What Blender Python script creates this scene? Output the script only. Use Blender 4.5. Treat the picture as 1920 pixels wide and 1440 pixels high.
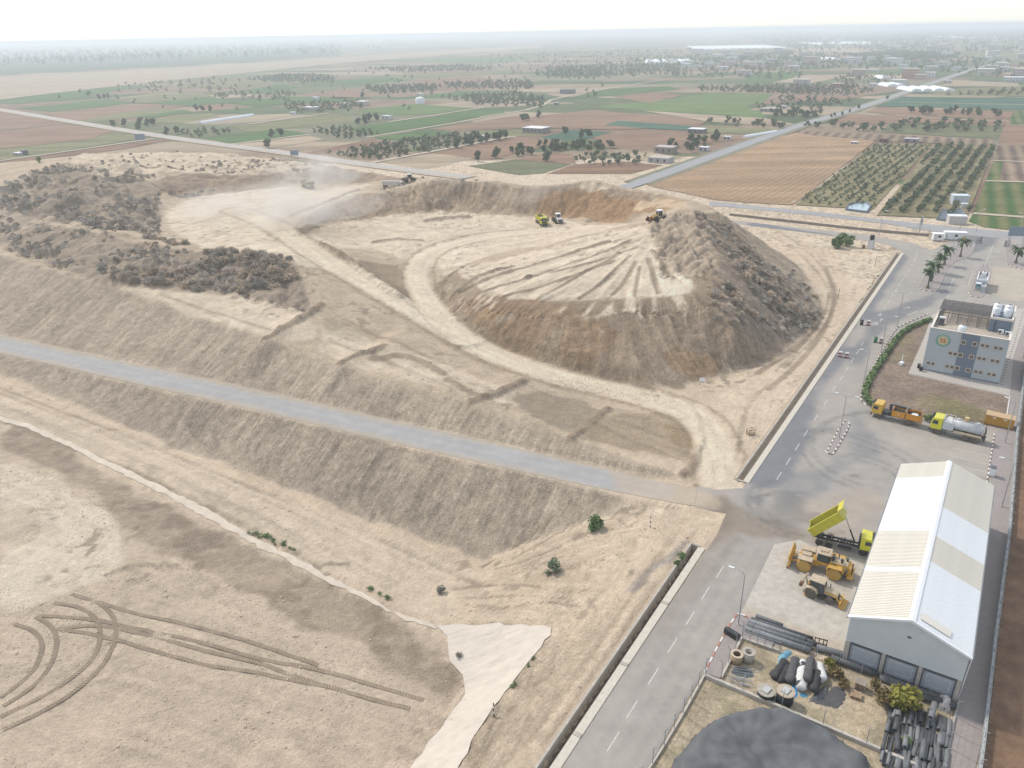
import bpy, bmesh, math, random
import numpy as np
from mathutils import Vector, Matrix, geometry
random.seed(7); RNG = np.random.default_rng(7)
S = bpy.context.scene
for o in list(bpy.data.objects): bpy.data.objects.remove(o)
R = math.radians; PI = math.pi

# ---------------------------------------------------------------- camera
CAM_H, FOC, YH, SL = 70.0, 1440.0, 60.0, -0.019      # drone height, focal length (px of the 1920 wide photo), horizon
ROLL = math.atan(SL); PITCH = math.atan((720 - YH) * math.cos(ROLL) / FOC)
FW = Vector((0, math.cos(PITCH), -math.sin(PITCH))); DN = Vector((0, -math.sin(PITCH), -math.cos(PITCH))); RX = Vector((1, 0, 0))
cd = bpy.data.cameras.new('drone_camera'); cam = bpy.data.objects.new('drone_camera', cd)
S.collection.objects.link(cam); S.camera = cam
cd.sensor_width = 36; cd.lens = 36 * FOC / 1920; cd.clip_start = 1; cd.clip_end = 60000
rt = RX * math.cos(ROLL) - DN * math.sin(ROLL); dw = RX * math.sin(ROLL) + DN * math.cos(ROLL)
m = Matrix.Identity(4)
for i in range(3): m[i][0] = rt[i]; m[i][1] = -dw[i]; m[i][2] = -FW[i]
m[0][3], m[1][3], m[2][3] = 0, 0, CAM_H
cam.matrix_world = m

# ---------------------------------------------------------------- sky, sun, exposure
SUN_AZ, SUN_EL = R(135), R(47)                       # direction towards the sun, angle from +X
w = bpy.data.worlds.new('World'); S.world = w; w.use_nodes = True
nt = w.node_tree; bg = nt.nodes['Background']
sky = nt.nodes.new('ShaderNodeTexSky'); sky.sky_type = 'NISHITA'; sky.sun_disc = False
sky.sun_elevation = SUN_EL; sky.sun_rotation = PI / 2 - SUN_AZ; sky.air_density = 1.0; sky.dust_density = 0.7; sky.ozone_density = 1.0; sky.altitude = 60
nt.links.new(sky.outputs[0], bg.inputs[0]); bg.inputs[1].default_value = 0.07
veil = nt.nodes.new('ShaderNodeBackground'); veil.inputs[0].default_value = (.95, .97, 1.0, 1); veil.inputs[1].default_value = .54     # thin white overcast in front of the blue
addw = nt.nodes.new('ShaderNodeAddShader'); nt.links.new(bg.outputs[0], addw.inputs[0]); nt.links.new(veil.outputs[0], addw.inputs[1]); nt.links.new(addw.outputs[0], nt.nodes['World Output'].inputs[0])
sd = bpy.data.lights.new('sun', 'SUN'); sun = bpy.data.objects.new('sun', sd); S.collection.objects.link(sun)
sd.energy = 2.6; sd.angle = R(4.0); sd.color = (1.0, 0.94, 0.85)
sv = Vector((math.cos(SUN_EL) * math.cos(SUN_AZ), math.cos(SUN_EL) * math.sin(SUN_AZ), math.sin(SUN_EL)))
sun.rotation_euler = sv.to_track_quat('Z', 'Y').to_euler(); sun.location = (-60, 60, 140)
S.view_settings.view_transform = 'Standard'; S.view_settings.look = 'None'; S.view_settings.gamma = 1
S.view_settings.use_curve_mapping = False; S.view_settings.exposure = 0.32
S.render.engine = 'CYCLES'; S.cycles.use_denoising = True
S.cycles.volume_bounces = 1; S.cycles.max_bounces = 6; S.cycles.diffuse_bounces = 2; S.cycles.transparent_max_bounces = 8
S.cycles.volume_step_rate = 1.5; S.cycles.volume_max_steps = 128

# ---------------------------------------------------------------- helpers
C = S.collection
def U(px, py, z=0.0):
    """point of the place seen at photo pixel px,py lying at height z"""
    u, v = (px - 960) / FOC, (py - 720) / FOC
    d = FW + rt * u + dw * v
    t = (z - CAM_H) / d.z
    return Vector((d.x * t, d.y * t, z))
def UP(pts, z=0.0):
    return [U(p[0], p[1], p[2] if len(p) > 2 else z) for p in pts]
def tag(o, label=None, cat=None, group=None, kind=None):
    if label: o['label'] = label
    if cat: o['category'] = cat
    if group: o['group'] = group
    if kind: o['kind'] = kind
    return o
def thing(name, label, cat, loc=(0, 0, 0), rz=0.0, group=None, kind=None):
    o = bpy.data.objects.new(name, None); C.objects.link(o); o.location = loc; o.rotation_euler = (0, 0, rz)
    o.empty_display_size = .3
    return tag(o, label, cat, group, kind)
def link_mesh(name, me, parent=None, loc=None, rz=None, scale=None):
    o = bpy.data.objects.new(name, me); C.objects.link(o)
    if parent: o.parent = parent
    if loc is not None: o.location = loc
    if rz is not None: o.rotation_euler = (0, 0, rz)
    if scale is not None: o.scale = scale if hasattr(scale, '__len__') else (scale,) * 3
    return o
def copy_tree(o, parent=None):
    c = o.copy(); C.objects.link(c); c.parent = parent
    for ch in [x for x in ALLCH.get(o.name, [])]: copy_tree(ch, c)
    return c
ALLCH = {}
def index_children():
    ALLCH.clear()
    for o in bpy.data.objects:
        if o.parent: ALLCH.setdefault(o.parent.name, []).append(o)

_mats = {}
def M(name, rgb, rough=.7, metal=0.0, var=.18, scale=2.0, bump=0.0, rgb2=None, spec=.3, coat=0.0, alpha=None):
    """procedural paint / concrete / soil: base colour broken up by two scales of noise"""
    if name in _mats: return _mats[name]
    mt = bpy.data.materials.new(name); mt.use_nodes = True; n = mt.node_tree; L = n.links.new
    b = n.nodes['Principled BSDF']; b.inputs['Roughness'].default_value = rough; b.inputs['Metallic'].default_value = metal
    b.inputs['Specular IOR Level'].default_value = spec; b.inputs['Coat Weight'].default_value = coat
    tc = n.nodes.new('ShaderNodeTexCoord'); ns = n.nodes.new('ShaderNodeTexNoise'); ns.inputs['Scale'].default_value = scale
    ns.inputs['Detail'].default_value = 6; ns.inputs['Roughness'].default_value = .65
    L(tc.outputs['Object'], ns.inputs['Vector'])
    cr = n.nodes.new('ShaderNodeValToRGB'); e = cr.color_ramp.elements
    d = rgb2 if rgb2 else tuple(c * (1 - var) for c in rgb); l = tuple(min(1, c * (1 + var * .7)) for c in rgb)
    e[0].position = .3; e[0].color = (*d, 1); e[1].position = .7; e[1].color = (*l, 1)
    L(ns.outputs['Fac'], cr.inputs[0]); L(cr.outputs[0], b.inputs['Base Color'])
    if bump:
        bp = n.nodes.new('ShaderNodeBump'); bp.inputs['Strength'].default_value = bump; bp.inputs['Distance'].default_value = .05
        n2 = n.nodes.new('ShaderNodeTexNoise'); n2.inputs['Scale'].default_value = scale * 5; n2.inputs['Detail'].default_value = 5
        L(tc.outputs['Object'], n2.inputs['Vector']); L(n2.outputs['Fac'], bp.inputs['Height']); L(bp.outputs[0], b.inputs['Normal'])
    _mats[name] = mt
    return mt

class MB:
    """collects shapes, then links them as ONE mesh object"""
    def __init__(s): s.v = []; s.f = []; s.mi = []; s.cur = 0
    def add(s, vs, fs):
        k = len(s.v); s.v += [tuple(v) for v in vs]; s.f += [tuple(i + k for i in f) for f in fs]; s.mi += [s.cur] * len(fs); return s
    def box(s, c, d, rz=0, rx=0, ry=0, taper=1.0):
        x, y, z = d[0] / 2, d[1] / 2, d[2] / 2; t = taper
        vs = [(-x, -y, -z), (x, -y, -z), (x, y, -z), (-x, y, -z), (-x * t, -y * t, z), (x * t, -y * t, z), (x * t, y * t, z), (-x * t, y * t, z)]
        mt = Matrix.Translation(c) @ Matrix.Rotation(rz, 4, 'Z') @ Matrix.Rotation(ry, 4, 'Y') @ Matrix.Rotation(rx, 4, 'X')
        return s.add([mt @ Vector(v) for v in vs], [(0, 3, 2, 1), (4, 5, 6, 7), (0, 1, 5, 4), (1, 2, 6, 5), (2, 3, 7, 6), (3, 0, 4, 7)])
    def bb(s, x0, x1, y0, y1, z0, z1): return s.box(((x0 + x1) / 2, (y0 + y1) / 2, (z0 + z1) / 2), (x1 - x0, y1 - y0, z1 - z0))
    def cyl(s, a, b, r, r2=None, n=10, caps=True):
        a, b = Vector(a), Vector(b); r2 = r if r2 is None else r2; ax = (b - a).normalized()
        p = ax.orthogonal().normalized(); q = ax.cross(p)
        vs = []
        for c, rr in ((a, r), (b, r2)):
            for i in range(n):
                t = 2 * PI * i / n; vs.append(c + (p * math.cos(t) + q * math.sin(t)) * rr)
        fs = [(i, (i + 1) % n, n + (i + 1) % n, n + i) for i in range(n)]
        if caps: fs += [tuple(range(n - 1, -1, -1)), tuple(range(n, 2 * n))]
        return s.add(vs, fs)
    def tube(s, a, b, r, ri, n=12):
        """open pipe with wall thickness"""
        a, b = Vector(a), Vector(b); ax = (b - a).normalized(); p = ax.orthogonal().normalized(); q = ax.cross(p); vs = []
        for c, rr in ((a, r), (b, r), (b, ri), (a, ri)):
            for i in range(n):
                t = 2 * PI * i / n; vs.append(c + (p * math.cos(t) + q * math.sin(t)) * rr)
        fs = []
        for k in range(4):
            for i in range(n): fs.append((k * n + i, k * n + (i + 1) % n, ((k + 1) % 4) * n + (i + 1) % n, ((k + 1) % 4) * n + i))
        return s.add(vs, fs)
    def path(s, pts, r, n=6):
        for a, b in zip(pts, pts[1:]): s.cyl(a, b, r, n=n)
        return s
    def lathe(s, prof, n=16, c=(0, 0, 0)):
        vs = []; m_ = len(prof)
        for r, z in prof:
            for i in range(n): vs.append((c[0] + r * math.cos(2 * PI * i / n), c[1] + r * math.sin(2 * PI * i / n), c[2] + z))
        fs = [(k * n + i, k * n + (i + 1) % n, (k + 1) * n + (i + 1) % n, (k + 1) * n + i) for k in range(m_ - 1) for i in range(n)]
        if prof[0][0] > 1e-4: fs.append(tuple(range(n - 1, -1, -1)))
        if prof[-1][0] > 1e-4: fs.append(tuple(range((m_ - 1) * n, m_ * n)))
        return s.add(vs, fs)
    def prism(s, poly, y0, y1):
        """polygon in x,z pushed along y"""
        n = len(poly); vs = [(p[0], y0, p[1]) for p in poly] + [(p[0], y1, p[1]) for p in poly]
        return s.add(vs, [tuple(range(n)), tuple(range(2 * n - 1, n - 1, -1))] + [(i, i + n, (i + 1) % n + n, (i + 1) % n) for i in range(n)])
    def slab(s, poly, z0, z1):
        """polygon in x,y between two heights"""
        poly = [Vector((p[0], p[1], 0)) for p in poly]
        a = sum(p.x * q.y - q.x * p.y for p, q in zip(poly, poly[1:] + poly[:1]))
        if a < 0: poly = poly[::-1]
        n = len(poly); tri = geometry.tessellate_polygon([poly])
        vs = [(p.x, p.y, z1) for p in poly] + ([(p.x, p.y, z0) for p in poly] if z0 is not None else [])
        fs = []
        for t in tri:
            nn = (poly[t[1]] - poly[t[0]]).cross(poly[t[2]] - poly[t[0]]).z
            fs.append(tuple(t) if nn > 0 else (t[0], t[2], t[1]))
        if z0 is not None: fs += [(i, i + n, (i + 1) % n + n, (i + 1) % n) for i in range(n)]
        return s.add(vs, fs)
    def quad(s, a, b, c, d): return s.add([a, b, c, d], [(0, 1, 2, 3)])
    def mesh(s, name, mat, smooth=False):
        me = bpy.data.meshes.new(name); me.from_pydata(s.v, [], s.f)
        for x in (mat if isinstance(mat, (list, tuple)) else [mat]): me.materials.append(x)
        if isinstance(mat, (list, tuple)): me.polygons.foreach_set('material_index', s.mi)
        if smooth: me.polygons.foreach_set('use_smooth', [True] * len(me.polygons))
        me.update(); return me
    def build(s, name, mat, parent=None, smooth=False, bevel=0.0, **kw):
        me = s.mesh(name, mat, smooth); o = link_mesh(name, me, parent, **kw)
        if bevel:
            b = o.modifiers.new('bevel', 'BEVEL'); b.width = bevel; b.segments = 1; b.limit_method = 'ANGLE'; b.angle_limit = R(40)
        return o

# numpy noise --------------------------------------------------------------
def _hash(ix, iy, seed):
    h = (ix.astype(np.int64) * 374761393 + iy.astype(np.int64) * 668265263 + seed * 1274126177) & 0xffffffff
    h = ((h ^ (h >> 13)) * 1274126177) & 0xffffffff
    return ((h ^ (h >> 16)) & 0xffff).astype(np.float32) / 65535.0
def vnoise(x, y, seed=0):
    ix, iy = np.floor(x), np.floor(y); fx, fy = (x - ix).astype(np.float32), (y - iy).astype(np.float32)
    fx = fx * fx * (3 - 2 * fx); fy = fy * fy * (3 - 2 * fy)
    a, b = _hash(ix, iy, seed), _hash(ix + 1, iy, seed); c, d = _hash(ix, iy + 1, seed), _hash(ix + 1, iy + 1, seed)
    return (a + (b - a) * fx) * (1 - fy) + (c + (d - c) * fx) * fy
def fbm(x, y, wl, octv=4, seed=0, gain=.5):
    """about -1..1, first wavelength wl metres"""
    t = 0; amp = 1; tot = 0
    for k in range(octv):
        t = t + amp * (vnoise(x / wl + 17.3 * k, y / wl - 9.1 * k, seed + k) * 2 - 1); tot += amp; amp *= gain; wl /= 2.03
    return t / tot * 1.6
def sstep(a, b, x):
    t = np.clip((x - a) / (b - a), 0, 1); return t * t * (3 - 2 * t)
# ---------------------------------------------------------------- terrain: break lines read off the photo, each point with its height
road_up = [(-250, 578), (0, 628), (150, 661), (300, 692), (500, 735), (594, 757), (781, 798), (969, 840), (1120, 876), (1217, 899), (1290, 915)]
road_lo = [(-250, 612), (0, 662), (150, 696), (300, 730), (450, 762), (594, 797), (781, 841), (969, 883), (1120, 915), (1250, 940), (1330, 957)]
LINES = [road_up, road_lo,
 # crest and toe of the cut slopes
 [(-250, 415, 14), (0, 480, 11.5), (78, 500, 10.7), (187, 530, 9.7), (266, 559, 8.5), (344, 586, 7.4), (469, 622, 6.5), (512, 637, 6), (600, 672, 4.8), (700, 705, 4.1), (828, 734, 3.9), (969, 786, 2.6), (1086, 828, 1.8), (1180, 860, 1.3), (1250, 882, 1.1), (1285, 890, .7)],
 [(-250, 622, -.3), (0, 700, -2.4), (229, 796, -4.6), (406, 858, -5.5), (510, 905, -6.3), (700, 973, -6.7), (800, 1012, -7.2), (905, 1050, -7.7), (960, 1030, -6.3), (1030, 1000, -4.3), (1100, 975, -2.3), (1170, 955, -.9), (1240, 948, -.2)],
 # bench, textile strip, fill of the cell
 [(-250, 690, -1.5), (0, 775, -3), (65, 800, -3.6), (240, 885, -5.2), (390, 960, -6.3), (550, 1045, -7.2), (700, 1125, -7.8), (822, 1172, -8.2)],
 [(0, 800, -3.8), (240, 912, -5.9), (390, 985, -7), (550, 1070, -7.9), (700, 1150, -8.5), (830, 1195, -8.6)],
 [(0, 880, -3.7), (150, 950, -5), (300, 1000, -6), (500, 1100, -7.2), (700, 1230, -8), (860, 1290, -8.4)],
 [(-250, 1100, -4.5), (0, 1100, -5), (300, 1200, -6.8), (600, 1300, -7.9), (780, 1396, -8.5), (700, 1600, -8.7), (0, 1600, -7), (-300, 1500, -6)],
 [(0, 1396, -6.5), (300, 1400, -7.4), (600, 1400, -8)],
 [(822, 1172, -8.2), (920, 1172, -5.9), (1020, 1172, -3.7), (1030, 1185, -3.5), (985, 1250, -3.4), (945, 1300, -3.4), (880, 1396, -3.4), (850, 1440, -3.4), (750, 1600, -3.4)],
 [(845, 1215, -8.5), (868, 1270, -8.6), (872, 1300, -8.6), (855, 1330, -8.6), (800, 1396, -8.6), (690, 1560, -8.6)],
 [(1000, 1100, -4.4), (960, 1140, -5), (900, 1120, -6.6)], [(1100, 1100, -2.2), (1080, 1180, -2.2)],
 [(860, 1600, 0), (1000, 1396, 0), (1280, 1000, 0), (1330, 950, 0)],
 [(780, 1600, -1.6), (930, 1396, -1.6), (1040, 1260, -1.6), (1140, 1130, -1.1), (1210, 1040, -.7), (1260, 975, -.3)],
 # plateau south of the dumps, wet basin, small bunds
 [(600, 640, 5.8), (560, 630, 6.5), (680, 655, 4.8), (760, 690, 4.2), (830, 715, 3.8)],
 [(900, 735, 2.8), (1000, 765, 2), (1100, 810, 1.4), (1200, 850, .8), (1280, 870, .4)],
 [(1000, 740, 2), (1100, 760, 1.5), (1200, 770, .9), (1280, 800, .5), (1300, 830, .3)],
 [(1305, 800, .6), (1312, 840, .6), (1300, 875, .6)],
 [(1140, 765, 2.0), (1110, 790, 2.0), (1075, 818, 2.2)], [(980, 714, 3.1), (930, 735, 3.2), (890, 756, 3.4)],
 [(600, 570, 8.9), (550, 605, 8), (500, 632, 7.5)], [(720, 645, 6), (640, 680, 5.6)],
 # left dump: lower scarp
 [(-250, 395, 13), (0, 465, 11.3), (90, 492, 10.6), (187, 528, 10), (250, 535, 10), (330, 541, 9.8), (440, 546, 9.3), (520, 556, 8.9), (585, 590, 8)],
 [(70, 415, 16), (130, 425, 16), (200, 440, 15.8), (290, 458, 15.4), (350, 469, 15.2), (450, 478, 15), (510, 482, 14.8), (545, 490, 13.8), (575, 520, 11.4), (598, 560, 9)],
 [(100, 405, 15.2), (200, 425, 14.8), (300, 445, 14.5), (360, 452, 14.3), (450, 462, 14), (520, 465, 13.4)],
 # left dump: upper mass
 [(-250, 330, 14), (-60, 395, 14.5), (30, 400, 16), (75, 408, 15.6), (150, 398, 15.2), (220, 415, 15), (290, 432, 14.6), (305, 405, 14.4)],
 [(-200, 300, 19), (20, 345, 19.5), (70, 320, 21), (110, 300, 21.5), (105, 345, 21), (130, 345, 21), (160, 338, 21), (200, 335, 20.5), (235, 345, 19.5), (285, 345, 19)],
 [(120, 375, 18.5), (170, 350, 20.6), (190, 375, 17.5), (240, 385, 16.8)],
 [(110, 300, 21.5), (160, 290, 20.5), (250, 285, 20), (400, 286, 19.5), (520, 297, 19), (600, 308, 18.5), (660, 317, 18)],
 [(285, 345, 19), (290, 325, 19.6), (330, 316, 19.4), (400, 313, 19), (480, 320, 18.6), (540, 312, 18.4), (600, 317, 18), (640, 320, 17.8), (690, 322, 17), (740, 331, 16.5)],
 [(295, 362, 15), (340, 362, 14.6), (400, 358, 14.5), (480, 352, 14.5), (560, 338, 14.6), (620, 336, 14.8), (700, 336, 15.2)],
 [(310, 405, 14.3), (330, 385, 14.3), (400, 370, 14.3), (500, 355, 14.3), (600, 345, 14.5), (680, 345, 15)],
 [(400, 400, 14), (450, 420, 13.8), (500, 390, 14), (560, 375, 14.3)],
 # spur between the two pits, main quarry floor and wall
 [(562, 414, 13.4), (610, 390, 14.6), (672, 358, 15.6), (700, 352, 15.8), (760, 347, 16)],
 [(603, 419, 10.8), (656, 408, 10.3), (703, 405, 10.1), (772, 399, 10), (844, 392, 10), (906, 398, 10), (990, 400, 10), (1060, 404, 10.4), (1130, 412, 11.2), (1170, 415, 12.3)],
 [(719, 358, 16.2), (750, 350, 17), (781, 342, 18.2), (822, 332, 19.4), (850, 337, 19), (931, 336, 19), (962, 343, 18.6), (1031, 350, 18.4)],
 [(800, 385, 12), (860, 372, 13), (940, 380, 12.6)],
 [(640, 440, 9.6), (760, 425, 9.8), (900, 425, 10), (1000, 425, 10), (1080, 425, 10.3)],
 [(700, 470, 9), (740, 490, 8.2), (755, 540, 7.2), (760, 560, 6.9)],
 [(595, 458, 12.5), (640, 478, 11.6), (690, 520, 10), (740, 552, 8.2)],
 [(660, 490, 10.4), (700, 500, 8.8), (730, 530, 7.8)],
 [(1031, 350, 18.4), (1060, 345, 19.2), (1085, 338, 20.3), (1120, 336, 20.5), (1145, 346, 19.8), (1190, 352, 19.6)],
 [(1210, 375, 17.6), (1240, 370, 19)],
 [(1190, 352, 19.6), (1240, 357, 19.8), (1290, 372, 20.5), (1330, 384, 20)],
 [(1190, 395, 16.3), (1230, 385, 18.4), (1280, 378, 20.4)],
 # big dump: fan, knob, rim, toe
 [(1185, 420, 15.8), (1230, 412, 17.2), (1262, 402, 18.4)],
 [(1205, 430, 17.8), (1212, 445, 17.6), (1230, 420, 18.4), (1255, 404, 20.2), (1285, 405, 20.4), (1310, 420, 20), (1330, 440, 19.2), (1345, 480, 17), (1345, 510, 15.5), (1325, 538, 14.2)],
 [(1150, 435, 15.6), (1080, 450, 13.6), (1010, 468, 11.4), (930, 490, 10), (860, 505, 8.8)],
 [(1190, 470, 16.2), (1100, 510, 13.9), (1000, 530, 12.2), (930, 520, 11)],
 [(1240, 490, 15.6), (1260, 520, 14.2)],
 [(870, 530, 9.2), (905, 545, 10.6), (960, 560, 11.2), (1060, 568, 11.6), (1150, 560, 11.9), (1230, 557, 12.3), (1290, 551, 13), (1325, 538, 14)],
 [(800, 560, 6.2), (820, 575, 6), (845, 600, 5.2), (880, 640, 4.2), (940, 672, 3.2), (1000, 694, 2.5), (1100, 717, 1.5), (1200, 735, .9), (1260, 735, .5), (1320, 715, .1), (1400, 690, 0), (1470, 660, 0), (1530, 612, 0), (1547, 580, 0), (1536, 545, 0)],
 [(1350, 395, 18.6), (1390, 430, 13.5), (1430, 470, 8.6), (1480, 520, 3.6)],
 [(1400, 520, 12), (1440, 560, 7.5), (1380, 600, 9)],
]
HAUL_A = [(1352, 900, 0), (1345, 850, 0), (1325, 800, .2), (1290, 770, .5), (1200, 742, .9), (1100, 718, 1.6), (1000, 693, 2.6), (900, 652, 4), (820, 607, 5.6), (740, 560, 7.6), (660, 515, 9.6), (590, 475, 11.6), (540, 440, 12.9), (500, 415, 13.6), (440, 395, 14)]
HAUL_B = [(870, 635, 4.5), (815, 585, 5.8), (785, 540, 7), (780, 505, 7.9), (800, 475, 8.7), (860, 452, 9.4), (950, 438, 9.9), (1040, 430, 10.1)]
BACK = [(110, 300, 21.5), (250, 285, 20), (400, 286, 19.5), (520, 297, 19), (600, 308, 18.5), (660, 317, 18), (740, 331, 16.5), (822, 332, 19.4), (931, 336, 19), (1031, 350, 18.4), (1110, 336, 20.5), (1190, 352, 19.6), (1240, 357, 19.8), (1290, 372, 20.5), (1330, 384, 20)]
GX0, GY0, GD = -330.0, 24.0, 0.4
NX, NY = 1290, 1130
P = []
def dens(pts, step=2.2):
    out = []
    for a, b in zip(pts, pts[1:]):
        n = max(1, int((b - a).length / step))
        out += [a.lerp(b, i / n) for i in range(n)]
    return out + [pts[-1]]
for l in LINES + [HAUL_A, HAUL_B]: P += dens(UP(l))
bk = []
for q in UP(BACK):
    bk.append(Vector((q.x * 1.0 + (14 if q.x > 20 else 0), q.y + q.z * 1.75 + 4, 0)))
bk = [Vector((-330, 460, 0)), Vector((-290, 440, 0))] + bk + [Vector((91, 262, 0)), Vector((93, 240, 0)), Vector((91, 222, 0))]
P += dens(bk, 4)
for q in UP([(-250, 300, 17)]): P.append(q)
# level ground all round the site
for x in range(-330, 190, 12): P += [Vector((x, 468, 0)), Vector((x, 480, 0))]
for y in range(24, 480, 12): P.append(Vector((188, y, 0)))
for a, b in [((1030, 1396), (1290, 1020)), ((1395, 905), (1690, 480))]:
    A, B = U(*a), U(*b); d = (B - A)
    for t in np.linspace(-.6, 1.0, 40):
        for off in (1.0, 8, 20, 45):
            nrm = Vector((d.y, -d.x, 0)).normalized(); P.append(A + d * t + nrm * off)
for q in [(1400, 850), (1400, 760), (1440, 700), (1500, 650), (1560, 600), (1600, 560), (1600, 500), (1560, 470), (1480, 440), (1420, 415), (1640, 460), (1700, 430), (1365, 930), (1300, 960)]: P.append(U(*q))
for y in range(30, 470, 12): P.append(Vector((-334, y, 8 if 200 < y < 400 else 0)))
vs2, _, tris, ov, _, _ = geometry.delaunay_2d_cdt([Vector((p.x, p.y)) for p in P], [], [], 0, 0.05, True)
vz = np.array([np.mean([P[i].z for i in o]) if o else 0 for o in ov], dtype=np.float64)
vx = np.array([v.x for v in vs2]); vy = np.array([v.y for v in vs2])
gx = GX0 + np.arange(NX) * GD; gy = GY0 + np.arange(NY) * GD
Z = np.zeros((NY, NX), np.float32)
for t in tris:
    x, y, z = vx[list(t)], vy[list(t)], vz[list(t)]
    det = (y[1] - y[2]) * (x[0] - x[2]) + (x[2] - x[1]) * (y[0] - y[2])
    if abs(det) < 1e-9: continue
    i0, i1 = max(0, int((x.min() - GX0) / GD)), min(NX, int((x.max() - GX0) / GD) + 2)
    j0, j1 = max(0, int((y.min() - GY0) / GD)), min(NY, int((y.max() - GY0) / GD) + 2)
    if i0 >= i1 or j0 >= j1: continue
    xx, yy = np.meshgrid(gx[i0:i1], gy[j0:j1])
    a = ((y[1] - y[2]) * (xx - x[2]) + (x[2] - x[1]) * (yy - y[2])) / det
    b = ((y[2] - y[0]) * (xx - x[2]) + (x[0] - x[2]) * (yy - y[2])) / det
    c = 1 - a - b; ins = (a > -1e-6) & (b > -1e-6) & (c > -1e-6)
    Z[j0:j1, i0:i1][ins] = (a * z[0] + b * z[1] + c * z[2])[ins]
def blur(a, r, it=2):
    """box blur, r cells"""
    for _ in range(it):
        for ax in (0, 1):
            p = np.concatenate([np.repeat(np.take(a, [0], ax), r + 1, ax), a, np.repeat(np.take(a, [-1], ax), r, ax)], ax).cumsum(ax, dtype=np.float64)
            n = a.shape[ax]
            hi = np.take(p, range(2 * r + 1, 2 * r + 1 + n), ax); lo = np.take(p, range(0, n), ax)
            a = ((hi - lo) / (2 * r + 1)).astype(np.float32)
    return a
XX, YY = np.meshgrid(gx, gy); XX = XX.astype(np.float32); YY = YY.astype(np.float32)
Z = blur(Z, 2, 2)
def dist_line(pts, maxd=30.0, heights=False):
    """distance of every raster cell to a polyline (and the line's height, and arc length along it)"""
    D = np.full((NY, NX), maxd, np.float32); HZ = np.zeros((NY, NX), np.float32); AR = np.zeros((NY, NX), np.float32); s = 0
    for a, b in zip(pts, pts[1:]):
        L = math.hypot(b.x - a.x, b.y - a.y)
        if L < 1e-6: continue
        i0 = max(0, int((min(a.x, b.x) - maxd - GX0) / GD)); i1 = min(NX, int((max(a.x, b.x) + maxd - GX0) / GD) + 2)
        j0 = max(0, int((min(a.y, b.y) - maxd - GY0) / GD)); j1 = min(NY, int((max(a.y, b.y) + maxd - GY0) / GD) + 2)
        if i0 < i1 and j0 < j1:
            x, y = XX[j0:j1, i0:i1], YY[j0:j1, i0:i1]
            t = np.clip(((x - a.x) * (b.x - a.x) + (y - a.y) * (b.y - a.y)) / (L * L), 0, 1)
            d = np.hypot(x - a.x - t * (b.x - a.x), y - a.y - t * (b.y - a.y)); k = d < D[j0:j1, i0:i1]
            D[j0:j1, i0:i1][k] = d[k]; HZ[j0:j1, i0:i1][k] = (a.z + t * (b.z - a.z))[k]; AR[j0:j1, i0:i1][k] = (s + t * L)[k]
        s += L
    return (D, HZ, AR)
def smooth_line(pts, it=2):
    for _ in range(it):
        q = [pts[0]]
        for a, b in zip(pts, pts[1:]): q += [a.lerp(b, .25), a.lerp(b, .75)]
        pts = q + [pts[-1]]
    return pts
def in_poly(pts):
    M_ = np.zeros((NY, NX), bool)
    xs = [p.x for p in pts]; ys = [p.y for p in pts]
    i0 = max(0, int((min(xs) - GX0) / GD)); i1 = min(NX, int((max(xs) - GX0) / GD) + 2)
    j0 = max(0, int((min(ys) - GY0) / GD)); j1 = min(NY, int((max(ys) - GY0) / GD) + 2)
    if i0 >= i1 or j0 >= j1: return M_.astype(np.float32)
    x, y = XX[j0:j1, i0:i1], YY[j0:j1, i0:i1]; r = np.zeros(x.shape, bool)
    for k in range(len(pts)):
        a, b = pts[k], pts[(k + 1) % len(pts)]
        if a.y == b.y: continue
        c = ((a.y > y) != (b.y > y)) & (x < (b.x - a.x) * (y - a.y) / (b.y - a.y) + a.x); r ^= c
    M_[j0:j1, i0:i1] = r
    return M_.astype(np.float32)
def hz(x, y):
    """ground height"""
    i, j = (x - GX0) / GD, (y - GY0) / GD
    if i < 0 or j < 0 or i >= NX - 1.01 or j >= NY - 1.01: return 0.0
    a, b = int(i), int(j); f, g = i - a, j - b
    return float((Z[b, a] * (1 - f) + Z[b, a + 1] * f) * (1 - g) + (Z[b + 1, a] * (1 - f) + Z[b + 1, a + 1] * f) * g)
def UT(px, py):
    """point of the built ground that the photo shows at px,py"""
    u, v = (px - 960) / FOC, (py - 720) / FOC; d = FW + rt * u + dw * v
    o = Vector((0, 0, CAM_H)); t = (30 - CAM_H) / d.z; st = .8 / d.length * 1.0
    while True:
        p = o + d * t
        if p.z <= hz(p.x, p.y) or p.y > 470 or p.z < -12: break
        t += st
    for _ in range(6):
        st /= 2; p = o + d * t
        t += -st if p.z <= hz(p.x, p.y) else st
    p = o + d * t
    return Vector((p.x, p.y, hz(p.x, p.y)))
UTS = lambda pts: [UT(*p) for p in pts]

# the rim of the big dump is rounded off
rk, _, _ = dist_line(UP([(870, 530, 9.2), (905, 545, 10.6), (960, 560, 11.2), (1060, 568, 11.6), (1150, 560, 11.9), (1230, 557, 12.3), (1290, 551, 13), (1325, 538, 14), (1345, 480, 17)]), 14)
rk = 1 - sstep(2, 11, rk); Z = Z * (1 - rk) + blur(Z, 9, 2) * rk
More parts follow.
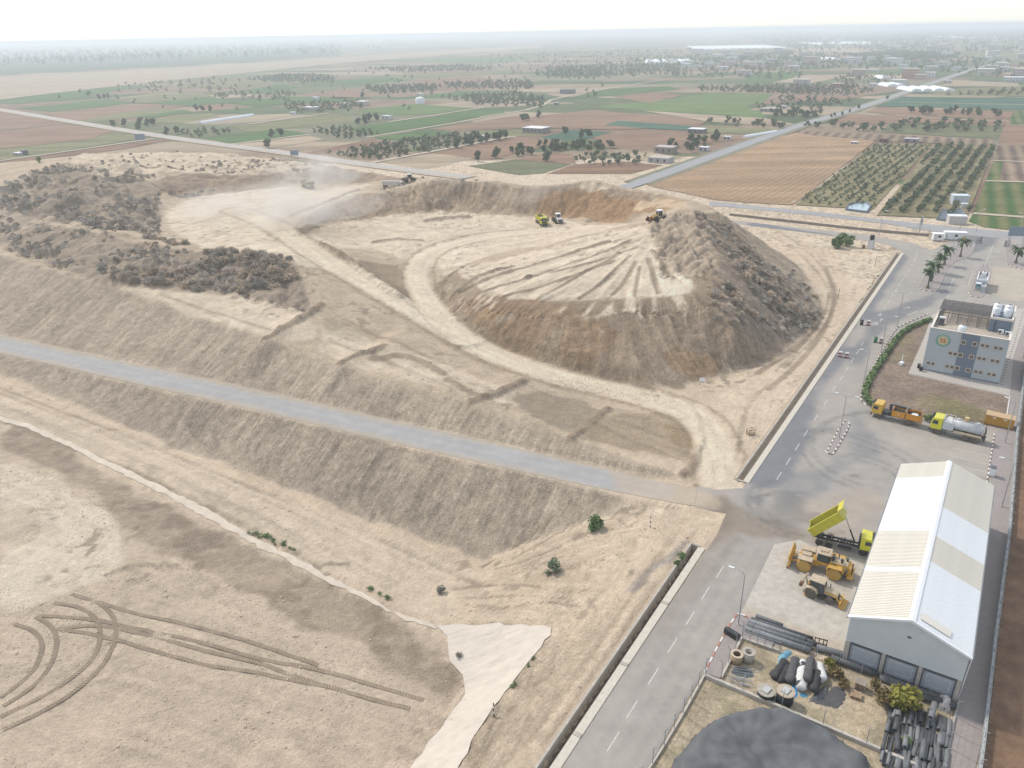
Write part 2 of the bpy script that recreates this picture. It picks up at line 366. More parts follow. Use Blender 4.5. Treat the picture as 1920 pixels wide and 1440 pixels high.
# roads cut smooth into the dump
Zb = Z.copy()
hA, hB = smooth_line(UP(HAUL_A)), smooth_line(UP(HAUL_B))
ROADM = np.zeros((NY, NX), np.float32); DIRX = np.zeros((NY, NX), np.float32); DIRY = np.zeros((NY, NX), np.float32); DIRW = np.zeros((NY, NX), np.float32)
def set_dir(pts, width, strength=1.0):
    D, _, _ = dist_line(pts, width * 1.6)
    wgt = (1 - sstep(width * .6, width * 1.5, D)) * strength
    for a, b in zip(pts, pts[1:]):
        d = (b - a); L = math.hypot(d.x, d.y)
        if L < .01: continue
        d1, _, _ = dist_line([a, b], width * 1.6) if False else (None, None, None)
        i0 = max(0, int((min(a.x, b.x) - width * 1.6 - GX0) / GD)); i1 = min(NX, int((max(a.x, b.x) + width * 1.6 - GX0) / GD) + 2)
        j0 = max(0, int((min(a.y, b.y) - width * 1.6 - GY0) / GD)); j1 = min(NY, int((max(a.y, b.y) + width * 1.6 - GY0) / GD) + 2)
        if i0 >= i1 or j0 >= j1: continue
        x, y = XX[j0:j1, i0:i1] - a.x, YY[j0:j1, i0:i1] - a.y
        t = np.clip((x * d.x + y * d.y) / (L * L), 0, 1); dd = np.hypot(x - t * d.x, y - t * d.y)
        k = dd <= D[j0:j1, i0:i1] + 1e-3
        sl = (slice(j0, j1), slice(i0, i1)); ww = wgt[sl]
        k &= ww > DIRW[sl]
        DIRX[sl][k] = d.x / L; DIRY[sl][k] = d.y / L
        DIRW[sl][k] = ww[k]
for pts, wd in ((hA, 3.6), (hB, 3.3)):
    D, H, _ = dist_line(pts, 14)
    k = 1 - sstep(wd, wd + 3.2, D); Z = Z * (1 - k) + H * k
    ROADM = np.maximum(ROADM, 1 - sstep(wd - 1.2, wd + .8, D)); set_dir(pts, wd)
# the asphalt road along the embankment: level strip
er = smooth_line([(a + b) / 2 for a, b in zip(UP(road_up[:10]), UP(road_lo[:10]))], 1)
D, _, _ = dist_line(er, 12); k = 1 - sstep(4.0, 5.2, D); Z = Z * (1 - k)
FLAT = k.copy()
# ---------------------------------------------------------------- surface of the ground: push lines, rills, soil colours
def px_dir(lines, width, strength=1.0):
    for l in lines: set_dir(smooth_line(UTS(l), 1), width, strength)
# lines pushed by the dozers over the fan of the big dump (all towards its top)
AP = (1205, 440)
px_dir([[(905, 548), (1000, 500), AP], [(960, 558), (1060, 505), AP], [(1010, 565), (1090, 520), (1180, 462)], [(1060, 567), (1120, 525), (1190, 465)], [(1110, 566), (1150, 520), (1195, 465)],
        [(1160, 558), (1180, 500), (1207, 455)], [(1200, 558), (1200, 500), (1210, 455)], [(1240, 556), (1225, 500), (1212, 455)], [(1290, 551), (1245, 510), (1215, 460)], [(930, 505), (1050, 470), (1195, 432)], [(890, 530), (980, 488), (1150, 450)]], 5.5)
# floors of the pits: lines left by driving
px_dir([[(700, 400), (800, 412), (950, 412), (1100, 420)], [(600, 440), (720, 430), (860, 430), (1010, 436)], [(640, 460), (760, 445), (900, 440)], [(880, 470), (960, 452), (1060, 440), (1180, 425)],
        [(330, 420), (430, 390), (520, 360), (690, 345)], [(360, 450), (440, 420), (540, 380), (640, 355)], [(420, 460), (480, 425), (560, 395)]], 5, .8)
px_dir([[(0, 1290), (150, 1250), (215, 1150), (130, 1110)], [(0, 1000), (100, 960), (180, 1010), (120, 1090), (0, 1160)], [(0, 940), (90, 900), (190, 930), (200, 1040), (60, 1150)], [(240, 1160), (500, 1230), (800, 1310)], [(250, 1060), (400, 1120), (600, 1190)],
        [(0, 740), (300, 850), (600, 985), (830, 1110)], [(0, 720), (300, 830), (600, 960), (850, 1080)], [(1000, 1396), (1150, 1200), (1320, 985)], [(960, 1396), (1100, 1200), (1280, 985)],
        [(850, 1110), (1000, 1108), (1120, 1112)], [(870, 1140), (1000, 1135), (1100, 1150)], [(880, 1080), (1000, 1050), (1130, 1010)],
        [(1440, 740), (1530, 640), (1570, 560), (1530, 480), (1480, 440)], [(1400, 730), (1500, 660), (1560, 590), (1555, 520)], [(1480, 700), (1560, 620), (1600, 540)], [(1345, 890), (1390, 800), (1420, 720)]], 5, .9)
px_dir([[(1000, 745), (1100, 790), (1190, 830)], [(1020, 735), (1120, 765)], [(1120, 800), (1280, 862)], [(1150, 785), (1300, 830)], [(560, 640), (700, 690), (820, 720)], [(700, 650), (860, 700)], [(260, 545), (400, 590), (520, 610)], [(360, 560), (520, 585)], [(620, 620), (780, 660)]], 5, .8)
Zs = blur(Z, 4, 2)
gyv, gxv = np.gradient(Zs, GD); SLP = np.hypot(gxv, gyv)
dx0, dy0 = -gxv / (SLP + .02), -gyv / (SLP + .02)
DX = dx0 * (1 - DIRW) + DIRX * DIRW; DY = dy0 * (1 - DIRW) + DIRY * DIRW
ln = np.hypot(DX, DY); k = ln > .25
DX = np.where(k, DX / (ln + 1e-6), 0).astype(np.float32); DY = np.where(k, DY / (ln + 1e-6), 0).astype(np.float32)
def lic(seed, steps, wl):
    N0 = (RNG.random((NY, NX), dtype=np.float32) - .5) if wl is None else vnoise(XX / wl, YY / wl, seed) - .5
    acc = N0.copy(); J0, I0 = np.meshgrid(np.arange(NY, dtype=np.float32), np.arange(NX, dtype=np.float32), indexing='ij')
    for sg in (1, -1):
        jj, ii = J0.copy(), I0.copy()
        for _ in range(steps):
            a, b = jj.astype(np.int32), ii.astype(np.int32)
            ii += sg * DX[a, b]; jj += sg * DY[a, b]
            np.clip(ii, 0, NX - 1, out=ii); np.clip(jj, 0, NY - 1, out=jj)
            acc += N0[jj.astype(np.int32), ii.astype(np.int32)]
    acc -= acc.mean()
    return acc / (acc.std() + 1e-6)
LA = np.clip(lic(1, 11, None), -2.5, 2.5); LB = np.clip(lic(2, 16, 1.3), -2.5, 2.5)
HILL = sstep(.25, 1.2, np.abs(Zs))
NOTROAD = (1 - ROADM) * (1 - FLAT)
st = sstep(.22, .5, SLP)
N8, N2, N30 = fbm(XX, YY, 9, 4, 11), fbm(XX, YY, 2.4, 3, 21), fbm(XX, YY, 34, 4, 31)
FANM = np.zeros((NY, NX), np.float32)
def region(pts, soft=3, wob=.25, wl=6.0, seed=5, raw=False):
    """soft ragged mask of a polygon given in photo pixels on the ground"""
    m_ = in_poly(pts if raw else UTS(pts)); jj, ii = np.nonzero(m_ > 0)
    out = np.zeros((NY, NX), np.float32)
    if not len(jj): return out
    pd = soft * 3 + 4
    sl = (slice(max(0, jj.min() - pd), jj.max() + pd), slice(max(0, ii.min() - pd), ii.max() + pd))
    b = blur(m_[sl], soft, 2)
    out[sl] = sstep(.32, .68, b + wob * fbm(XX[sl], YY[sl], wl, 4, seed) * (b > .01))
    return out
FAN_PX = [(850, 500), (930, 490), (1060, 455), (1150, 432), (1205, 425), (1225, 450), (1240, 490), (1290, 515), (1290, 551), (1230, 557), (1150, 560), (1060, 568), (960, 560), (905, 545)]
fan = region(FAN_PX, 4, .55, 4)
emb = region([(-250, 400), (0, 480), (187, 530), (344, 586), (512, 637), (700, 705), (969, 786), (1180, 860), (1280, 892), (1217, 899), (969, 840), (594, 757), (300, 692), (0, 628), (-250, 578)], 2, .12)
low = region([(-250, 612), (0, 664), (300, 732), (594, 799), (969, 885), (1120, 917), (1190, 950), (1080, 985), (905, 1050), (700, 973), (510, 905), (229, 796), (0, 700), (-250, 622)], 3, .3, 5)
Der, _, AR = dist_line(er, 40)
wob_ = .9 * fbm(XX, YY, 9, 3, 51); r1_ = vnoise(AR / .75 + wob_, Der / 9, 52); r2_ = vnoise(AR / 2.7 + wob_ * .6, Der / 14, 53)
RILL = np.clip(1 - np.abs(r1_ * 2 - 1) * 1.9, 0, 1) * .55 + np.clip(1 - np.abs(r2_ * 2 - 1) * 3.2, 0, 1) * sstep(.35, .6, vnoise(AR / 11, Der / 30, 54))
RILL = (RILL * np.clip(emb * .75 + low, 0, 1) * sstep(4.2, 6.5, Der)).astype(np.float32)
amp = (.06 + .30 * st) * (.35 + .65 * HILL)
Z += (NOTROAD * (amp * (.45 * LA + .55 * LB) * .62 + HILL * (.22 * N8 + (.05 + .06 * st) * N2)) + ROADM * .05 * LB + fan * .16 * LB - .17 * RILL).astype(np.float32) * (1 - FLAT)
Z -= (st * HILL * NOTROAD * sstep(.6, 2.0, LB) * .30 + st * HILL * NOTROAD * sstep(1.0, 2.2, LA) * .12).astype(np.float32)
rid = lambda wl, sd: (np.abs(fbm(XX, YY, wl, 4, sd)) * 2 - .6)
Z += (HILL * NOTROAD * (1 - np.clip(emb + low, 0, 1)) * sstep(.25, .6, SLP) * (.28 * rid(4.5, 201) + .12 * rid(1.7, 202))).astype(np.float32)
# rough lumps on the faces of the pits and the knob
def lumps(pts, a, wl, seed):
    global Z
    r = region(pts, 5, .2); n = fbm(XX, YY, wl, 4, seed); Z = Z + r * a * (np.abs(n) * 2 - .7) * NOTROAD
lumps([(600, 400), (720, 365), (822, 342), (850, 347), (931, 345), (1031, 360), (1085, 348), (1145, 355), (1200, 362), (1290, 380), (1190, 410), (1060, 410), (900, 400), (700, 410)], .8, 8, 41)
lumps([(1215, 420), (1290, 395), (1345, 450), (1340, 540), (1240, 520)], 1.5, 8, 42); Z += (region([(1215, 420), (1290, 398), (1345, 450), (1340, 540), (1240, 520)], 5, .2) * .8 * rid(3.6, 203)).astype(np.float32)
lumps([(60, 330), (115, 306), (250, 300), (300, 400), (280, 440), (60, 410)], 1.5, 8, 43)
lumps([(300, 310), (660, 305), (700, 330), (420, 360), (300, 365)], .7, 7, 44)
lumps([(0, 465), (90, 410), (350, 470), (540, 485), (590, 590), (400, 550), (150, 525)], .9, 6, 45)
lumps([(120, 300), (250, 270), (640, 305), (640, 318), (300, 310)], .5, 5, 46)
def scar(pts, wd, dz, bump=0.0):
    """furrow (dz<0) or bund (dz>0) along a line"""
    global Z
    D, _, _ = dist_line(smooth_line(UTS(pts), 2), wd * 2.2)
    e = np.clip(1 - (D / wd) ** 2, 0, 1) * dz
    if bump: e = e + np.where((D > wd * .8) & (D < wd * 2), bump * (1 - np.abs(D - wd * 1.4) / (wd * .6)), 0)
    Z = Z + e.astype(np.float32) * (.75 + .5 * N2)
    return sstep(wd * 1.15, wd * .55, D)
SC = {}
for pts, wd in ((hA, 3.6), (hB, 3.3)):
    D, _, _ = dist_line(pts, 9); Z = (Z + np.clip(1 - np.abs(D - wd - 1.2) / 1.0, 0, 1) * (.22 + .2 * N2)).astype(np.float32)
SC['dark'] = [scar(p, w_, h) for p, w_, h in [
    ([(600, 572), (560, 600), (500, 634)], 1.5, .8), ([(983, 713), (940, 735), (885, 752)], 1.3, .8), ([(1140, 766), (1108, 792), (1070, 822)], 1.1, .5), ([(718, 648), (680, 662), (640, 680)], 1.2, .6),
    ([(800, 415), (830, 410), (875, 408)], 2.2, 1.3), ([(905, 548), (1000, 520), (1120, 490), (1190, 465)], .8, .4), ([(930, 562), (1040, 530), (1150, 490)], .9, .4), ([(850, 555), (960, 510), (1080, 470), (1140, 455)], 1.2, .7),
    ([(1150, 552), (1172, 528), (1192, 490)], .7, -.3), ([(1236, 548), (1226, 520), (1216, 485)], .8, -.35), ([(1190, 555), (1194, 530), (1200, 500)], .5, -.25), ([(1085, 560), (1130, 530), (1180, 480)], .6, .35), ([(1010, 560), (1080, 520), (1160, 475)], .8, .4), ([(985, 520), (1080, 490), (1180, 450)], .8, .45), ([(1262, 520), (1240, 495), (1222, 470)], .8, .5),
    ([(855, 600), (850, 560), (880, 525), (960, 500)], 1.0, .6), ([(828, 560), (835, 520), (870, 500)], .7, .4),
    ([(592, 456), (640, 476), (700, 525), (748, 556)], 1.6, 1.2), ([(545, 405), (600, 385), (670, 357)], 1.3, .9), ([(555, 440), (570, 430), (590, 425)], 2.0, 1.0),
    ([(700, 455), (740, 448), (790, 452)], 1.2, .6), ([(700, 672), (770, 665), (830, 700)], 1.3, .35), ([(840, 712), (880, 735), (910, 740)], 1.3, .35),
    ([(1200, 738), (1250, 742), (1300, 765), (1316, 815), (1305, 870), (1280, 890)], 1.0, .5), ([(1440, 730), (1500, 680), (1548, 618), (1568, 560), (1548, 500)], .8, .3), ([(1420, 700), (1490, 655), (1530, 610)], .9, .3),
    ([(0, 1068), (70, 1020), (100, 985), (60, 950), (0, 930)], .8, .35), ([(200, 1075), (260, 1055), (330, 1062)], .8, .4), ([(360, 1080), (400, 1100), (385, 1115)], 1.3, .5)]]
# level bed under everything that is paved
SITE_PX = [(1384, 905), (1690, 478), (1640, 455), (1440, 418), (1340, 392), (1340, 376), (1560, 395), (1760, 425), (1920, 432), (2050, 440), (2050, 1450), (1700, 1620), (880, 1600), (1020, 1398), (1288, 1022), (1340, 965), (1330, 935), (1352, 918)]
SITE = in_poly(UP(SITE_PX)); SITE = np.clip(blur(SITE, 1, 1) * 3, 0, 1)
Z = Z * (1 - SITE) - .06 * SITE
edge0 = sstep(0, 12, np.minimum.reduce([XX - GX0, GX0 + (NX - 1) * GD - XX, YY - GY0, GY0 + (NY - 1) * GD - YY]))
Z = (Z * edge0 - .06 * (1 - edge0)).astype(np.float32)
FLATZ = (np.abs(Zs) < .06) & (HILL < .05); Z[FLATZ] = np.minimum(Z[FLATZ], -.02)
# drain trench
CH = [((860, 1640), (1030, 1396)), ((1030, 1396), (1296, 1022))]; CH2 = ((1392, 905), (1688, 482))
def offs(a, b, o):
    d = (b - a); n = Vector((d.y, -d.x, 0)).normalized(); return a + n * o, b + n * o
def trench(a, b, half, dep):
    global Z
    D, _, AR = dist_line([a, b], 6); L = (b - a).length
    Z = np.where((D < half) & (AR > .01) & (AR < L - .01), -dep, Z).astype(np.float32)
chA, chB = U(1050, 1396), U(1304, 1023); dch = (chB - chA).normalized(); chA = chA - dch * 30
trench(chA, chB, .55, 1.5)
w2A, w2B = U(1378, 899), U(1681, 473); ch2A, ch2B = offs(w2A, w2B, .85)
trench(ch2A, ch2B, .6, .8)

# soil colours (albedo) -----------------------------------------------------
def mix(c, m_, col): return c + (np.array(col, np.float32) - c) * m_[..., None]
SAND, PALE, BROWN, GREY, OCHRE, WET = (.43, .335, .235), (.52, .425, .31), (.235, .172, .115), (.30, .245, .18), (.30, .19, .105), (.18, .145, .10)
col = np.zeros((NY, NX, 3), np.float32) + np.array(SAND, np.float32)
col = mix(col, sstep(-.1, .7, N30) * .55, (.47, .375, .275)); col = mix(col, sstep(.1, .9, N8) * .4, (.38, .29, .20))
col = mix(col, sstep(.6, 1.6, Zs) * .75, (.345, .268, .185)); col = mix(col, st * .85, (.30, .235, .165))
col = mix(col, emb * .8, (.345, .275, .20)); col = mix(col, emb * sstep(.0, .8, N8) * .5, (.27, .215, .155))
col = mix(col, low * .85, (.33, .265, .193)); col = mix(col, low * sstep(-.2, .8, N8) * .6, (.275, .22, .162))
front = region([(800, 560), (845, 500), (905, 545), (960, 562), (1150, 562), (1290, 552), (1345, 480), (1310, 403), (1340, 400), (1395, 440), (1540, 580), (1470, 660), (1320, 715), (1200, 735), (1000, 694), (880, 640)], 4, .55, 4)
col = mix(col, front * .92, (.265, .196, .132)); 
col = mix(col, front * region([(840, 560), (1060, 565), (1160, 570), (1110, 720), (930, 670)], 8, .4) * .7, (.255, .165, .092))
col = mix(col, front * sstep(.2, .9, N8) * .5, (.30, .24, .175)); col = mix(col, front * sstep(.3, 1.2, N30 + .4 * LB) * .45, (.275, .165, .085))
col = mix(col, front * region([(1230, 690), (1310, 640), (1370, 690), (1320, 720)], 6, .4) * .6, (.27, .17, .085))
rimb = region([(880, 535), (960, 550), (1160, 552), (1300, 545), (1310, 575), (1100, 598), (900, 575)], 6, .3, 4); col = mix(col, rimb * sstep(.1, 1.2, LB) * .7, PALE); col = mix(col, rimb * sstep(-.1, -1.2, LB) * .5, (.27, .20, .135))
knob = region([(1215, 420), (1262, 398), (1330, 430), (1345, 480), (1300, 520), (1240, 490)], 3, .3)
col = mix(col, knob * .8, (.34, .265, .19))
wall = region([(590, 405), (672, 363), (719, 364), (781, 350), (822, 341), (850, 346), (931, 344), (962, 353), (1031, 359), (1085, 346), (1120, 343), (1145, 353), (1190, 359), (1240, 364), (1290, 378), (1230, 395), (1170, 412), (1060, 404), (906, 398), (772, 399), (656, 410)], 2, .2)
strata = .5 + .5 * np.sin(Z * 4.2 + N8 * 2.5)
col = mix(col, wall * .9, (.285, .21, .14)); col = mix(col, wall * strata * .35, (.34, .25, .165))
col = mix(col, region([(1000, 402), (1010, 368), (1040, 361), (1110, 352), (1150, 368), (1210, 372), (1290, 380), (1240, 398), (1170, 415), (1060, 408)], 3, .3) * .85, (.29, .175, .09))
col = mix(col, region([(1180, 400), (1200, 372), (1285, 378), (1300, 395), (1230, 392)], 3, .35) * .7, (.45, .335, .22))
col = mix(col, region([(1070, 352), (1110, 341), (1143, 350), (1140, 358)], 2, .2) * .8, (.46, .365, .26))
lwall = region([(280, 365), (300, 335), (360, 322), (480, 328), (560, 318), (700, 320), (760, 335), (700, 340), (560, 342), (480, 357), (400, 364)], 2, .3)
col = mix(col, lwall * .85, (.265, .195, .135))
ldump = region([(-250, 335), (20, 352), (110, 307), (200, 325), (300, 350), (305, 410), (290, 440), (75, 412), (0, 465), (-250, 395)], 3, .25)
col = mix(col, ldump * .75, (.26, .205, .15)); col = mix(col, ldump * sstep(.1, .8, N8) * .5, (.36, .285, .205))
lsc = region([(0, 466), (75, 416), (200, 440), (350, 470), (510, 483), (560, 500), (590, 590), (440, 548), (190, 530), (90, 494)], 2, .2)
col = mix(col, lsc * .85, (.275, .215, .155))
# pale floors and the fan
for pts, s_ in (([(310, 405), (330, 382), (400, 366), (500, 353), (600, 345), (700, 345), (660, 362), (560, 412), (540, 440), (590, 475), (640, 505), (560, 500), (520, 478), (380, 465), (320, 430)], .9),
                ([(570, 440), (620, 420), (720, 405), (860, 398), (1000, 408), (1060, 412), (1180, 420), (1060, 450), (950, 470), (860, 500), (800, 500), (700, 465), (620, 460)], .75),
                (FAN_PX, .8), ([(200, 540), (330, 545), (450, 552), (590, 592), (600, 640), (540, 640), (380, 596), (260, 555)], .7), ([(600, 600), (720, 640), (860, 690), (960, 730), (1000, 760), (900, 745), (700, 700), (600, 660)], .55),
                ([(815, 480), (900, 460), (980, 460), (880, 495), (840, 520)], .5), ([(1340, 740), (1460, 690), (1560, 610), (1610, 540), (1560, 470), (1440, 430), (1680, 480), (1400, 880)], .35), ([(130, 298), (250, 284), (520, 297), (640, 316), (480, 322), (300, 320), (180, 330)], .6)):
    col = mix(col, region(pts, 3, .3) * s_ * (.75 + .25 * N2.clip(-1, 1)), PALE)
scol = region([(1222, 516), (1250, 512), (1300, 530), (1296, 551), (1250, 556), (1230, 545)], 2, .1); col = mix(col, scol * .8, (.53, .44, .33))
# wet basin and damp patches
for pts, s_, c_ in (([(960, 740), (1010, 738), (1100, 752), (1135, 768), (1075, 815), (1000, 775)], .75, (.23, .185, .13)), ([(1145, 775), (1260, 778), (1305, 815), (1290, 872), (1220, 850), (1085, 818)], .7, (.27, .205, .13)), ([(1240, 790), (1305, 810), (1300, 850), (1255, 830)], .6, (.24, .165, .085)),
                    ([(600, 590), (690, 610), (670, 640), (610, 630)], .5, (.30, .24, .17)), ([(745, 690), (830, 715), (800, 730)], .5, (.32, .27, .2)),
                    ([(660, 480), (750, 500), (770, 560), (740, 545), (690, 520)], .8, (.235, .175, .118)), ([(640, 560), (720, 640), (760, 660), (700, 655)], .25, (.33, .25, .17)), ([(800, 560), (840, 520), (900, 540), (870, 600), (900, 650), (850, 610)], .5, (.31, .24, .165))):
    col = mix(col, region(pts, 3, .35) * s_, c_)
for pts, wd, k_, c_ in [([(-60, 706), (229, 812), (500, 925), (800, 1050), (900, 1095)], .5, .45, 0), ([(-60, 716), (229, 824), (500, 940), (790, 1065)], .45, .4, 0), ([(-60, 738), (229, 850), (480, 965), (740, 1095)], .6, .5, 0), ([(-60, 745), (229, 859), (480, 975), (730, 1105)], .5, .35, 0), ([(-60, 768), (120, 830), (390, 945), (600, 1060)], .8, .5, 0), ([(850, 1105), (930, 1094), (1000, 1098), (1060, 1112), (1128, 1102)], .22, .7, 0), ([(870, 1132), (950, 1142), (1020, 1126), (1090, 1137)], .2, .65, 0), ([(860, 1120), (960, 1116), (1060, 1122)], .18, .5, 0), ([(1052, 955), (1010, 992), (950, 1035), (905, 1062)], .25, .7, 0), ([(1090, 965), (1030, 1010), (960, 1048)], .22, .6, 0), ([(1120, 985), (1060, 1020), (1000, 1046), (930, 1066)], .2, .5, 0),
        ([(1285, 1022), (1255, 1050), (1225, 1062), (1205, 1085), (1188, 1106)], .8, .55, (.27, .24, .215)), ([(1430, 420), (1500, 455), (1560, 520), (1572, 560), (1540, 625), (1470, 690)], .5, .4, 0), ([(1420, 430), (1490, 465), (1548, 525), (1558, 565), (1528, 625), (1455, 695)], .5, .4, 0), ([(1340, 900), (1352, 840), (1335, 790), (1290, 760)], .5, .4, 0), ([(1380, 890), (1385, 830), (1400, 760), (1440, 720)], .5, .35, 0), ([(1020, 1396), (1160, 1200), (1300, 1000)], .6, .3, 0), ([(985, 1396), (1130, 1195), (1265, 1000)], .6, .3, 0), ([(330, 430), (430, 400), (560, 378), (690, 350)], .6, .35, 0), ([(380, 455), (460, 420), (560, 392)], .6, .3, 0), ([(1000, 745), (1100, 785), (1170, 822)], .5, .4, 0), ([(1010, 735), (1120, 768)], .5, .4, 0), ([(1130, 800), (1260, 855)], .5, .35, 0), ([(1170, 790), (1290, 838)], .5, .35, 0), ([(620, 640), (760, 690), (900, 750)], .6, .35, 0), ([(300, 552), (420, 590), (520, 612)], .5, .35, 0), ([(650, 600), (760, 650), (860, 690)], .6, .35, 0)]:
    D, _, _ = dist_line(smooth_line(UTS(pts), 2), 4); e_ = np.clip(1.4 - (np.abs(D + .25 * N2) / wd), 0, 1) * (.35 + .65 * sstep(-.9, .1, N8 + .6 * N2)); col = mix(col, e_ * min(.85, k_ * 1.5), c_ or (.235, .18, .125)); Z = (Z - (.10 * e_ if not c_ else 0)).astype(np.float32)
for r in SC['dark']: col = mix(col, r * .72, (.235, .175, .12))
# fill of the near cell
fill = region([(-300, 780), (0, 795), (240, 905), (390, 980), (550, 1065), (700, 1145), (835, 1195), (872, 1280), (800, 1396), (690, 1560), (-300, 1560)], 2, .1)
col = mix(col, fill * .8, (.385, .30, .218))
dk = region([(0, 800), (60, 808), (240, 905), (390, 985), (600, 1090), (760, 1160), (868, 1260), (860, 1310), (780, 1265), (560, 1165), (400, 1085), (300, 1025), (180, 940), (100, 880), (0, 840)], 5, .35, 6)
col = mix(col, dk * (.45 + .4 * sstep(-.5, .6, N2 + N8)), (.215, .162, .115))
col = mix(col, region([(0, 860), (90, 890), (200, 960), (228, 1040), (190, 1085), (0, 1165)], 4, .25) * .85, (.50, .41, .305))
for pts in ([(0, 868), (90, 897), (190, 965), (222, 1040), (185, 1090), (60, 1150)], [(0, 905), (80, 935), (160, 985), (185, 1040), (140, 1090), (0, 1150)], [(0, 925), (60, 955), (75, 1010), (0, 1060)], [(0, 880), (90, 912), (170, 975), (205, 1040), (160, 1090)]):
    D, _, _ = dist_line(smooth_line(UTS(pts), 2), 4); col = mix(col, np.clip(1 - np.abs(D - .4 * N8) / .5, 0, 1) * .4, (.36, .285, .20))
col = mix(col, region([(0, 930), (60, 960), (70, 1010), (0, 1050)], 3, .3) * .5, (.34, .26, .185))
col = mix(col, region([(-100, 710), (240, 820), (520, 930), (900, 1070), (830, 1160), (560, 1040), (240, 875), (-100, 740)], 3, .2) * .5, (.455, .365, .265))
# bush litter under the thorn bushes of the right flank
col = mix(col, region([(1340, 470), (1420, 480), (1480, 560), (1500, 620), (1440, 640), (1380, 580), (1340, 520)], 8, .5) * .35, (.22, .18, .15))
for pts, wd in ((hA, 3.6), (hB, 3.3)):
    D, _, _ = dist_line(pts, 9); col = mix(col, np.clip(1 - np.abs(D - wd - 1.3 - .4 * N2) / 1.1, 0, 1) * .6, (.255, .19, .125))
col = mix(col, ROADM * .95, (.50, .41, .295))
for pts, wd in ((hA, 3.6), (hB, 3.3)):
    D, _, _ = dist_line(pts, 9); col = mix(col, np.clip(1 - np.abs(D - 1.15 - .25 * N8) / .45, 0, 1) * .35 * ROADM, (.385, .305, .21))
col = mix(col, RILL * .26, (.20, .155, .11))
wet = region([(1330, 960), (1400, 950), (1500, 1010), (1440, 1015), (1380, 1000), (1320, 1000), (1290, 1020), (1290, 1000)], 3, .3)
streak_tone = 1 + (.10 + .10 * st) * LA * (1 - .6 * ROADM) + .035 * RNG.standard_normal((NY, NX)).astype(np.float32) + (.15 - .08 * np.clip(emb + low, 0, 1)) * LB * (.35 + .6 * st + .5 * fan + .3 * ROADM) + .05 * N2  # soil tone varied along the streaks and at random
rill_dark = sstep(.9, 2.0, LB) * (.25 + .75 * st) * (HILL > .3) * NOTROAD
col = col * np.clip(streak_tone, .5, 1.4)[..., None]; col = mix(col, rill_dark * .25, (.21, .16, .11))
# small dark clods and dry weeds strewn over the sand
weed = sstep(.55, .8, fbm(XX, YY, 1.5, 2, 61)) * sstep(-.2, .5, fbm(XX, YY, 14, 2, 62)) * (1 - st) * (1 - ROADM) * (1 - FLAT)
col = mix(col, weed * .6, (.20, .155, .11))
col = np.clip(col, .02, .7)
lift = (1.10 + .19 * sstep(.24, .42, col[..., :1])); col = np.minimum(col * lift * np.array([.985, 1.012, 1.055], np.float32), .66)

# the one ground sheet ------------------------------------------------------
def axis(segs): return np.unique(np.concatenate([np.round(np.arange(a, b, s), 3) for a, b, s in segs]))
gr = lambda a, n, f0, k: a + np.cumsum(f0 * k ** np.arange(n))
xs = np.concatenate([-329.9 - gr(0, 24, 6, 1.31)[::-1], axis([(-329.9, -72, .8), (-72, 92, .4), (92, 185, .8)]), 185 + gr(0, 24, 6, 1.31)])
ys = np.concatenate([24.2 - gr(0, 10, 4, 1.6)[::-1], axis([(24.2, 50, 1.0), (50, 205, .4), (205, 345, .7), (345, 475, 1.3)]), 475 + gr(0, 28, 4, 1.31)])
mx, my = np.meshgrid(xs, ys)
fi, fj = np.clip((mx - GX0) / GD, 0, NX - 1.001), np.clip((my - GY0) / GD, 0, NY - 1.001)
a0, b0 = fi.astype(int), fj.astype(int); fx, fy = (fi - a0), (fj - b0)
core = ((mx > GX0) & (mx < GX0 + (NX - 1) * GD) & (my > GY0) & (my < GY0 + (NY - 1) * GD))
bil = lambda A: A[b0, a0] * (1 - fx) * (1 - fy) + A[b0, a0 + 1] * fx * (1 - fy) + A[b0 + 1, a0] * (1 - fx) * fy + A[b0 + 1, a0 + 1] * fx * fy
mz = np.where(core, bil(Z), -.06)
ny, nx = mx.shape
me = bpy.data.meshes.new('ground'); me.vertices.add(nx * ny)
me.vertices.foreach_set('co', np.stack([mx, my, mz], -1).astype(np.float32).ravel())
q = (np.arange(ny - 1)[:, None] * nx + np.arange(nx - 1)[None, :]).ravel()
me.loops.add(len(q) * 4); me.polygons.add(len(q))
me.loops.foreach_set('vertex_index', np.stack([q, q + 1, q + nx + 1, q + nx], -1).astype(np.int32).ravel())
me.polygons.foreach_set('loop_start', np.arange(0, len(q) * 4, 4, dtype=np.int32))
me.polygons.foreach_set('use_smooth', np.ones(len(q), bool)); me.update()
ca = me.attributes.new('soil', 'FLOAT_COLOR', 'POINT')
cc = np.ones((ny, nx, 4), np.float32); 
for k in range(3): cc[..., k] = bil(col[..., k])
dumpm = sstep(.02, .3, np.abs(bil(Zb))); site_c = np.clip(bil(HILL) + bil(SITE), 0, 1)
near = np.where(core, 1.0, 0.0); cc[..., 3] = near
ca.data.foreach_set('color', cc.ravel())

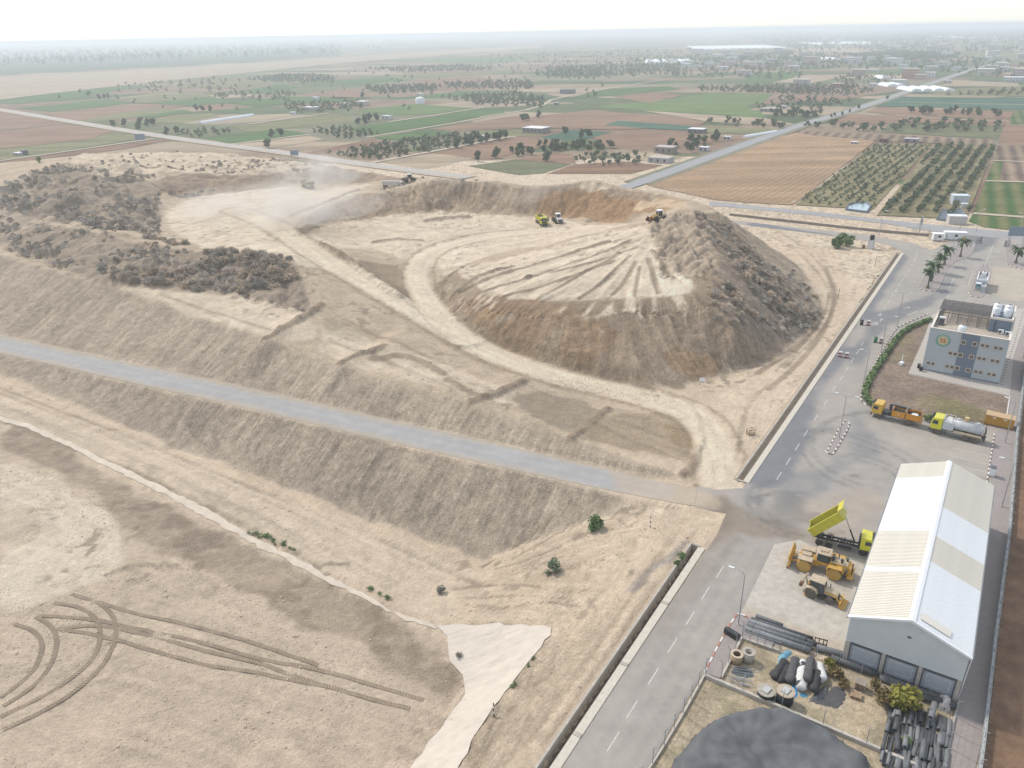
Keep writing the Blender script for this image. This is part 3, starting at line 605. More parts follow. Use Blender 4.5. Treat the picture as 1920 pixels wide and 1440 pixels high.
def ground_mat():
    mt = bpy.data.materials.new('ground_soil'); mt.use_nodes = True; n = mt.node_tree; L = n.links.new; b = n.nodes['Principled BSDF']
    b.inputs['Roughness'].default_value = .95; b.inputs['Specular IOR Level'].default_value = .15
    at = n.nodes.new('ShaderNodeAttribute'); at.attribute_name = 'soil'
    geo = n.nodes.new('ShaderNodeNewGeometry')
    def noise(sc, det=6, rough=.65):
        x = n.nodes.new('ShaderNodeTexNoise'); x.inputs['Scale'].default_value = sc; x.inputs['Detail'].default_value = det; x.inputs['Roughness'].default_value = rough
        L(geo.outputs['Position'], x.inputs['Vector']); return x
    n1, n2 = noise(.7), noise(4.0)
    def ramp(src, p0, c0, p1, c1):
        r = n.nodes.new('ShaderNodeValToRGB'); e = r.color_ramp.elements
        e[0].position = p0; e[0].color = (*c0, 1); e[1].position = p1; e[1].color = (*c1, 1); L(src, r.inputs[0]); return r
    r1 = ramp(n1.outputs['Fac'], .34, (.78,) * 3, .64, (1.13,) * 3); r2 = ramp(n2.outputs['Fac'], .34, (.62,) * 3, .66, (1.26,) * 3)
    n5 = noise(1.7, 9, .82); r5 = ramp(n5.outputs['Fac'], .585, (1,) * 3, .67, (.62,) * 3)
    def mul(a, b_):
        x = n.nodes.new('ShaderNodeMix'); x.data_type = 'RGBA'; x.blend_type = 'MULTIPLY'; x.inputs[0].default_value = 1
        L(a, x.inputs[6]); L(b_, x.inputs[7]); return x.outputs[2]
    sp0 = n.nodes.new('ShaderNodeSeparateXYZ'); L(geo.outputs['True Normal'], sp0.inputs[0]); mr = n.nodes.new('ShaderNodeMapRange'); mr.inputs[1].default_value = .985; mr.inputs[2].default_value = .86; mr.inputs[3].default_value = .48; mr.inputs[4].default_value = 1.0; L(sp0.outputs['Z'], mr.inputs[0])   # rubble shows on the steep faces, graded flats are smooth
    rough = mul(mul(r1.outputs[0], r2.outputs[0]), r5.outputs[0]); fl = n.nodes.new('ShaderNodeMix'); fl.data_type = 'RGBA'; L(mr.outputs[0], fl.inputs[0]); fl.inputs[6].default_value = (1, 1, 1, 1); L(rough, fl.inputs[7])
    soil = mul(at.outputs['Color'], fl.outputs[2])
    # farmland beyond: patchwork of plots
    mp = n.nodes.new('ShaderNodeMapping'); mp.inputs['Rotation'].default_value = (0, 0, R(33)); mp.inputs['Scale'].default_value = (1 / 130, 1 / 75, 1)
    L(geo.outputs['Position'], mp.inputs['Vector'])
    vo = n.nodes.new('ShaderNodeTexVoronoi'); vo.voronoi_dimensions = '2D'; vo.distance = 'CHEBYCHEV'; vo.inputs['Scale'].default_value = 1; vo.inputs['Randomness'].default_value = .75
    L(mp.outputs[0], vo.inputs['Vector'])
    sp = n.nodes.new('ShaderNodeSeparateColor'); L(vo.outputs['Color'], sp.inputs[0])
    fr = n.nodes.new('ShaderNodeValToRGB'); fr.color_ramp.interpolation = 'CONSTANT'; e = fr.color_ramp.elements
    cl = [(0, (.21, .14, .095)), (.16, (.10, .125, .055)), (.3, (.27, .205, .14)), (.42, (.14, .15, .08)), (.56, (.23, .16, .11)), (.68, (.075, .105, .05)), (.8, (.20, .185, .12)), (.9, (.33, .26, .18))]
    e[0].position, e[0].color = cl[0][0], (*cl[0][1], 1); e[1].position, e[1].color = cl[1][0], (*cl[1][1], 1)
    for p_, c_ in cl[2:]:
        x = e.new(p_); x.color = (*c_, 1)
    L(sp.outputs[0], fr.inputs[0])
    n3 = noise(.02, 8, .7); r3 = ramp(n3.outputs['Fac'], .3, (.7,) * 3, .7, (1.2,) * 3)
    farm = mul(fr.outputs[0], r3.outputs[0])
    mixn = n.nodes.new('ShaderNodeMix'); mixn.data_type = 'RGBA'; L(at.outputs['Alpha'], mixn.inputs[0]); L(farm, mixn.inputs[6]); L(soil, mixn.inputs[7])
    L(mixn.outputs[2], b.inputs['Base Color'])
    bp = n.nodes.new('ShaderNodeBump'); bp.inputs['Strength'].default_value = .75; bp.inputs['Distance'].default_value = .4
    ad = n.nodes.new('ShaderNodeMath'); ad.operation = 'ADD'; n4 = noise(1.3, 7, .7); L(n4.outputs['Fac'], ad.inputs[0]); L(n2.outputs['Fac'], ad.inputs[1]); L(ad.outputs[0], bp.inputs['Height']); L(bp.outputs[0], b.inputs['Normal'])
    return mt
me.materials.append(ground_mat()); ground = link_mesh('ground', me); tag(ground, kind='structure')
# ---------------------------------------------------------------- paving, kerbs, drains, markings
def vcol_mat(name, attr, s1=.9, s2=7.0, bump=.15, rough=.9, lo=.82):
    mt = bpy.data.materials.new(name); mt.use_nodes = True; n = mt.node_tree; L = n.links.new; b = n.nodes['Principled BSDF']
    b.inputs['Roughness'].default_value = rough; b.inputs['Specular IOR Level'].default_value = .2
    at = n.nodes.new('ShaderNodeAttribute'); at.attribute_name = attr; geo = n.nodes.new('ShaderNodeNewGeometry'); cur = at.outputs['Color']
    for sc in (s1, s2):
        x = n.nodes.new('ShaderNodeTexNoise'); x.inputs['Scale'].default_value = sc; x.inputs['Detail'].default_value = 6; x.inputs['Roughness'].default_value = .65; L(geo.outputs['Position'], x.inputs['Vector'])
        r = n.nodes.new('ShaderNodeValToRGB'); e = r.color_ramp.elements; e[0].position = .3; e[0].color = (lo, lo, lo, 1); e[1].position = .7; e[1].color = (2.08 - lo * 1.15,) * 3 + (1,); L(x.outputs['Fac'], r.inputs[0])
        k = n.nodes.new('ShaderNodeMix'); k.data_type = 'RGBA'; k.blend_type = 'MULTIPLY'; k.inputs[0].default_value = 1; L(cur, k.inputs[6]); L(r.outputs[0], k.inputs[7]); cur = k.outputs[2]
    L(cur, b.inputs['Base Color'])
    bp = n.nodes.new('ShaderNodeBump'); bp.inputs['Strength'].default_value = bump; bp.inputs['Distance'].default_value = .04; L(x.outputs['Fac'], bp.inputs['Height']); L(bp.outputs[0], b.inputs['Normal'])
    return mt
def sample(A, x, y):
    i, j = np.clip((x - GX0) / GD, 0, NX - 1.01), np.clip((y - GY0) / GD, 0, NY - 1.01); a, b = i.astype(int), j.astype(int); f, g = i - a, j - b
    if A.ndim == 3: f, g = f[:, None], g[:, None]
    return (A[b, a] * (1 - f) + A[b, a + 1] * f) * (1 - g) + (A[b + 1, a] * (1 - f) + A[b + 1, a + 1] * f) * g
def inside(px, py, poly):
    r = np.zeros(len(px), bool)
    for k in range(len(poly)):
        a, b = poly[k], poly[(k + 1) % len(poly)]
        if a.y == b.y: continue
        r ^= ((a.y > py) != (b.y > py)) & (px < (b.x - a.x) * (py - a.y) / (b.y - a.y) + a.x)
    return r
def sheet(name, poly, z, step, mat, colr, parent=None, zf=None):
    """flush sheet with its own crisp outline; colours sampled from a raster of the surface"""
    n = len(poly); xs_ = [p.x for p in poly]; ys_ = [p.y for p in poly]
    gx_, gy_ = np.meshgrid(np.arange(min(xs_), max(xs_), step), np.arange(min(ys_), max(ys_), step)); gx_ = gx_.ravel() + RNG.uniform(-.2, .2, gx_.size) * step; gy_ = gy_.ravel() + RNG.uniform(-.2, .2, gy_.size) * step
    k = inside(gx_, gy_, poly); pts = [Vector((p.x, p.y)) for p in poly] + [Vector((a, b)) for a, b in zip(gx_[k], gy_[k])]
    v, _, f, _, _, _ = geometry.delaunay_2d_cdt(pts, [(i, (i + 1) % n) for i in range(n)], [], 1, 0.01, True)
    cx_ = np.array([(v[t[0]].x + v[t[1]].x + v[t[2]].x) / 3 for t in f]); cy_ = np.array([(v[t[0]].y + v[t[1]].y + v[t[2]].y) / 3 for t in f]); ki = inside(cx_, cy_, poly); f = [t for t, kk in zip(f, ki) if kk]
    x = np.array([p.x for p in v]); y = np.array([p.y for p in v])
    zz = np.full(len(v), z) if zf is None else zf(x, y)
    me = bpy.data.meshes.new(name); me.from_pydata(np.stack([x, y, zz], -1).tolist(), [], [t if (v[t[1]] - v[t[0]]).cross(v[t[2]] - v[t[0]]) > 0 else t[::-1] for t in f])
    c = np.ones((len(v), 4), np.float32); c[:, :3] = sample(colr, x, y)
    at = me.attributes.new('soil', 'FLOAT_COLOR', 'POINT'); at.data.foreach_set('color', c.ravel()); me.materials.append(mat); me.update()
    o = link_mesh(name, me, parent); return o
PAVE = np.zeros((NY, NX, 3), np.float32) + np.array((.33, .30, .265), np.float32)
def pv(pts, s_, c_, soft=4, wob=.3, wl=8):
    global PAVE
    PAVE = mix(PAVE, region(UP(pts), soft, wob, wl, 7, raw=True) * s_, c_)
PAVE = mix(PAVE, sstep(-.3, .8, N8) * .35, (.26, .245, .23)); PAVE = mix(PAVE, sstep(0, 1, N30) * .35, (.34, .30, .25))
# bluish worn driving lanes
pv([(1540, 740), (1580, 680), (1612, 610), (1650, 560), (1705, 490), (1690, 470), (1620, 448), (1400, 416), (1402, 424), (1600, 448), (1660, 462), (1668, 480), (1610, 560), (1570, 640), (1420, 860), (1400, 905), (1440, 930), (1500, 860)], .85, (.155, .163, .178), 5, .25)
pv([(1600, 720), (1640, 640), (1700, 590), (1770, 560), (1800, 500), (1840, 470), (1880, 440), (1800, 430), (1815, 480), (1780, 500), (1750, 550), (1640, 590), (1590, 660)], .8, (.155, .163, .175), 5, .3)
pv([(1580, 750), (1620, 770), (1660, 850), (1600, 900), (1590, 850)], .55, (.17, .175, .185), 6, .35)
pv([(1400, 910), (1450, 940), (1560, 860), (1640, 860), (1560, 930), (1480, 960), (1400, 950), (1340, 940)], .6, (.18, .185, .195), 6, .45)
pv([(1780, 500), (1815, 490), (1800, 540), (1770, 580), (1750, 560)], .4, (.34, .32, .29), 3, .5)
pv([(1850, 500), (1930, 505), (1930, 560), (1900, 570), (1850, 545)], .8, (.42, .365, .29), 5, .2)
pv([(1500, 930), (1660, 900), (1640, 1010), (1560, 1060), (1480, 1000)], .5, (.38, .315, .25), 7, .4)
pv([(1680, 770), (1890, 810), (1880, 880), (1700, 850), (1650, 800)], .45, (.37, .33, .28), 7, .3)
pv([(1300, 940), (1345, 925), (1400, 960), (1520, 1000), (1510, 1022), (1430, 1020), (1390, 1000), (1340, 1010), (1290, 1060)], .75, (.235, .185, .14), 3, .5, 5)
pv([(1345, 930), (1368, 925), (1378, 985), (1340, 1000)], .7, (.20, .165, .13), 2, .3, 4)
pv([(1300, 960), (1330, 950), (1360, 965), (1360, 940), (1330, 925), (1290, 915), (1270, 935)], .7, (.42, .34, .25), 3, .3)
pv([(1400, 955), (1470, 930), (1540, 935), (1480, 985), (1420, 985)], .4, (.13, .12, .11), 3, .8, 4)
pv([(1588, 888), (1612, 890), (1612, 897), (1594, 895)], .7, (.17, .13, .11), 1, .5, 2)
for a, b in [((1340, 1005), (1180, 1230)), ((1352, 1005), (1240, 1190)), ((1372, 1008), (1290, 1130)), ((1385, 1010), (1330, 1090))]:
    D, _, _ = dist_line(UP([a, b]), 4); PAVE = mix(PAVE, sstep(1.0, .1, D) * .45 * sstep(-1, .4, N8), (.2, .165, .135))
for o_ in (2.5, 4.4, 6.3, 8.1):
    a, b = offs(U(1076, 1396), U(1345, 1003), o_); D, _, _ = dist_line([a, b], 4); PAVE = mix(PAVE, sstep(.7, .1, D) * .4 * sstep(-.9, .5, N30 + .7 * N8), (.20, .195, .195))
for k_, o_ in enumerate((1.6, 3.4, 5.4, 7.3)):
    a, b = offs(U(1076, 1396), U(1345, 1003), o_); D, _, _ = dist_line([a, b], 4); PAVE = mix(PAVE, sstep(1.1, .2, D) * .3 * sstep(-.8, .6, N30 + .5 * N8), (.36, .32, .275))
for c_, r_, a0_, a1_ in [((1590, 905), 9, -.4, 1.6), ((1560, 880), 14, 0, 1.7), ((1640, 860), 12, 2, 4), ((1700, 850), 16, 1.2, 2.6), ((1475, 965), 6, 1, 4.4), ((1500, 950), 8, 2, 5)]:
    p = U(*c_); arc = [Vector((p.x + r_ * math.cos(t), p.y + r_ * math.sin(t), 0)) for t in np.linspace(a0_, a1_, 20)]
    for off_ in (0, 1.9):
        D, _, _ = dist_line([q + Vector((off_, off_ * .4, 0)) for q in arc], 3); PAVE = mix(PAVE, sstep(.5, .05, D) * .5, (.13, .128, .125))
PAVE = PAVE * (1 + .05 * N2[..., None] + .02 * RNG.standard_normal((NY, NX, 1)).astype(np.float32))
asph = vcol_mat('asphalt', 'soil', .5, 6, .12, lo=.9)
ROADP = UP([(1076, 1400), (1345, 1001), (1362, 962), (1330, 957), (1300, 950), (1308, 912), (1345, 918), (1393, 915), (1400, 903), (1560, 678), (1604, 606), (1692, 478), (1690, 470), (1660, 457), (1582, 445), (1403, 423), (1335, 414), (1335, 409), (1400, 416), (1612, 439), (1687, 451), (1718, 458), (1745, 470), (1790, 450), (1822, 436), (1880, 440), (1925, 444), (2010, 452), (2010, 560), (1918, 690), (1900, 760), (1880, 900), (1830, 1180), (1790, 1312), (1583, 1240), (1405, 1164), (1386, 1160), (1330, 1240), (1318, 1262), (1238, 1400), (1160, 1540), (980, 1540)])
main_road = sheet('asphalt_road', ROADP, 0.0, .8, asph, PAVE); tag(main_road, kind='structure')
# embankment road: pale dusty asphalt with dirt creeping over its edges
ER = np.zeros((NY, NX, 3), np.float32) + np.array((.335, .325, .315), np.float32)
DC, _, _ = dist_line(er, 8)
ER = mix(ER, sstep(2.0, 3.3, DC + .5 * N8) * .75, (.36, .30, .225)); ER = mix(ER, sstep(.9, .3, np.abs(DC - 1.3)) * .25, (.24, .24, .245))
ER = mix(ER, region(UP([(1120, 870), (1330, 920), (1330, 960), (1180, 935)]), 4, .5, 5, raw=True) * .6, (.42, .34, .25)) * (1 + .05 * N2[..., None])
eu = smooth_line(UP(road_up[:10]), 1); el = smooth_line(UP(road_lo[:10]), 1)
ep = [eu[0]] + eu[1:] + [U(1308, 914), U(1302, 949)] + el[::-1]
eroad = sheet('embankment_road', ep, 0.03, .8, asph, ER, zf=lambda x, y: .035 + 0 * x); tag(eroad, kind='structure')
# slab, walkways
CON = np.zeros((NY, NX, 3), np.float32) + np.array((.42, .385, .335), np.float32)
CON = mix(CON, sstep(-.3, .8, N8) * .4, (.46, .425, .375)); DR, _, _ = dist_line(UP([(1390, 1145), (1480, 1185), (1590, 1230)]), 8)
CON = mix(CON, sstep(3.2, .5, DR + N8) * .5, (.37, .29, .21)); CON = mix(CON, region(UP([(1465, 1118), (1478, 1118), (1480, 1130), (1464, 1130)]), 2, .4, 2, raw=True) * .5, (.36, .235, .13))
CON = mix(CON, region(UP([(1470, 1030), (1640, 1020), (1600, 1120), (1500, 1110)]), 5, .5, raw=True) * .45, (.37, .32, .265)) * (1 + .05 * N2[..., None])
slab = sheet('concrete_slab', UP([(1452, 1021), (1500, 1012), (1560, 1040), (1640, 1052), (1592, 1200), (1584, 1236), (1480, 1194), (1407, 1161), (1388, 1152)]), .012, .8, vcol_mat('concrete_paving', 'soil'), CON); tag(slab, kind='structure')
def paver_mat():
    mt = M('block_paving', (.285, .255, .24), .9, var=.12, scale=.6); n = mt.node_tree; L = n.links.new; b = n.nodes['Principled BSDF']
    geo = n.nodes.new('ShaderNodeNewGeometry'); mp = n.nodes.new('ShaderNodeMapping'); mp.inputs['Rotation'].default_value = (0, 0, R(-12)); L(geo.outputs['Position'], mp.inputs[0])
    br = n.nodes.new('ShaderNodeTexBrick'); br.inputs['Scale'].default_value = 1.6; br.inputs['Color1'].default_value = (.30, .275, .262, 1); br.inputs['Color2'].default_value = (.27, .215, .198, 1); br.inputs['Mortar'].default_value = (.22, .195, .18, 1); br.inputs['Mortar Size'].default_value = .03; br.inputs['Brick Width'].default_value = .9; br.inputs['Row Height'].default_value = .35
    L(mp.outputs[0], br.inputs[0]); k = n.nodes.new('ShaderNodeMix'); k.data_type = 'RGBA'; k.inputs[0].default_value = .55
    src = b.inputs['Base Color'].links[0].from_socket; L(src, k.inputs[6]); L(br.outputs[0], k.inputs[7]); L(k.outputs[2], b.inputs['Base Color']); return mt
PAVER = paver_mat()
walk = MB().slab(UP([(1925, 600), (1897, 668), (1888, 740), (1880, 795), (1864, 818), (1852, 880), (1866, 918), (1822, 1200), (1796, 1316), (1772, 1400), (1745, 1500), (1815, 1500), (1838, 1400), (1862, 1200), (1890, 1000), (1905, 820), (1925, 700)]), -.02, .05).build('block_walkway', PAVER); tag(walk, kind='structure')
apron = MB().slab(UP([(1747, 592), (1733, 630), (1702, 700), (1893, 742), (1900, 668), (1925, 595), (1925, 580), (1780, 575)]), -.02, .07).build('building_apron', M('apron_concrete', (.40, .365, .325), .9, var=.1, scale=.7)); tag(apron, kind='structure')
garden = np.zeros((NY, NX, 3), np.float32) + np.array((.20, .15, .115), np.float32)
garden = mix(garden, sstep(-.2, .5, fbm(XX, YY, 6, 4, 71)) * .6, (.17, .145, .075)); garden = mix(garden, region(UP([(1700, 740), (1880, 770), (1885, 790), (1720, 775)]), 5, .5, raw=True) * .6, (.15, .135, .06)); garden *= (1 + .2 * N2[..., None])
GARD = UP([(1745, 598), (1700, 618), (1684, 634), (1650, 680), (1622, 722), (1616, 746), (1632, 763), (1700, 778), (1800, 790), (1884, 802), (1885, 790), (1892, 744), (1702, 702), (1733, 632)])
gsoil = sheet('garden_bed', GARD, .09, .7, vcol_mat('garden_soil', 'soil', 1.2, 5, .6, lo=.65), garden); tag(gsoil, kind='structure')

# kerbs of painted stones, each stone a piece
ks = MB().box((0, 0, .03), (.96, .2, .26), taper=.97)
KW = ks.mesh('kerb_stone', M('kerb_white', (.66, .63, .57), .8, var=.2, scale=5)); KD = ks.mesh('kerb_stone', M('kerb_dark', (.17, .125, .105), .8, var=.25, scale=5)); KR = ks.mesh('kerb_stone', M('kerb_red', (.42, .20, .15), .8, var=.25, scale=5))
def kerb(pts, dark=KD, closed=False, ln=1.0, smooth=1, white=KW):
    pts = smooth_line(pts + ([pts[0]] if closed else []), smooth) if smooth else pts + ([pts[0]] if closed else [])
    root = thing('kerb', None, None, (0, 0, 0)); tag(root, kind='structure'); i = 0; carry = 0.0
    for a, b in zip(pts, pts[1:]):
        L = (b - a).length; d = (b - a).normalized() if L > 1e-6 else None; t = carry
        while d and t < L:
            p = a + d * t; link_mesh('kerb_stone', (white, dark)[i % 2], root, (p.x, p.y, .0), math.atan2(d.y, d.x), (ln, 1, 1)); t += ln; i += 1
        carry = t - L
    return root
kerb(UP([(1738, 590), (1700, 606), (1678, 617), (1660, 648), (1643, 677), (1622, 719), (1612, 744), (1618, 757), (1645, 767), (1700, 779)]))
isl = lambda pts, z1=.11: tag(MB().slab(pts, -.02, z1).build('paved_island', PAVER), kind='structure')
for pts, cl in (([(1722, 538), (1729, 545), (1753, 547), (1760, 540), (1782, 491), (1819, 484), (1831, 452), (1800, 455), (1775, 468), (1750, 482), (1737, 508)], True), ([(1884, 463), (1885, 491), (1892, 498), (1925, 508), (1965, 516), (1965, 470), (1895, 455)], True),
                ([(1816, 551), (1823, 557), (1840, 558), (1846, 551), (1859, 508), (1855, 497), (1833, 500)], True), ([(1550, 848), (1556, 852), (1563, 852), (1594, 797), (1590, 792), (1580, 791)], True)):
    w_ = UP(pts); isl(smooth_line(w_ + [w_[0]], 1)[:-1]); kerb(w_, closed=True, ln=.85)
kerb(UP([(1864, 816), (1850, 905)]), smooth=0, ln=.8); kerb(UP([(1919, 582), (1902, 640), (1893, 668), (1878, 722)]), ln=.9)
kerb(UP([(1323, 1258), (1350, 1204), (1377, 1158), (1385, 1152), (1395, 1155), (1408, 1161)]), dark=KR, ln=1.0); kerb(UP([(1410, 1162), (1480, 1192), (1583, 1236)]), dark=KW, smooth=0, ln=1.2)
kerb(UP([(1884, 800), (1893, 744)]), dark=KW, smooth=0)
tag(MB().slab(UP([(1321, 1262), (1350, 1206), (1378, 1160), (1386, 1154), (1408, 1163), (1460, 1186), (1446, 1220), (1391, 1197), (1352, 1273)]), -.02, .10).build('paved_strip', PAVER), kind='structure')

# painted lines
LM = M('road_paint', (.50, .485, .45), .8, var=.35, scale=3)
dm = MB().bb(-1.5, 1.5, -.07, .07, 0, .006).mesh('lane_dash', LM)
def dash(px, py, a, ln=1.0): link_mesh('lane_dash', dm, main_road, (*U(px, py).xy, .008), a, (ln, 1, 1))
A, B = U(1150, 1390), U(1330, 1100); RA = math.atan2(B.y - A.y, B.x - A.x)
for q in [(1150, 1390), (1185, 1330), (1225, 1268), (1261, 1210), (1294, 1159), (1323, 1112), (1350, 1072), (1461, 892), (1478, 865), (1495, 838), (1511, 812), (1530, 783), (1548, 755), (1564, 728), (1577, 709), (1588, 692), (1598, 676), (1608, 660), (1617, 644), (1640, 606), (1650, 590), (1659, 577), (1666, 566), (1673, 554), (1680, 544), (1686, 534), (1692, 525), (1699, 516), (1704, 506), (1710, 496)]: dash(*q, RA)
for a, b in [((1714, 490), (1720, 472)), ((1780, 540), (1790, 518)), ((1848, 494), (1862, 460)), ((1790, 575), (1840, 548)), ((1815, 536), (1824, 512)), ((1720, 583), (1700, 592)), ((1776, 558), (1783, 546))]:
    p, q = U(*a), U(*b); c = (p + q) / 2; d = q - p; link_mesh('lane_dash', dm, main_road, (c.x, c.y, .008), math.atan2(d.y, d.x), (d.length / 3, 1, 1))
for i in range(7):
    t = i / 6; p, q = U(1690 + 160 * t - 4, 800 + 20 * t), None
for i in range(6):
    a = Vector(U(1862 - i * 2.6, 826 + i * 15)); d = Vector((math.cos(RA + PI / 2), math.sin(RA + PI / 2), 0)); c = a + d * 3.2
    link_mesh('lane_dash', dm, main_road, (c.x, c.y, .008), RA + PI / 2, (1.9, .8, 1))
am = MB().bb(-1.2, .5, -.1, .1, 0, .006).add([(.4, -.4, .006), (1.4, 0, .006), (.4, .4, .006)], [(0, 1, 2)]).mesh('arrow_marking', LM)
for q, a in (((1872, 472), RA), ((1645, 606), RA + PI), ((1652, 600), RA), ((1700, 577), R(20))): link_mesh('arrow_marking', am, main_road, (*U(*q).xy, .009), a)

# drains: wall, bed and ledge of cast concrete
CW = M('drain_concrete', (.40, .36, .305), .9, var=.2, scale=1.2, bump=.2); CB = M('drain_bed', (.165, .135, .105), .95, var=.3, scale=1.0); CL = M('drain_ledge', (.50, .455, .38), .9, var=.12, scale=1.5)
CBS = M('drain_silt', (.40, .32, .235), .95, var=.2, scale=1.0)
def drain(a, b, bed, dep, wl=.35):
    root = thing('storm_drain', None, None); tag(root, kind='structure')
    def strip(name, o0, o1, z0, z1, mat, seg=6.0):
        n = max(1, int((b - a).length / seg)); d = (b - a).normalized(); me = None
        L = (b - a).length / n
        me = MB().bb(0, L - .025, o0, o1, z0, z1).mesh(name, mat)
        for i in range(n): link_mesh(name, me, root, tuple(a + d * (L * i)), math.atan2(d.y, d.x))
    strip('wall_segment', .5, .5 + .3, -dep - .2, wl, CW); strip('bed_slab', -.52, .5, -dep - .1, -dep + .06, bed, 12); strip('ledge_slab', -1.5, -.5, -dep, .09, CL)
    strip('footing', .8, 1.25, -.3, -.005 if wl else 0, CBS, 12)
    return root
dr1 = drain(chA, chB, CB, 1.45); dr2 = drain(ch2A, ch2B, CBS, .75)
e = dch; p = chB; MB().box((p.x, p.y, -.45), (.3, 1.6, 1.3), rz=math.atan2(e.y, e.x)).build('end_wall', CW, dr1)
p = ch2A; e2 = (ch2B - ch2A).normalized(); MB().box((p.x, p.y, -.3), (.3, 1.7, .9), rz=math.atan2(e2.y, e2.x)).build('end_wall', CW, dr2)
for t in (.28, .45, .62, .8):
    q = chA.lerp(chB, t); nn = Vector((e.y, -e.x, 0)); c = q + nn * 1.0; MB().box((c.x, c.y, .12), (.5, .9, .08), rz=math.atan2(e.y, e.x)).build('drain_cover', CW, dr1)
# far public road and the track to the right
def strip_road(name, top, bot, z, mat, c_, step=2.0):
    col_ = np.zeros((NY, NX, 3), np.float32) + np.array(c_, np.float32); col_ *= (1 + .06 * N8[..., None])
    o = sheet(name, smooth_line(UP(top), 1) + smooth_line(UP(bot), 1)[::-1], z, step, mat, col_); return tag(o, kind='structure')
strip_road('public_road', [(1330, 378), (1521, 396), (1703, 417), (1899, 435), (2010, 446)], [(1330, 386), (1379, 389), (1642, 416), (1727, 431), (1800, 440), (2010, 458)], .02, asph, (.30, .295, .29), 1.5)
# ---------------------------------------------------------------- farmland: plots, tracks, far road
def field_mat(name, c1, c2, row=2.5, ang=0.0, strength=.5):
    if name in _mats: return _mats[name]
    mt = M(name, c1, .95, var=.2, scale=.03, rgb2=tuple(x * .8 for x in c1), spec=.1); n = mt.node_tree; L = n.links.new; b = n.nodes['Principled BSDF']
    geo = n.nodes.new('ShaderNodeNewGeometry'); mp = n.nodes.new('ShaderNodeMapping'); mp.inputs['Rotation'].default_value = (0, 0, -ang); L(geo.outputs['Position'], mp.inputs[0])
    wv = n.nodes.new('ShaderNodeTexWave'); wv.wave_type = 'BANDS'; wv.bands_direction = 'Y'; wv.inputs['Scale'].default_value = 2 * PI / row / 20 * 1.0; wv.inputs['Distortion'].default_value = 1.2; wv.inputs['Detail'].default_value = 3; wv.inputs['Detail Scale'].default_value = 3
    L(mp.outputs[0], wv.inputs[0])
    ns = n.nodes.new('ShaderNodeTexNoise'); ns.inputs['Scale'].default_value = .6; ns.inputs['Detail'].default_value = 8; ns.inputs['Roughness'].default_value = .75; L(geo.outputs['Position'], ns.inputs[0])
    src = b.inputs['Base Color'].links[0].from_socket
    k = n.nodes.new('ShaderNodeMix'); k.data_type = 'RGBA'; k.inputs[7].default_value = (*c2, 1)
    ml = n.nodes.new('ShaderNodeMath'); ml.operation = 'MULTIPLY'; ml.inputs[1].default_value = strength; L(wv.outputs['Fac'], ml.inputs[0]); L(ml.outputs[0], k.inputs[0]); L(src, k.inputs[6])
    cr = n.nodes.new('ShaderNodeValToRGB'); e = cr.color_ramp.elements; e[0].position = .35; e[0].color = (.72,) * 3 + (1,); e[1].position = .7; e[1].color = (1.22,) * 3 + (1,); L(ns.outputs['Fac'], cr.inputs[0])
    k2 = n.nodes.new('ShaderNodeMix'); k2.data_type = 'RGBA'; k2.blend_type = 'MULTIPLY'; k2.inputs[0].default_value = 1; L(k.outputs[2], k2.inputs[6]); L(cr.outputs[0], k2.inputs[7]); L(k2.outputs[2], b.inputs['Base Color'])
    m3 = n.nodes.new('ShaderNodeMapping'); m3.inputs['Rotation'].default_value = (0, 0, -ang); m3.inputs['Scale'].default_value = (.004, .075, 1); L(geo.outputs['Position'], m3.inputs[0]); n3 = n.nodes.new('ShaderNodeTexNoise'); n3.inputs['Scale'].default_value = 1; n3.inputs['Detail'].default_value = 2; L(m3.outputs[0], n3.inputs[0])   # strips within a plot
    c3 = n.nodes.new('ShaderNodeValToRGB'); e = c3.color_ramp.elements; e[0].position = .42; e[0].color = (.86, .875, .85, 1); e[1].position = .58; e[1].color = (1.09, 1.08, 1.06, 1); L(n3.outputs['Fac'], c3.inputs[0]); k3 = n.nodes.new('ShaderNodeMix'); k3.data_type = 'RGBA'; k3.blend_type = 'MULTIPLY'; k3.inputs[0].default_value = 1; L(k2.outputs[2], k3.inputs[6]); L(c3.outputs[0], k3.inputs[7]); L(k3.outputs[2], b.inputs['Base Color'])
    bp = n.nodes.new('ShaderNodeBump'); bp.inputs['Strength'].default_value = .5; bp.inputs['Distance'].default_value = .3; L(wv.outputs['Fac'], bp.inputs['Height']); L(bp.outputs[0], b.inputs['Normal'])
    return mt
A1, A2 = R(-35), R(55)
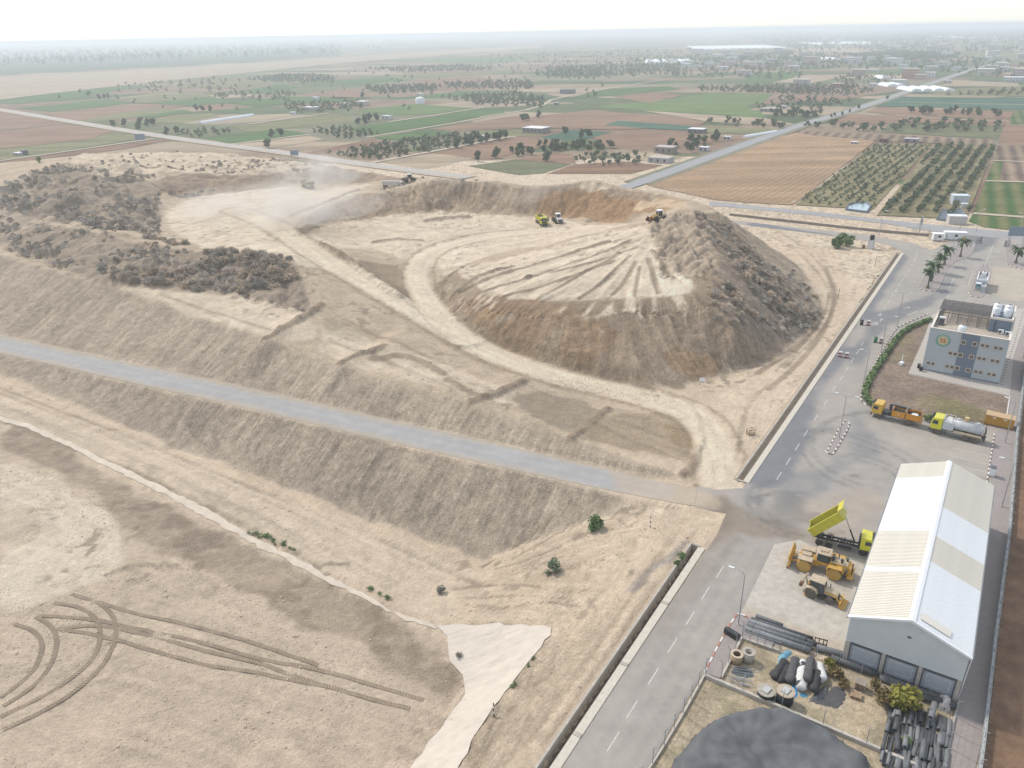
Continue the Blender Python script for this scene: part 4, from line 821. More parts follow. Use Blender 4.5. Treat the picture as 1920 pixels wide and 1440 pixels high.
FM = dict(brown=field_mat('ploughed_brown', (.25, .16, .108), (.205, .132, .09), 4, A1), dbrown=field_mat('ploughed_dark', (.225, .14, .092), (.175, .11, .075), 4, A1), tan=field_mat('stubble_tan', (.35, .24, .15), (.29, .19, .115), 3.2, A2, .6), pale=field_mat('fallow_pale', (.36, .285, .205), (.33, .26, .185), 6, A1, .3),
          green=field_mat('crop_green', (.07, .135, .04), (.105, .145, .06), 3, A1), bright=field_mat('crop_bright', (.12, .185, .06), (.13, .16, .075), 4, A1), olive=field_mat('meadow_olive', (.175, .175, .085), (.2, .175, .1), 5, A1), dolive=field_mat('meadow_dark', (.13, .145, .075), (.17, .15, .09), 4, A1), teal=field_mat('crop_teal', (.06, .125, .085), (.075, .12, .08), 6, A1, .4),
          rows=field_mat('crop_rows', (.055, .11, .03), (.17, .16, .07), 7, A2 + R(6), .9), brows=field_mat('bare_rows', (.14, .10, .08), (.30, .225, .155), 7, A2 + R(6), .9), orch=field_mat('orchard_floor', (.215, .19, .105), (.27, .225, .14), 8, A2, .5), wood=field_mat('wood_floor', (.07, .095, .06), (.09, .11, .06), 9, A1))
FI = [0]
def ca(x, y): return (x / 3, 40 + y / 3)
def cb(x, y): return (500 + x / 3, 40 + y / 3)
def cc_(x, y): return (900 + x / 3, 40 + y / 3)
def cdd(x, y): return (1400 + x / 3.6, 40 + y / 3.6)
I_ = lambda x, y: (x, y)
def field(kind, pts, f=I_, name=None):
    FI[0] += 1; pts = [f(*p) for p in pts]
    MB().slab(UP(pts), None, .02 + (FI[0] % 14) * .02).build('field_of_' + kind if not name else name, FM[kind])['kind'] = 'structure'
for kd, f, pts in [
 ('wood', I_, [(-150, 103), (0, 108), (300, 98), (640, 85), (640, 104), (330, 124), (0, 141), (-150, 150)]), ('pale', I_, [(-150, 152), (330, 127), (640, 107), (1010, 84), (1020, 89), (640, 118), (430, 140), (330, 149), (0, 186), (-150, 205)]),
 ('brown', I_, [(-40, 200), (60, 218), (127, 232), (0, 245), (-60, 250)]), ('brown', I_, [(-150, 262), (0, 247), (127, 233), (213, 245), (167, 262), (20, 277), (-150, 290)]), ('olive', I_, [(-150, 292), (20, 278), (167, 263), (213, 246), (283, 257), (57, 293), (-150, 318)]), ('dbrown', I_, [(-150, 323), (0, 304), (290, 262), (330, 261), (235, 280), (60, 300), (30, 330), (0, 350), (-150, 370)]),
 ('green', ca, [(80, 490), (520, 450), (750, 460), (300, 512)]), ('green', ca, [(0, 445), (280, 405), (620, 375), (760, 372), (420, 432), (60, 468)]), ('olive', ca, [(600, 435), (880, 405), (1130, 400), (1200, 425), (820, 460), (720, 456)]), ('green', ca, [(820, 462), (1180, 425), (1350, 455), (1060, 475)]),
 ('brown', ca, [(230, 517), (820, 465), (1060, 477), (760, 530), (400, 562)]), ('olive', ca, [(400, 565), (700, 512), (850, 490), (1060, 500), (740, 545), (480, 575)]), ('green', ca, [(740, 540), (1030, 500), (1090, 510), (850, 545)]), ('olive', ca, [(840, 548), (1190, 515), (1240, 535), (1000, 575)]), ('dolive', ca, [(490, 585), (830, 552), (1150, 585), (930, 642), (780, 622)]),
 ('brown', ca, [(1060, 475), (1280, 465), (1480, 485), (1200, 500)]), ('green', ca, [(1200, 502), (1440, 480), (1500, 487), (1280, 515)]), ('green', ca, [(1130, 655), (1560, 605), (1740, 633), (1300, 690)]), ('olive', ca, [(1300, 595), (1860, 522), (1940, 530), (2000, 560), (1600, 602), (1400, 625)]), ('pale', ca, [(1330, 692), (1740, 643), (1820, 665), (1500, 722)]),
 ('green', ca, [(1340, 390), (1560, 358), (1730, 370), (1420, 402)]), ('green', ca, [(1300, 460), (1600, 423), (2100, 430), (1920, 455), (1440, 477)]), ('brown', ca, [(1720, 410), (2010, 385), (2100, 420), (1900, 427)]), ('olive', ca, [(1000, 350), (1300, 330), (1800, 345), (1500, 358), (1330, 380), (1000, 378)]),
 ('bright', cb, [(510, 500), (820, 465), (1150, 488), (960, 520), (680, 527)]), ('green', cb, [(450, 605), (950, 535), (1190, 492), (1330, 495), (1340, 515), (600, 645)]), ('green', cb, [(600, 658), (880, 612), (1090, 625), (760, 672)]), ('dbrown', cb, [(210, 742), (590, 662), (740, 687), (400, 722), (330, 748)]), ('pale', cb, [(630, 792), (940, 742), (1170, 770), (960, 822), (880, 832)]),
 ('brown', cb, [(920, 605), (1400, 532), (1560, 560), (1480, 582), (1080, 622)]), ('brown', cb, [(930, 740), (1400, 652), (1680, 672), (1560, 702), (1250, 782)]), ('dolive', cb, [(1130, 815), (1400, 777), (1720, 805), (1560, 855), (1420, 867)]), ('dbrown', cb, [(1730, 805), (2010, 790), (2230, 810), (2050, 860), (1580, 858)]), ('green', cb, [(240, 340), (700, 315), (860, 330), (500, 355)]), ('brown', cb, [(760, 335), (1200, 310), (1300, 340), (1000, 357)]), ('brown', cb, [(200, 405), (500, 380), (660, 420), (400, 436)]), ('bright', cb, [(700, 230), (1200, 200), (1600, 195), (1300, 236)]), ('olive', cb, [(650, 300), (1100, 285), (1500, 270), (1200, 305), (760, 330)]), ('green', cb, [(640, 440), (1050, 400), (1400, 385), (1000, 430)]),
 ('brown', cc_, [(0, 612), (330, 532), (640, 500), (900, 527), (1270, 562), (1240, 590), (760, 612), (330, 600)]), ('teal', cc_, [(700, 585), (780, 560), (1180, 590), (1210, 618), (900, 602)]), ('brown', cc_, [(620, 692), (760, 622), (1200, 642), (1480, 650), (1500, 662), (1000, 722), (900, 727), (640, 702)]), ('teal', cc_, [(340, 652), (500, 612), (740, 622), (600, 662), (440, 672)]), ('olive', cc_, [(0, 612), (300, 605), (360, 640), (140, 650), (0, 655)]),
 ('bright', cc_, [(640, 480), (1050, 440), (1280, 405), (1660, 410), (1500, 480), (1600, 540), (1250, 520), (900, 500)]), ('green', cc_, [(500, 430), (700, 380), (1060, 365), (1130, 382), (760, 420)]), ('brown', cc_, [(740, 422), (960, 402), (1140, 415), (950, 460)]), ('pale', cc_, [(910, 502), (1260, 525), (1600, 545), (1780, 580), (1500, 582), (1270, 562)]), ('olive', cc_, [(1240, 592), (1500, 600), (1680, 610), (1560, 640), (1220, 625)]), ('pale', cc_, [(780, 745), (960, 735), (1140, 770), (1000, 800), (900, 780)]), ('brown', cc_, [(215, 780), (380, 740), (520, 750), (540, 800), (400, 800)]),
 ('tan', I_, [(1206, 344), (1467, 256), (1500, 247), (1640, 265), (1488, 385), (1400, 380), (1338, 375), (1280, 362), (1230, 352)]),
 ('brows', cdd, [(270, 742), (420, 745), (1660, 800), (1672, 850), (1200, 822), (865, 808), (450, 772)]), ('orch', cdd, [(865, 828), (1252, 830), (850, 1272), (330, 1242)]), ('orch', cdd, [(1268, 833), (1672, 850), (1480, 1340), (876, 1312)]),
 ('brown', cdd, [(1735, 700), (2000, 700), (2000, 832), (1700, 832)]), ('brows', cdd, [(1694, 838), (2000, 838), (2000, 950), (1664, 940)]), ('rows', cdd, [(1664, 945), (1730, 947), (1706, 1082), (1616, 1075)]), ('brows', cdd, [(1735, 948), (2000, 958), (2000, 1090), (1712, 1082)]), ('rows', cdd, [(1612, 1085), (2050, 1096), (2050, 1335), (1530, 1296)]), ('rows', cdd, [(1526, 1304), (2050, 1342), (2050, 1440), (1600, 1390), (1496, 1352)]), ('rows', cdd, [(1790, 602), (2000, 602), (2000, 695), (1775, 695)]),
 ('dolive', cdd, [(960, 690), (1080, 668), (1740, 705), (1690, 795), (900, 752)]), ('brown', cdd, [(700, 627), (1060, 642), (1760, 682), (1735, 702), (960, 690), (560, 692)]), ('brown', cdd, [(900, 577), (1130, 590), (1800, 612), (1780, 660), (1060, 640), (800, 612)]), ('teal', cdd, [(1000, 508), (2000, 522), (2000, 602), (1250, 582), (880, 572)]), ('olive', cdd, [(1180, 470), (1872, 430), (2000, 440), (2000, 510), (1300, 500)]), ('pale', cdd, [(1400, 398), (1830, 418), (1840, 440), (1300, 440)]),
 ('brown', cdd, [(250, 500), (790, 510), (560, 540), (330, 540)]), ('bright', cdd, [(0, 490), (170, 490), (100, 560), (0, 562)]), ('bright', cdd, [(-60, 600), (90, 600), (130, 650), (-60, 652)]), ('green', cdd, [(0, 345), (400, 340), (240, 410), (0, 420)]), ('pale', cdd, [(170, 412), (400, 365), (640, 375), (440, 417)]), ('pale', cdd, [(280, 195), (640, 165), (920, 190), (640, 230), (340, 230)]), ('olive', cdd, [(1450, 240), (1640, 200), (2000, 205), (2000, 240), (1600, 250)]), ('green', cdd, [(600, 100), (900, 90), (1500, 90), (1300, 130), (700, 125)]), ('green', cdd, [(800, 330), (1150, 335), (1100, 350), (760, 348)]),
]: field(kd, pts, f)
def lane(name, pts, wd, c_, z=.32, f=I_, gapc=None):
    p = smooth_line(UP([f(*q) for q in pts]), 1); a, b = [], []
    for i, q in enumerate(p):
        d = (p[min(i + 1, len(p) - 1)] - p[max(i - 1, 0)]).normalized(); n = Vector((d.y, -d.x, 0)); a.append(q + n * wd / 2); b.append(q - n * wd / 2)
    mb = MB()
    for i in range(len(p) - 1): mb.quad(*[(v.x, v.y, z) for v in (a[i], a[i + 1], b[i + 1], b[i])])
    return tag(mb.build(name, c_), kind='structure')
DIRT = M('dirt_track', (.43, .36, .275), .95, var=.15, scale=.2); FARR = M('far_asphalt', (.27, .27, .27), .85, var=.12, scale=.3); SHO = M('road_shoulder', (.40, .33, .25), .95, var=.2, scale=.2)
lane('road_shoulder', [(-150, 182), (0, 206), (100, 223), (283, 253), (400, 270), (500, 282.5), (560, 291), (640, 303), (720, 313.5), (815, 326), (880, 334)], 13, SHO, .31); lane('back_road', [(-150, 181), (0, 205), (100, 222), (283, 252.5), (400, 269.5), (500, 282), (560, 290.5), (640, 302), (720, 313), (815, 325.5), (880, 333)], 7, M('back_asphalt', (.37, .345, .315), .9, var=.12, scale=.3), .35)
lane('road_shoulder', [(1195, 344), (1400, 271), (1503, 234.5), (1594, 209.5), (1694, 175), (1808, 135.5)], 16, M('verge', (.19, .18, .12), .95, var=.3, scale=.1), .31); lane('diagonal_road', [(1160, 356), (1200, 343), (1400, 270.5), (1503, 234), (1594, 209), (1694, 174.5), (1808, 135), (1866, 118)], 8.5, FARR, .36)
for f, pts, wd in [(I_, [(-150, 322), (0, 302.5), (290, 260.5)], 4), (cb, [(590, 797), (1100, 702), (1340, 655), (1400, 650)], 4.5), (cb, [(560, 655), (1000, 582), (1210, 545)], 4), (cb, [(690, 567), (1000, 520), (1220, 485)], 4), (cb, [(-100, 580), (0, 565), (350, 517)], 4), (ca, [(1300, 693), (1740, 637)], 4), (cc_, [(0, 540), (330, 490), (420, 430), (880, 352), (1040, 330)], 4), (ca, [(130, 472), (560, 440), (1000, 405)], 5), (ca, [(-200, 470), (0, 438), (700, 355), (1000, 322), (1300, 293), (1800, 240)], 6), (cdd, [(1070, 492), (1500, 505), (2000, 520)], 5), (cdd, [(690, 625), (1080, 640), (1500, 668)], 3), (cdd, [(1030, 545), (1400, 556), (2000, 566)], 3), (cdd, [(1530, 1300), (2050, 1339)], 3.5), (cdd, [(1612, 1080), (2050, 1093)], 3), (cdd, [(1664, 943), (2000, 955)], 3), (ca, [(0, 335), (900, 262), (1800, 215)], 6), (cdd, [(240, 410), (400, 365), (640, 372)], 4)]:
    lane('dirt_track', pts, wd, DIRT, .33, f)

# ---------------------------------------------------------------- trees
def leaf_mat(name, c, c2):
    mt = M(name, c, .8, var=.35, scale=.9, rgb2=c2, spec=.15); n = mt.node_tree; L = n.links.new; b = n.nodes['Principled BSDF']
    oi = n.nodes.new('ShaderNodeObjectInfo'); cr = n.nodes.new('ShaderNodeValToRGB'); e = cr.color_ramp.elements; e[0].color = (.72, .78, .75, 1); e[1].color = (1.25, 1.18, 1.1, 1); L(oi.outputs['Random'], cr.inputs[0])
    k = n.nodes.new('ShaderNodeMix'); k.data_type = 'RGBA'; k.blend_type = 'MULTIPLY'; k.inputs[0].default_value = 1; src = b.inputs['Base Color'].links[0].from_socket; L(src, k.inputs[6]); L(cr.outputs[0], k.inputs[7]); L(k.outputs[2], b.inputs['Base Color']); return mt
LEAF = leaf_mat('olive_leaf', (.16, .185, .11), (.09, .112, .062)); LEAFD = leaf_mat('dark_leaf', (.11, .145, .075), (.06, .085, .042)); BARK = M('bark', (.14, .105, .075), .9, var=.3, scale=3)
def rq(rng, c, s, up=.3):
    """one leaf clump: a small bent quad, random attitude"""
    n = Vector(rng.normal(size=3)); n.z += up; n.normalize(); t = n.orthogonal().normalized(); t = Matrix.Rotation(rng.uniform(0, 6.28), 3, n) @ t; b = n.cross(t); c = Vector(c)
    return [c - t * s - b * s * .7, c + t * s * .8 - b * s * .8 + n * s * .25, c + t * s + b * s * .7, c - t * s * .8 + b * s * .8 - n * s * .2]
def crown(seed, n, lobes, size, mat, name='crown', shell=.55):
    """foliage from n leaf clumps spread over several lobes (x, y, z, radius, zscale)"""
    rng = np.random.default_rng(seed); mb = MB(); wt = np.array([l[3] ** 2 for l in lobes]); wt = wt / wt.sum()
    for _ in range(n):
        l = lobes[rng.choice(len(lobes), p=wt)]; d = Vector(rng.normal(size=3)).normalized(); r = l[3] * (shell + (1.08 - shell) * rng.random())
        mb.quad(*rq(rng, (l[0] + d.x * r, l[1] + d.y * r, l[2] + d.z * r * l[4]), size * rng.uniform(.6, 1.25)))
    return mb.mesh(name, mat)
def trunk_mesh(h, r, limbs, mat=BARK, seed=1):
    rng = np.random.default_rng(seed); mb = MB().cyl((0, 0, -.25), (.06, .02, h), r, r * .6, 6)
    for i in range(limbs):
        a = 2 * PI * i / limbs + rng.uniform(-.4, .4); mb.cyl((.05, 0, h * .85), (math.cos(a) * h * .8, math.sin(a) * h * .8, h * 1.9), r * .5, r * .15, 5)
    return mb.mesh('trunk', mat)
def lobes(seed, k, w_, h0, h1, zr=.8):
    rng = np.random.default_rng(seed); out = [(0, 0, (h0 + h1) / 2, w_ * .62, (h1 - h0) / w_ * .8)]
    for i in range(k):
        a = rng.uniform(0, 6.28); r = w_ * rng.uniform(.35, .62); out.append((math.cos(a) * r, math.sin(a) * r, rng.uniform(h0 + .15 * (h1 - h0), h1 - .2 * (h1 - h0)), w_ * rng.uniform(.3, .48), zr))
    return out
OL = [(crown(100 + i, 150, lobes(i + 3, 5, .5, .14, .95), .10, LEAF, shell=.35), trunk_mesh(.22, .05, 3, seed=i)) for i in range(3)]       # unit height
DT = [(crown(120 + i, 160, lobes(i + 33, 6, .46, .12, 1.0), .10, LEAFD, shell=.35), trunk_mesh(.25, .05, 3, seed=i + 9)) for i in range(2)]
def lowtree(seed, n, w_, h0, h1, s): return [rq(np.random.default_rng(seed + i), *q) for i, q in enumerate([((math.cos(a) * r, math.sin(a) * r, z), s) for a, r, z in [(seed + i * 2.4, w_ * (.2 + .8 * ((i * .37) % 1)), h0 + (h1 - h0) * ((i * .618) % 1)) for i in range(n)]])]
LOWQ = np.array([[list(v) for v in q] for q in lowtree(5, 22, .42, .12, .92, .2)]); TALLQ = np.array([[list(v) for v in q] for q in lowtree(11, 14, .2, .1, 1.0, .17)])
def mass(name, pts, quads, mat, label, cat):
    """uncountable far trees joined in one mesh: pts rows x, y, z, height, turn"""
    pts = np.array(pts); c, s = np.cos(pts[:, 4]), np.sin(pts[:, 4]); q = quads.reshape(-1, 3)
    X = (q[None, :, 0] * c[:, None] - q[None, :, 1] * s[:, None]) * pts[:, 3:4] * pts[:, 5:6] + pts[:, 0:1]; Y = (q[None, :, 0] * s[:, None] + q[None, :, 1] * c[:, None]) * pts[:, 3:4] * pts[:, 5:6] + pts[:, 1:2]; Zz = q[None, :, 2] * pts[:, 3:4] + pts[:, 2:3]
    co = np.stack([X, Y, Zz], -1).reshape(-1, 3); me = bpy.data.meshes.new(name); n = len(co); me.vertices.add(n); me.vertices.foreach_set('co', co.astype(np.float32).ravel()); me.loops.add(n); me.loops.foreach_set('vertex_index', np.arange(n, dtype=np.int32)); me.polygons.add(n // 4); me.polygons.foreach_set('loop_start', np.arange(0, n, 4, dtype=np.int32)); me.materials.append(mat); me.update(calc_edges=True)
    return tag(link_mesh(name, me), label, cat, kind='stuff')
TREES = []
def grove(f, pts, sp, h, lab, grp, p=.85, ang=A1, jit=.25, sp2=None, kind='olive_tree'):
    poly = UP([f(*q) for q in pts]); ca_, sa = math.cos(ang), math.sin(ang); sp2 = sp2 or sp
    u_ = [q.x * ca_ + q.y * sa for q in poly]; v_ = [-q.x * sa + q.y * ca_ for q in poly]
    uu, vv = np.meshgrid(np.arange(min(u_), max(u_), sp), np.arange(min(v_), max(v_), sp2)); uu = uu.ravel(); vv = vv.ravel()
    uu = uu + RNG.normal(size=len(uu)) * jit * sp; vv = vv + RNG.normal(size=len(vv)) * jit * min(sp2, sp)
    x, y = uu * ca_ - vv * sa, uu * sa + vv * ca_; k = inside(x, y, poly) & (RNG.random(len(x)) < p)
    if '{}' in lab:
        ri = ((max(v_) - vv) / sp2).astype(int)[k]; od = ['first', 'second', 'third', 'fourth', 'fifth', 'sixth', 'seventh', 'eighth', 'ninth', 'tenth', 'eleventh', 'twelfth', 'last']
        for a, b, r_ in zip(x[k], y[k], ri): TREES.append((a, b, h * RNG.uniform(.7, 1.2), lab.format(od[min(r_, 12)]), grp, kind))
        return
    for a, b in zip(x[k], y[k]): TREES.append((a, b, h * (.72 if h > 4 else 1) * RNG.uniform(.7, 1.2), lab, grp, kind))
g1 = 'olive trees of the farmland orchards'
grove(cb, [(350, 745), (600, 705), (900, 655), (1160, 642), (1190, 680), (900, 740), (620, 787), (560, 787)], 6, 5, 'olive tree in the long orchard beside the pale back road', g1)
grove(cb, [(240, 622), (430, 600), (650, 636), (460, 667)], 7, 5, 'olive tree in the short wedge shaped orchard above the back road', g1, jit=.08)
grove(cb, [(540, 370), (1000, 362), (940, 392), (640, 412)], 9, 6, 'olive tree in the middle distance orchard near the white tank', g1)
grove(cb, [(980, 430), (1400, 400), (1560, 440), (1550, 480), (1230, 480)], 9, 6, 'olive tree in the broad grove between the green plots', g1, .7)
grove(cb, [(80, 475), (400, 450), (560, 465), (550, 490), (200, 522)], 9, 6, 'olive tree among the small farm houses', g1, .6, jit=.5)
grove(cc_, [(510, 785), (640, 742), (950, 760), (930, 805), (640, 822)], 7, 5, 'olive tree in the grove left of the grey walls', g1, .85, jit=.2)
grove(cc_, [(130, 745), (380, 692), (770, 700), (720, 732), (400, 742), (150, 772)], 7, 6.5, 'dark leafy tree in the belt above the dumps', 'dark trees of the farmland', .75, jit=.45, kind='dark_tree')
grove(cc_, [(1060, 690), (1340, 652), (1330, 712), (1190, 740), (1080, 730)], 8, 7.5, 'dark leafy tree beside the farm buildings on the diagonal road', 'dark trees of the farmland', .75, jit=.4, kind='dark_tree')
grove(cc_, [(1270, 575), (1360, 560), (1720, 582), (1700, 606), (1460, 600)], 9, 7, 'grey green tree in the row along the field edge left of the diagonal road', g1, .8, jit=.4)
grove(cc_, [(1215, 372), (1920, 362), (1920, 412), (1230, 392)], 10, 6, 'olive tree in the wide far orchard', g1, .9, jit=.15)
grove(cdd, [(960, 700), (1080, 672), (1735, 700), (1690, 750), (960, 745)], 9, 7, 'large olive tree in the double row behind the furrowed strip', 'large olives behind the furrowed strip', .85, jit=.2, ang=R(-31))
grove(cdd, [(400, 700), (700, 705), (960, 718), (900, 752), (600, 735), (380, 718)], 9, 7, 'large olive tree in the belt beside the diagonal road', 'large olives behind the furrowed strip', .8, jit=.35)
grove(cdd, [(1105, 608), (1300, 605), (1760, 632), (1740, 658), (1105, 632)], 11, 8.5, 'big round tree in the row between two brown plots', 'large olives behind the furrowed strip', .8, jit=.3, kind='dark_tree')
grove(cdd, [(870, 835), (1245, 838), (850, 1262), (345, 1235)], 4.2, 1.8, 'young olive tree in the {} row of the square orchard, counted from the tan field', 'young olives of the square orchard', .9, A2, .1, 4.2)
grove(cdd, [(1285, 840), (1668, 855), (1490, 1300), (900, 1300)], 3.2, 2.9, 'olive tree in the {} row of the close orchard, counted from the square orchard', 'olive rows beside the pump house', .88, A2 + R(1), .1, 5.7)
grove(cdd, [(0, 445), (300, 455), (700, 440), (860, 470), (700, 510), (0, 480)], 11, 6, 'olive tree in the grove behind the bright green field', g1, .75, jit=.3)
grove(cdd, [(0, 570), (300, 515), (780, 540), (600, 600), (480, 610), (60, 590)], 11, 6, 'olive tree scattered on the yellow land left of the diagonal road', g1, .6, jit=.45)
grove(cdd, [(150, 615), (510, 612), (490, 652), (180, 655)], 7, 6, 'dark tree in the thick grove left of the diagonal road', 'dark trees of the farmland', .85, jit=.3, kind='dark_tree')
for pts in ([(1380, 40), (1250, 300)],): pass
grove(ca, [(1000, 635), (1150, 610), (1370, 625), (1100, 660)], 8, 5, 'olive tree in the small orchard left of the green plot', g1, .85, jit=.2)
for x, y in [(640, 595), (700, 590), (790, 580), (830, 590), (860, 585), (780, 612), (1510, 715), (1530, 655), (1580, 648), (940, 640), (1000, 635), (560, 440), (590, 437), (610, 434), (500, 420), (1185, 510), (1140, 508), (1105, 503)]: TREES.append((*U(*ca(x, y)).xy, 6.5, 'dark bushy tree standing alone among the plots', 'single dark trees among the plots', 'dark_tree'))
for x, y in [(1190, 790), (1290, 770), (1180, 665), (1155, 700), (1130, 700), (1070, 715), (1205, 690), (1240, 680), (1285, 672), (1310, 668), (1340, 660), (540, 430), (1680, 640), (1770, 660), (1810, 655), (1575, 790), (1440, 565), (1530, 545), (1460, 560), (580, 560), (555, 565), (620, 560), (515, 585), (555, 580)]: TREES.append((*U(*cb(x, y)).xy, 6.5, 'dark bushy tree standing alone among the plots', 'single dark trees among the plots', 'dark_tree'))
grove(ca, [(1380, 330), (1600, 300), (1900, 310), (1880, 345), (1500, 345)], 12, 6, 'olive tree of the far left grove', g1, .8); grove(ca, [(1200, 410), (1640, 400), (1640, 445), (1220, 445)], 13, 6, 'olive tree of the far left grove', g1, .6, jit=.5); grove(ca, [(700, 350), (1250, 320), (1350, 385), (780, 400)], 17, 6, 'olive tree of the far left grove', g1, .35, jit=.6)
grove(cb, [(560, 265), (1150, 245), (1250, 275), (800, 290)], 13, 6, 'olive tree of the far middle grove', g1, .8); grove(cb, [(1450, 290), (1900, 235), (2300, 250), (2300, 300), (1700, 330)], 14, 6, 'olive tree of the far middle grove', g1, .6, jit=.4); grove(cc_, [(350, 260), (700, 250), (720, 300), (400, 320)], 12, 6, 'olive tree of the far middle grove', g1, .6, jit=.4); grove(cb, [(1000, 350), (1500, 335), (1500, 385), (1050, 380)], 10, 6, 'olive tree of the far middle grove', g1, .7)
grove(cdd, [(-300, 260), (300, 200), (900, 230), (1700, 250), (1872, 300), (1872, 400), (1200, 330), (500, 320), (0, 330)], 17, 7, 'x', g1, .55, jit=.6); grove(cdd, [(640, 225), (1000, 205), (1450, 215), (1400, 250), (900, 260)], 11, 7, 'x', g1, .85, jit=.4); grove(I_, [(1180, 110), (1400, 100), (1500, 108), (1500, 150), (1180, 140)], 20, 7, 'x', g1, .55, jit=.6); grove(I_, [(1350, 60), (1980, 52), (1980, 100), (1500, 95)], 34, 9, 'x', g1, .5, jit=.6); grove(I_, [(900, 105), (1300, 90), (1300, 112), (900, 135)], 30, 7, 'x', g1, .4, jit=.6); grove(I_, [(100, 170), (700, 130), (1150, 120), (1150, 200), (600, 220), (100, 200)], 40, 6, 'x', g1, .3, jit=.6)
grove(cdd, [(500, 655), (800, 575), (1050, 490), (1075, 495), (830, 590), (540, 665)], 9, 5, 'bush on the verge of the diagonal road', 'verge bushes of the diagonal road', .5, jit=.5, kind='dark_tree'); grove(cdd, [(640, 365), (1100, 370), (1000, 400), (860, 430), (700, 420), (540, 400)], 14, 6, 'x', g1, .5, jit=.5); grove(cdd, [(1330, 500), (1872, 455), (1900, 500), (1400, 505)], 9, 5, 'x', g1, .7, A2, .1)
grove(cdd, [(600, 380), (700, 385), (760, 460), (640, 470)], 14, 6, 'x', g1, .4, jit=.5)
TREES = [t for t in TREES]
app = [(-t[2] * (1.0 if t[3] != 'x' else .0) / math.hypot(t[0], t[1]), i) for i, t in enumerate(TREES)]; app.sort()
rest = {'olive_tree': [], 'dark_tree': []}; cnt = {'olive_tree': 0, 'dark_tree': 0}
for _, i in app:
    x, y, h, lab, grp, kd = TREES[i]
    if cnt[kd] < (300 if kd == 'olive_tree' else 220) and lab != 'x':
        cnt[kd] += 1; v = (OL if kd == 'olive_tree' else DT)[i % (3 if kd == 'olive_tree' else 2)]
        r_ = thing(kd, lab, 'tree', (x, y, 0), RNG.uniform(0, 6.28), grp); r_.scale = (h * RNG.uniform(.9, 1.2),) * 2 + (h,)
        link_mesh('crown', v[0], r_); link_mesh('trunk', v[1], r_)
    else: rest[kd].append((x, y, 0, h, RNG.uniform(0, 6.28), RNG.uniform(.85, 1.3)))
mass('olive_grove', rest['olive_tree'], LOWQ, LEAF, 'mass of small far olive trees spread over the plain', 'olive grove')
if rest['dark_tree']: mass('far_thicket', rest['dark_tree'], LOWQ, LEAFD, 'far dark thicket of small trees between the plots', 'thicket')
fw = []
for pts, n_, h in (([(-200, 88), (0, 92), (200, 86), (640, 76), (640, 100), (320, 112), (0, 124), (-200, 130)], 2600, 13), ([(640, 78), (1000, 64), (1000, 72), (640, 96)], 600, 11), ([(1000, 60), (1960, 46), (1960, 58), (1000, 68)], 900, 12)):
    poly = UP(pts); k_ = 0
    xs_, ys_ = [p.x for p in poly], [p.y for p in poly]
    X = RNG.uniform(min(xs_), max(xs_), n_ * 8); Y = np.exp(RNG.uniform(math.log(min(ys_)), math.log(max(ys_)), n_ * 8)); k = inside(X, Y, poly)
    for a, b in list(zip(X[k], Y[k]))[:n_]: fw.append((a, b, 0, h * RNG.uniform(.6, 1.4), RNG.uniform(0, 6.28), RNG.uniform(1.0, 2.2)))
mass('far_woods', fw, TALLQ, LEAFD, 'hazy band of tall woods along the horizon', 'woods')
# ---------------------------------------------------------------- hangar
WHITE = M('white_sheet', (.74, .75, .75), .45, var=.05, scale=.6, spec=.4); BEIGE = M('clear_sheet', (.64, .60, .52), .5, var=.08, scale=.6, spec=.4); WALLB = M('hangar_wall', (.56, .585, .585), .6, var=.06, scale=.5)
TRIM = M('white_trim', (.72, .73, .74), .5, var=.05); DGREY = M('dark_grey', (.10, .105, .115), .6, var=.15); DOORC = M('door_sheet', (.38, .40, .43), .5, var=.08); CONC = M('concrete', (.42, .385, .335), .9, var=.18, scale=1.2, bump=.15); STEEL = M('galvanised', (.36, .37, .38), .45, .6, var=.15); TANK = M('tank_white', (.72, .74, .75), .5, var=.08, scale=2); BLACK = M('black_plastic', (.03, .03, .033), .6, var=.3); RUST = M('rusty', (.16, .085, .05), .85, var=.4, scale=4)
GLASS = M('window_glass', (.045, .055, .06), .15, var=.1, spec=.6)
HA = R(57.0); HO = Vector((39.3, 70.4, 0)); HL, HW, HE, HR = 40.4, 12.3, 6.95, 9.25
hd = Vector((math.cos(HA), math.sin(HA), 0))
hang = thing('hangar', 'long grey steel shed with white and beige striped gabled roof', 'hangar', HO, HA)
y1 = -HW; yc = -HW / 2
w_ = MB(); w_.bb(.1, HL - .1, -.16, -.02, 0, HE - .05); w_.bb(.1, HL - .1, y1 + .02, y1 + .16, 0, HE - .05)
w_.add([(HL - .05, -.02, 0), (HL - .05, y1 + .02, 0), (HL - .05, y1 + .02, HE), (HL - .05, yc, HR - .1), (HL - .05, -.02, HE)], [(0, 1, 2, 3, 4)]); w_.build('side_wall', WALLB, hang)
def gy(y): return HE + (HR - HE) * (1 - abs(y - yc) / (HW / 2))
doors = [(-.55, -4.05), (-4.45, -7.95), (-8.35, -11.85)]; DT_, DB_ = 3.15, .35
g_ = MB(); nP = 41
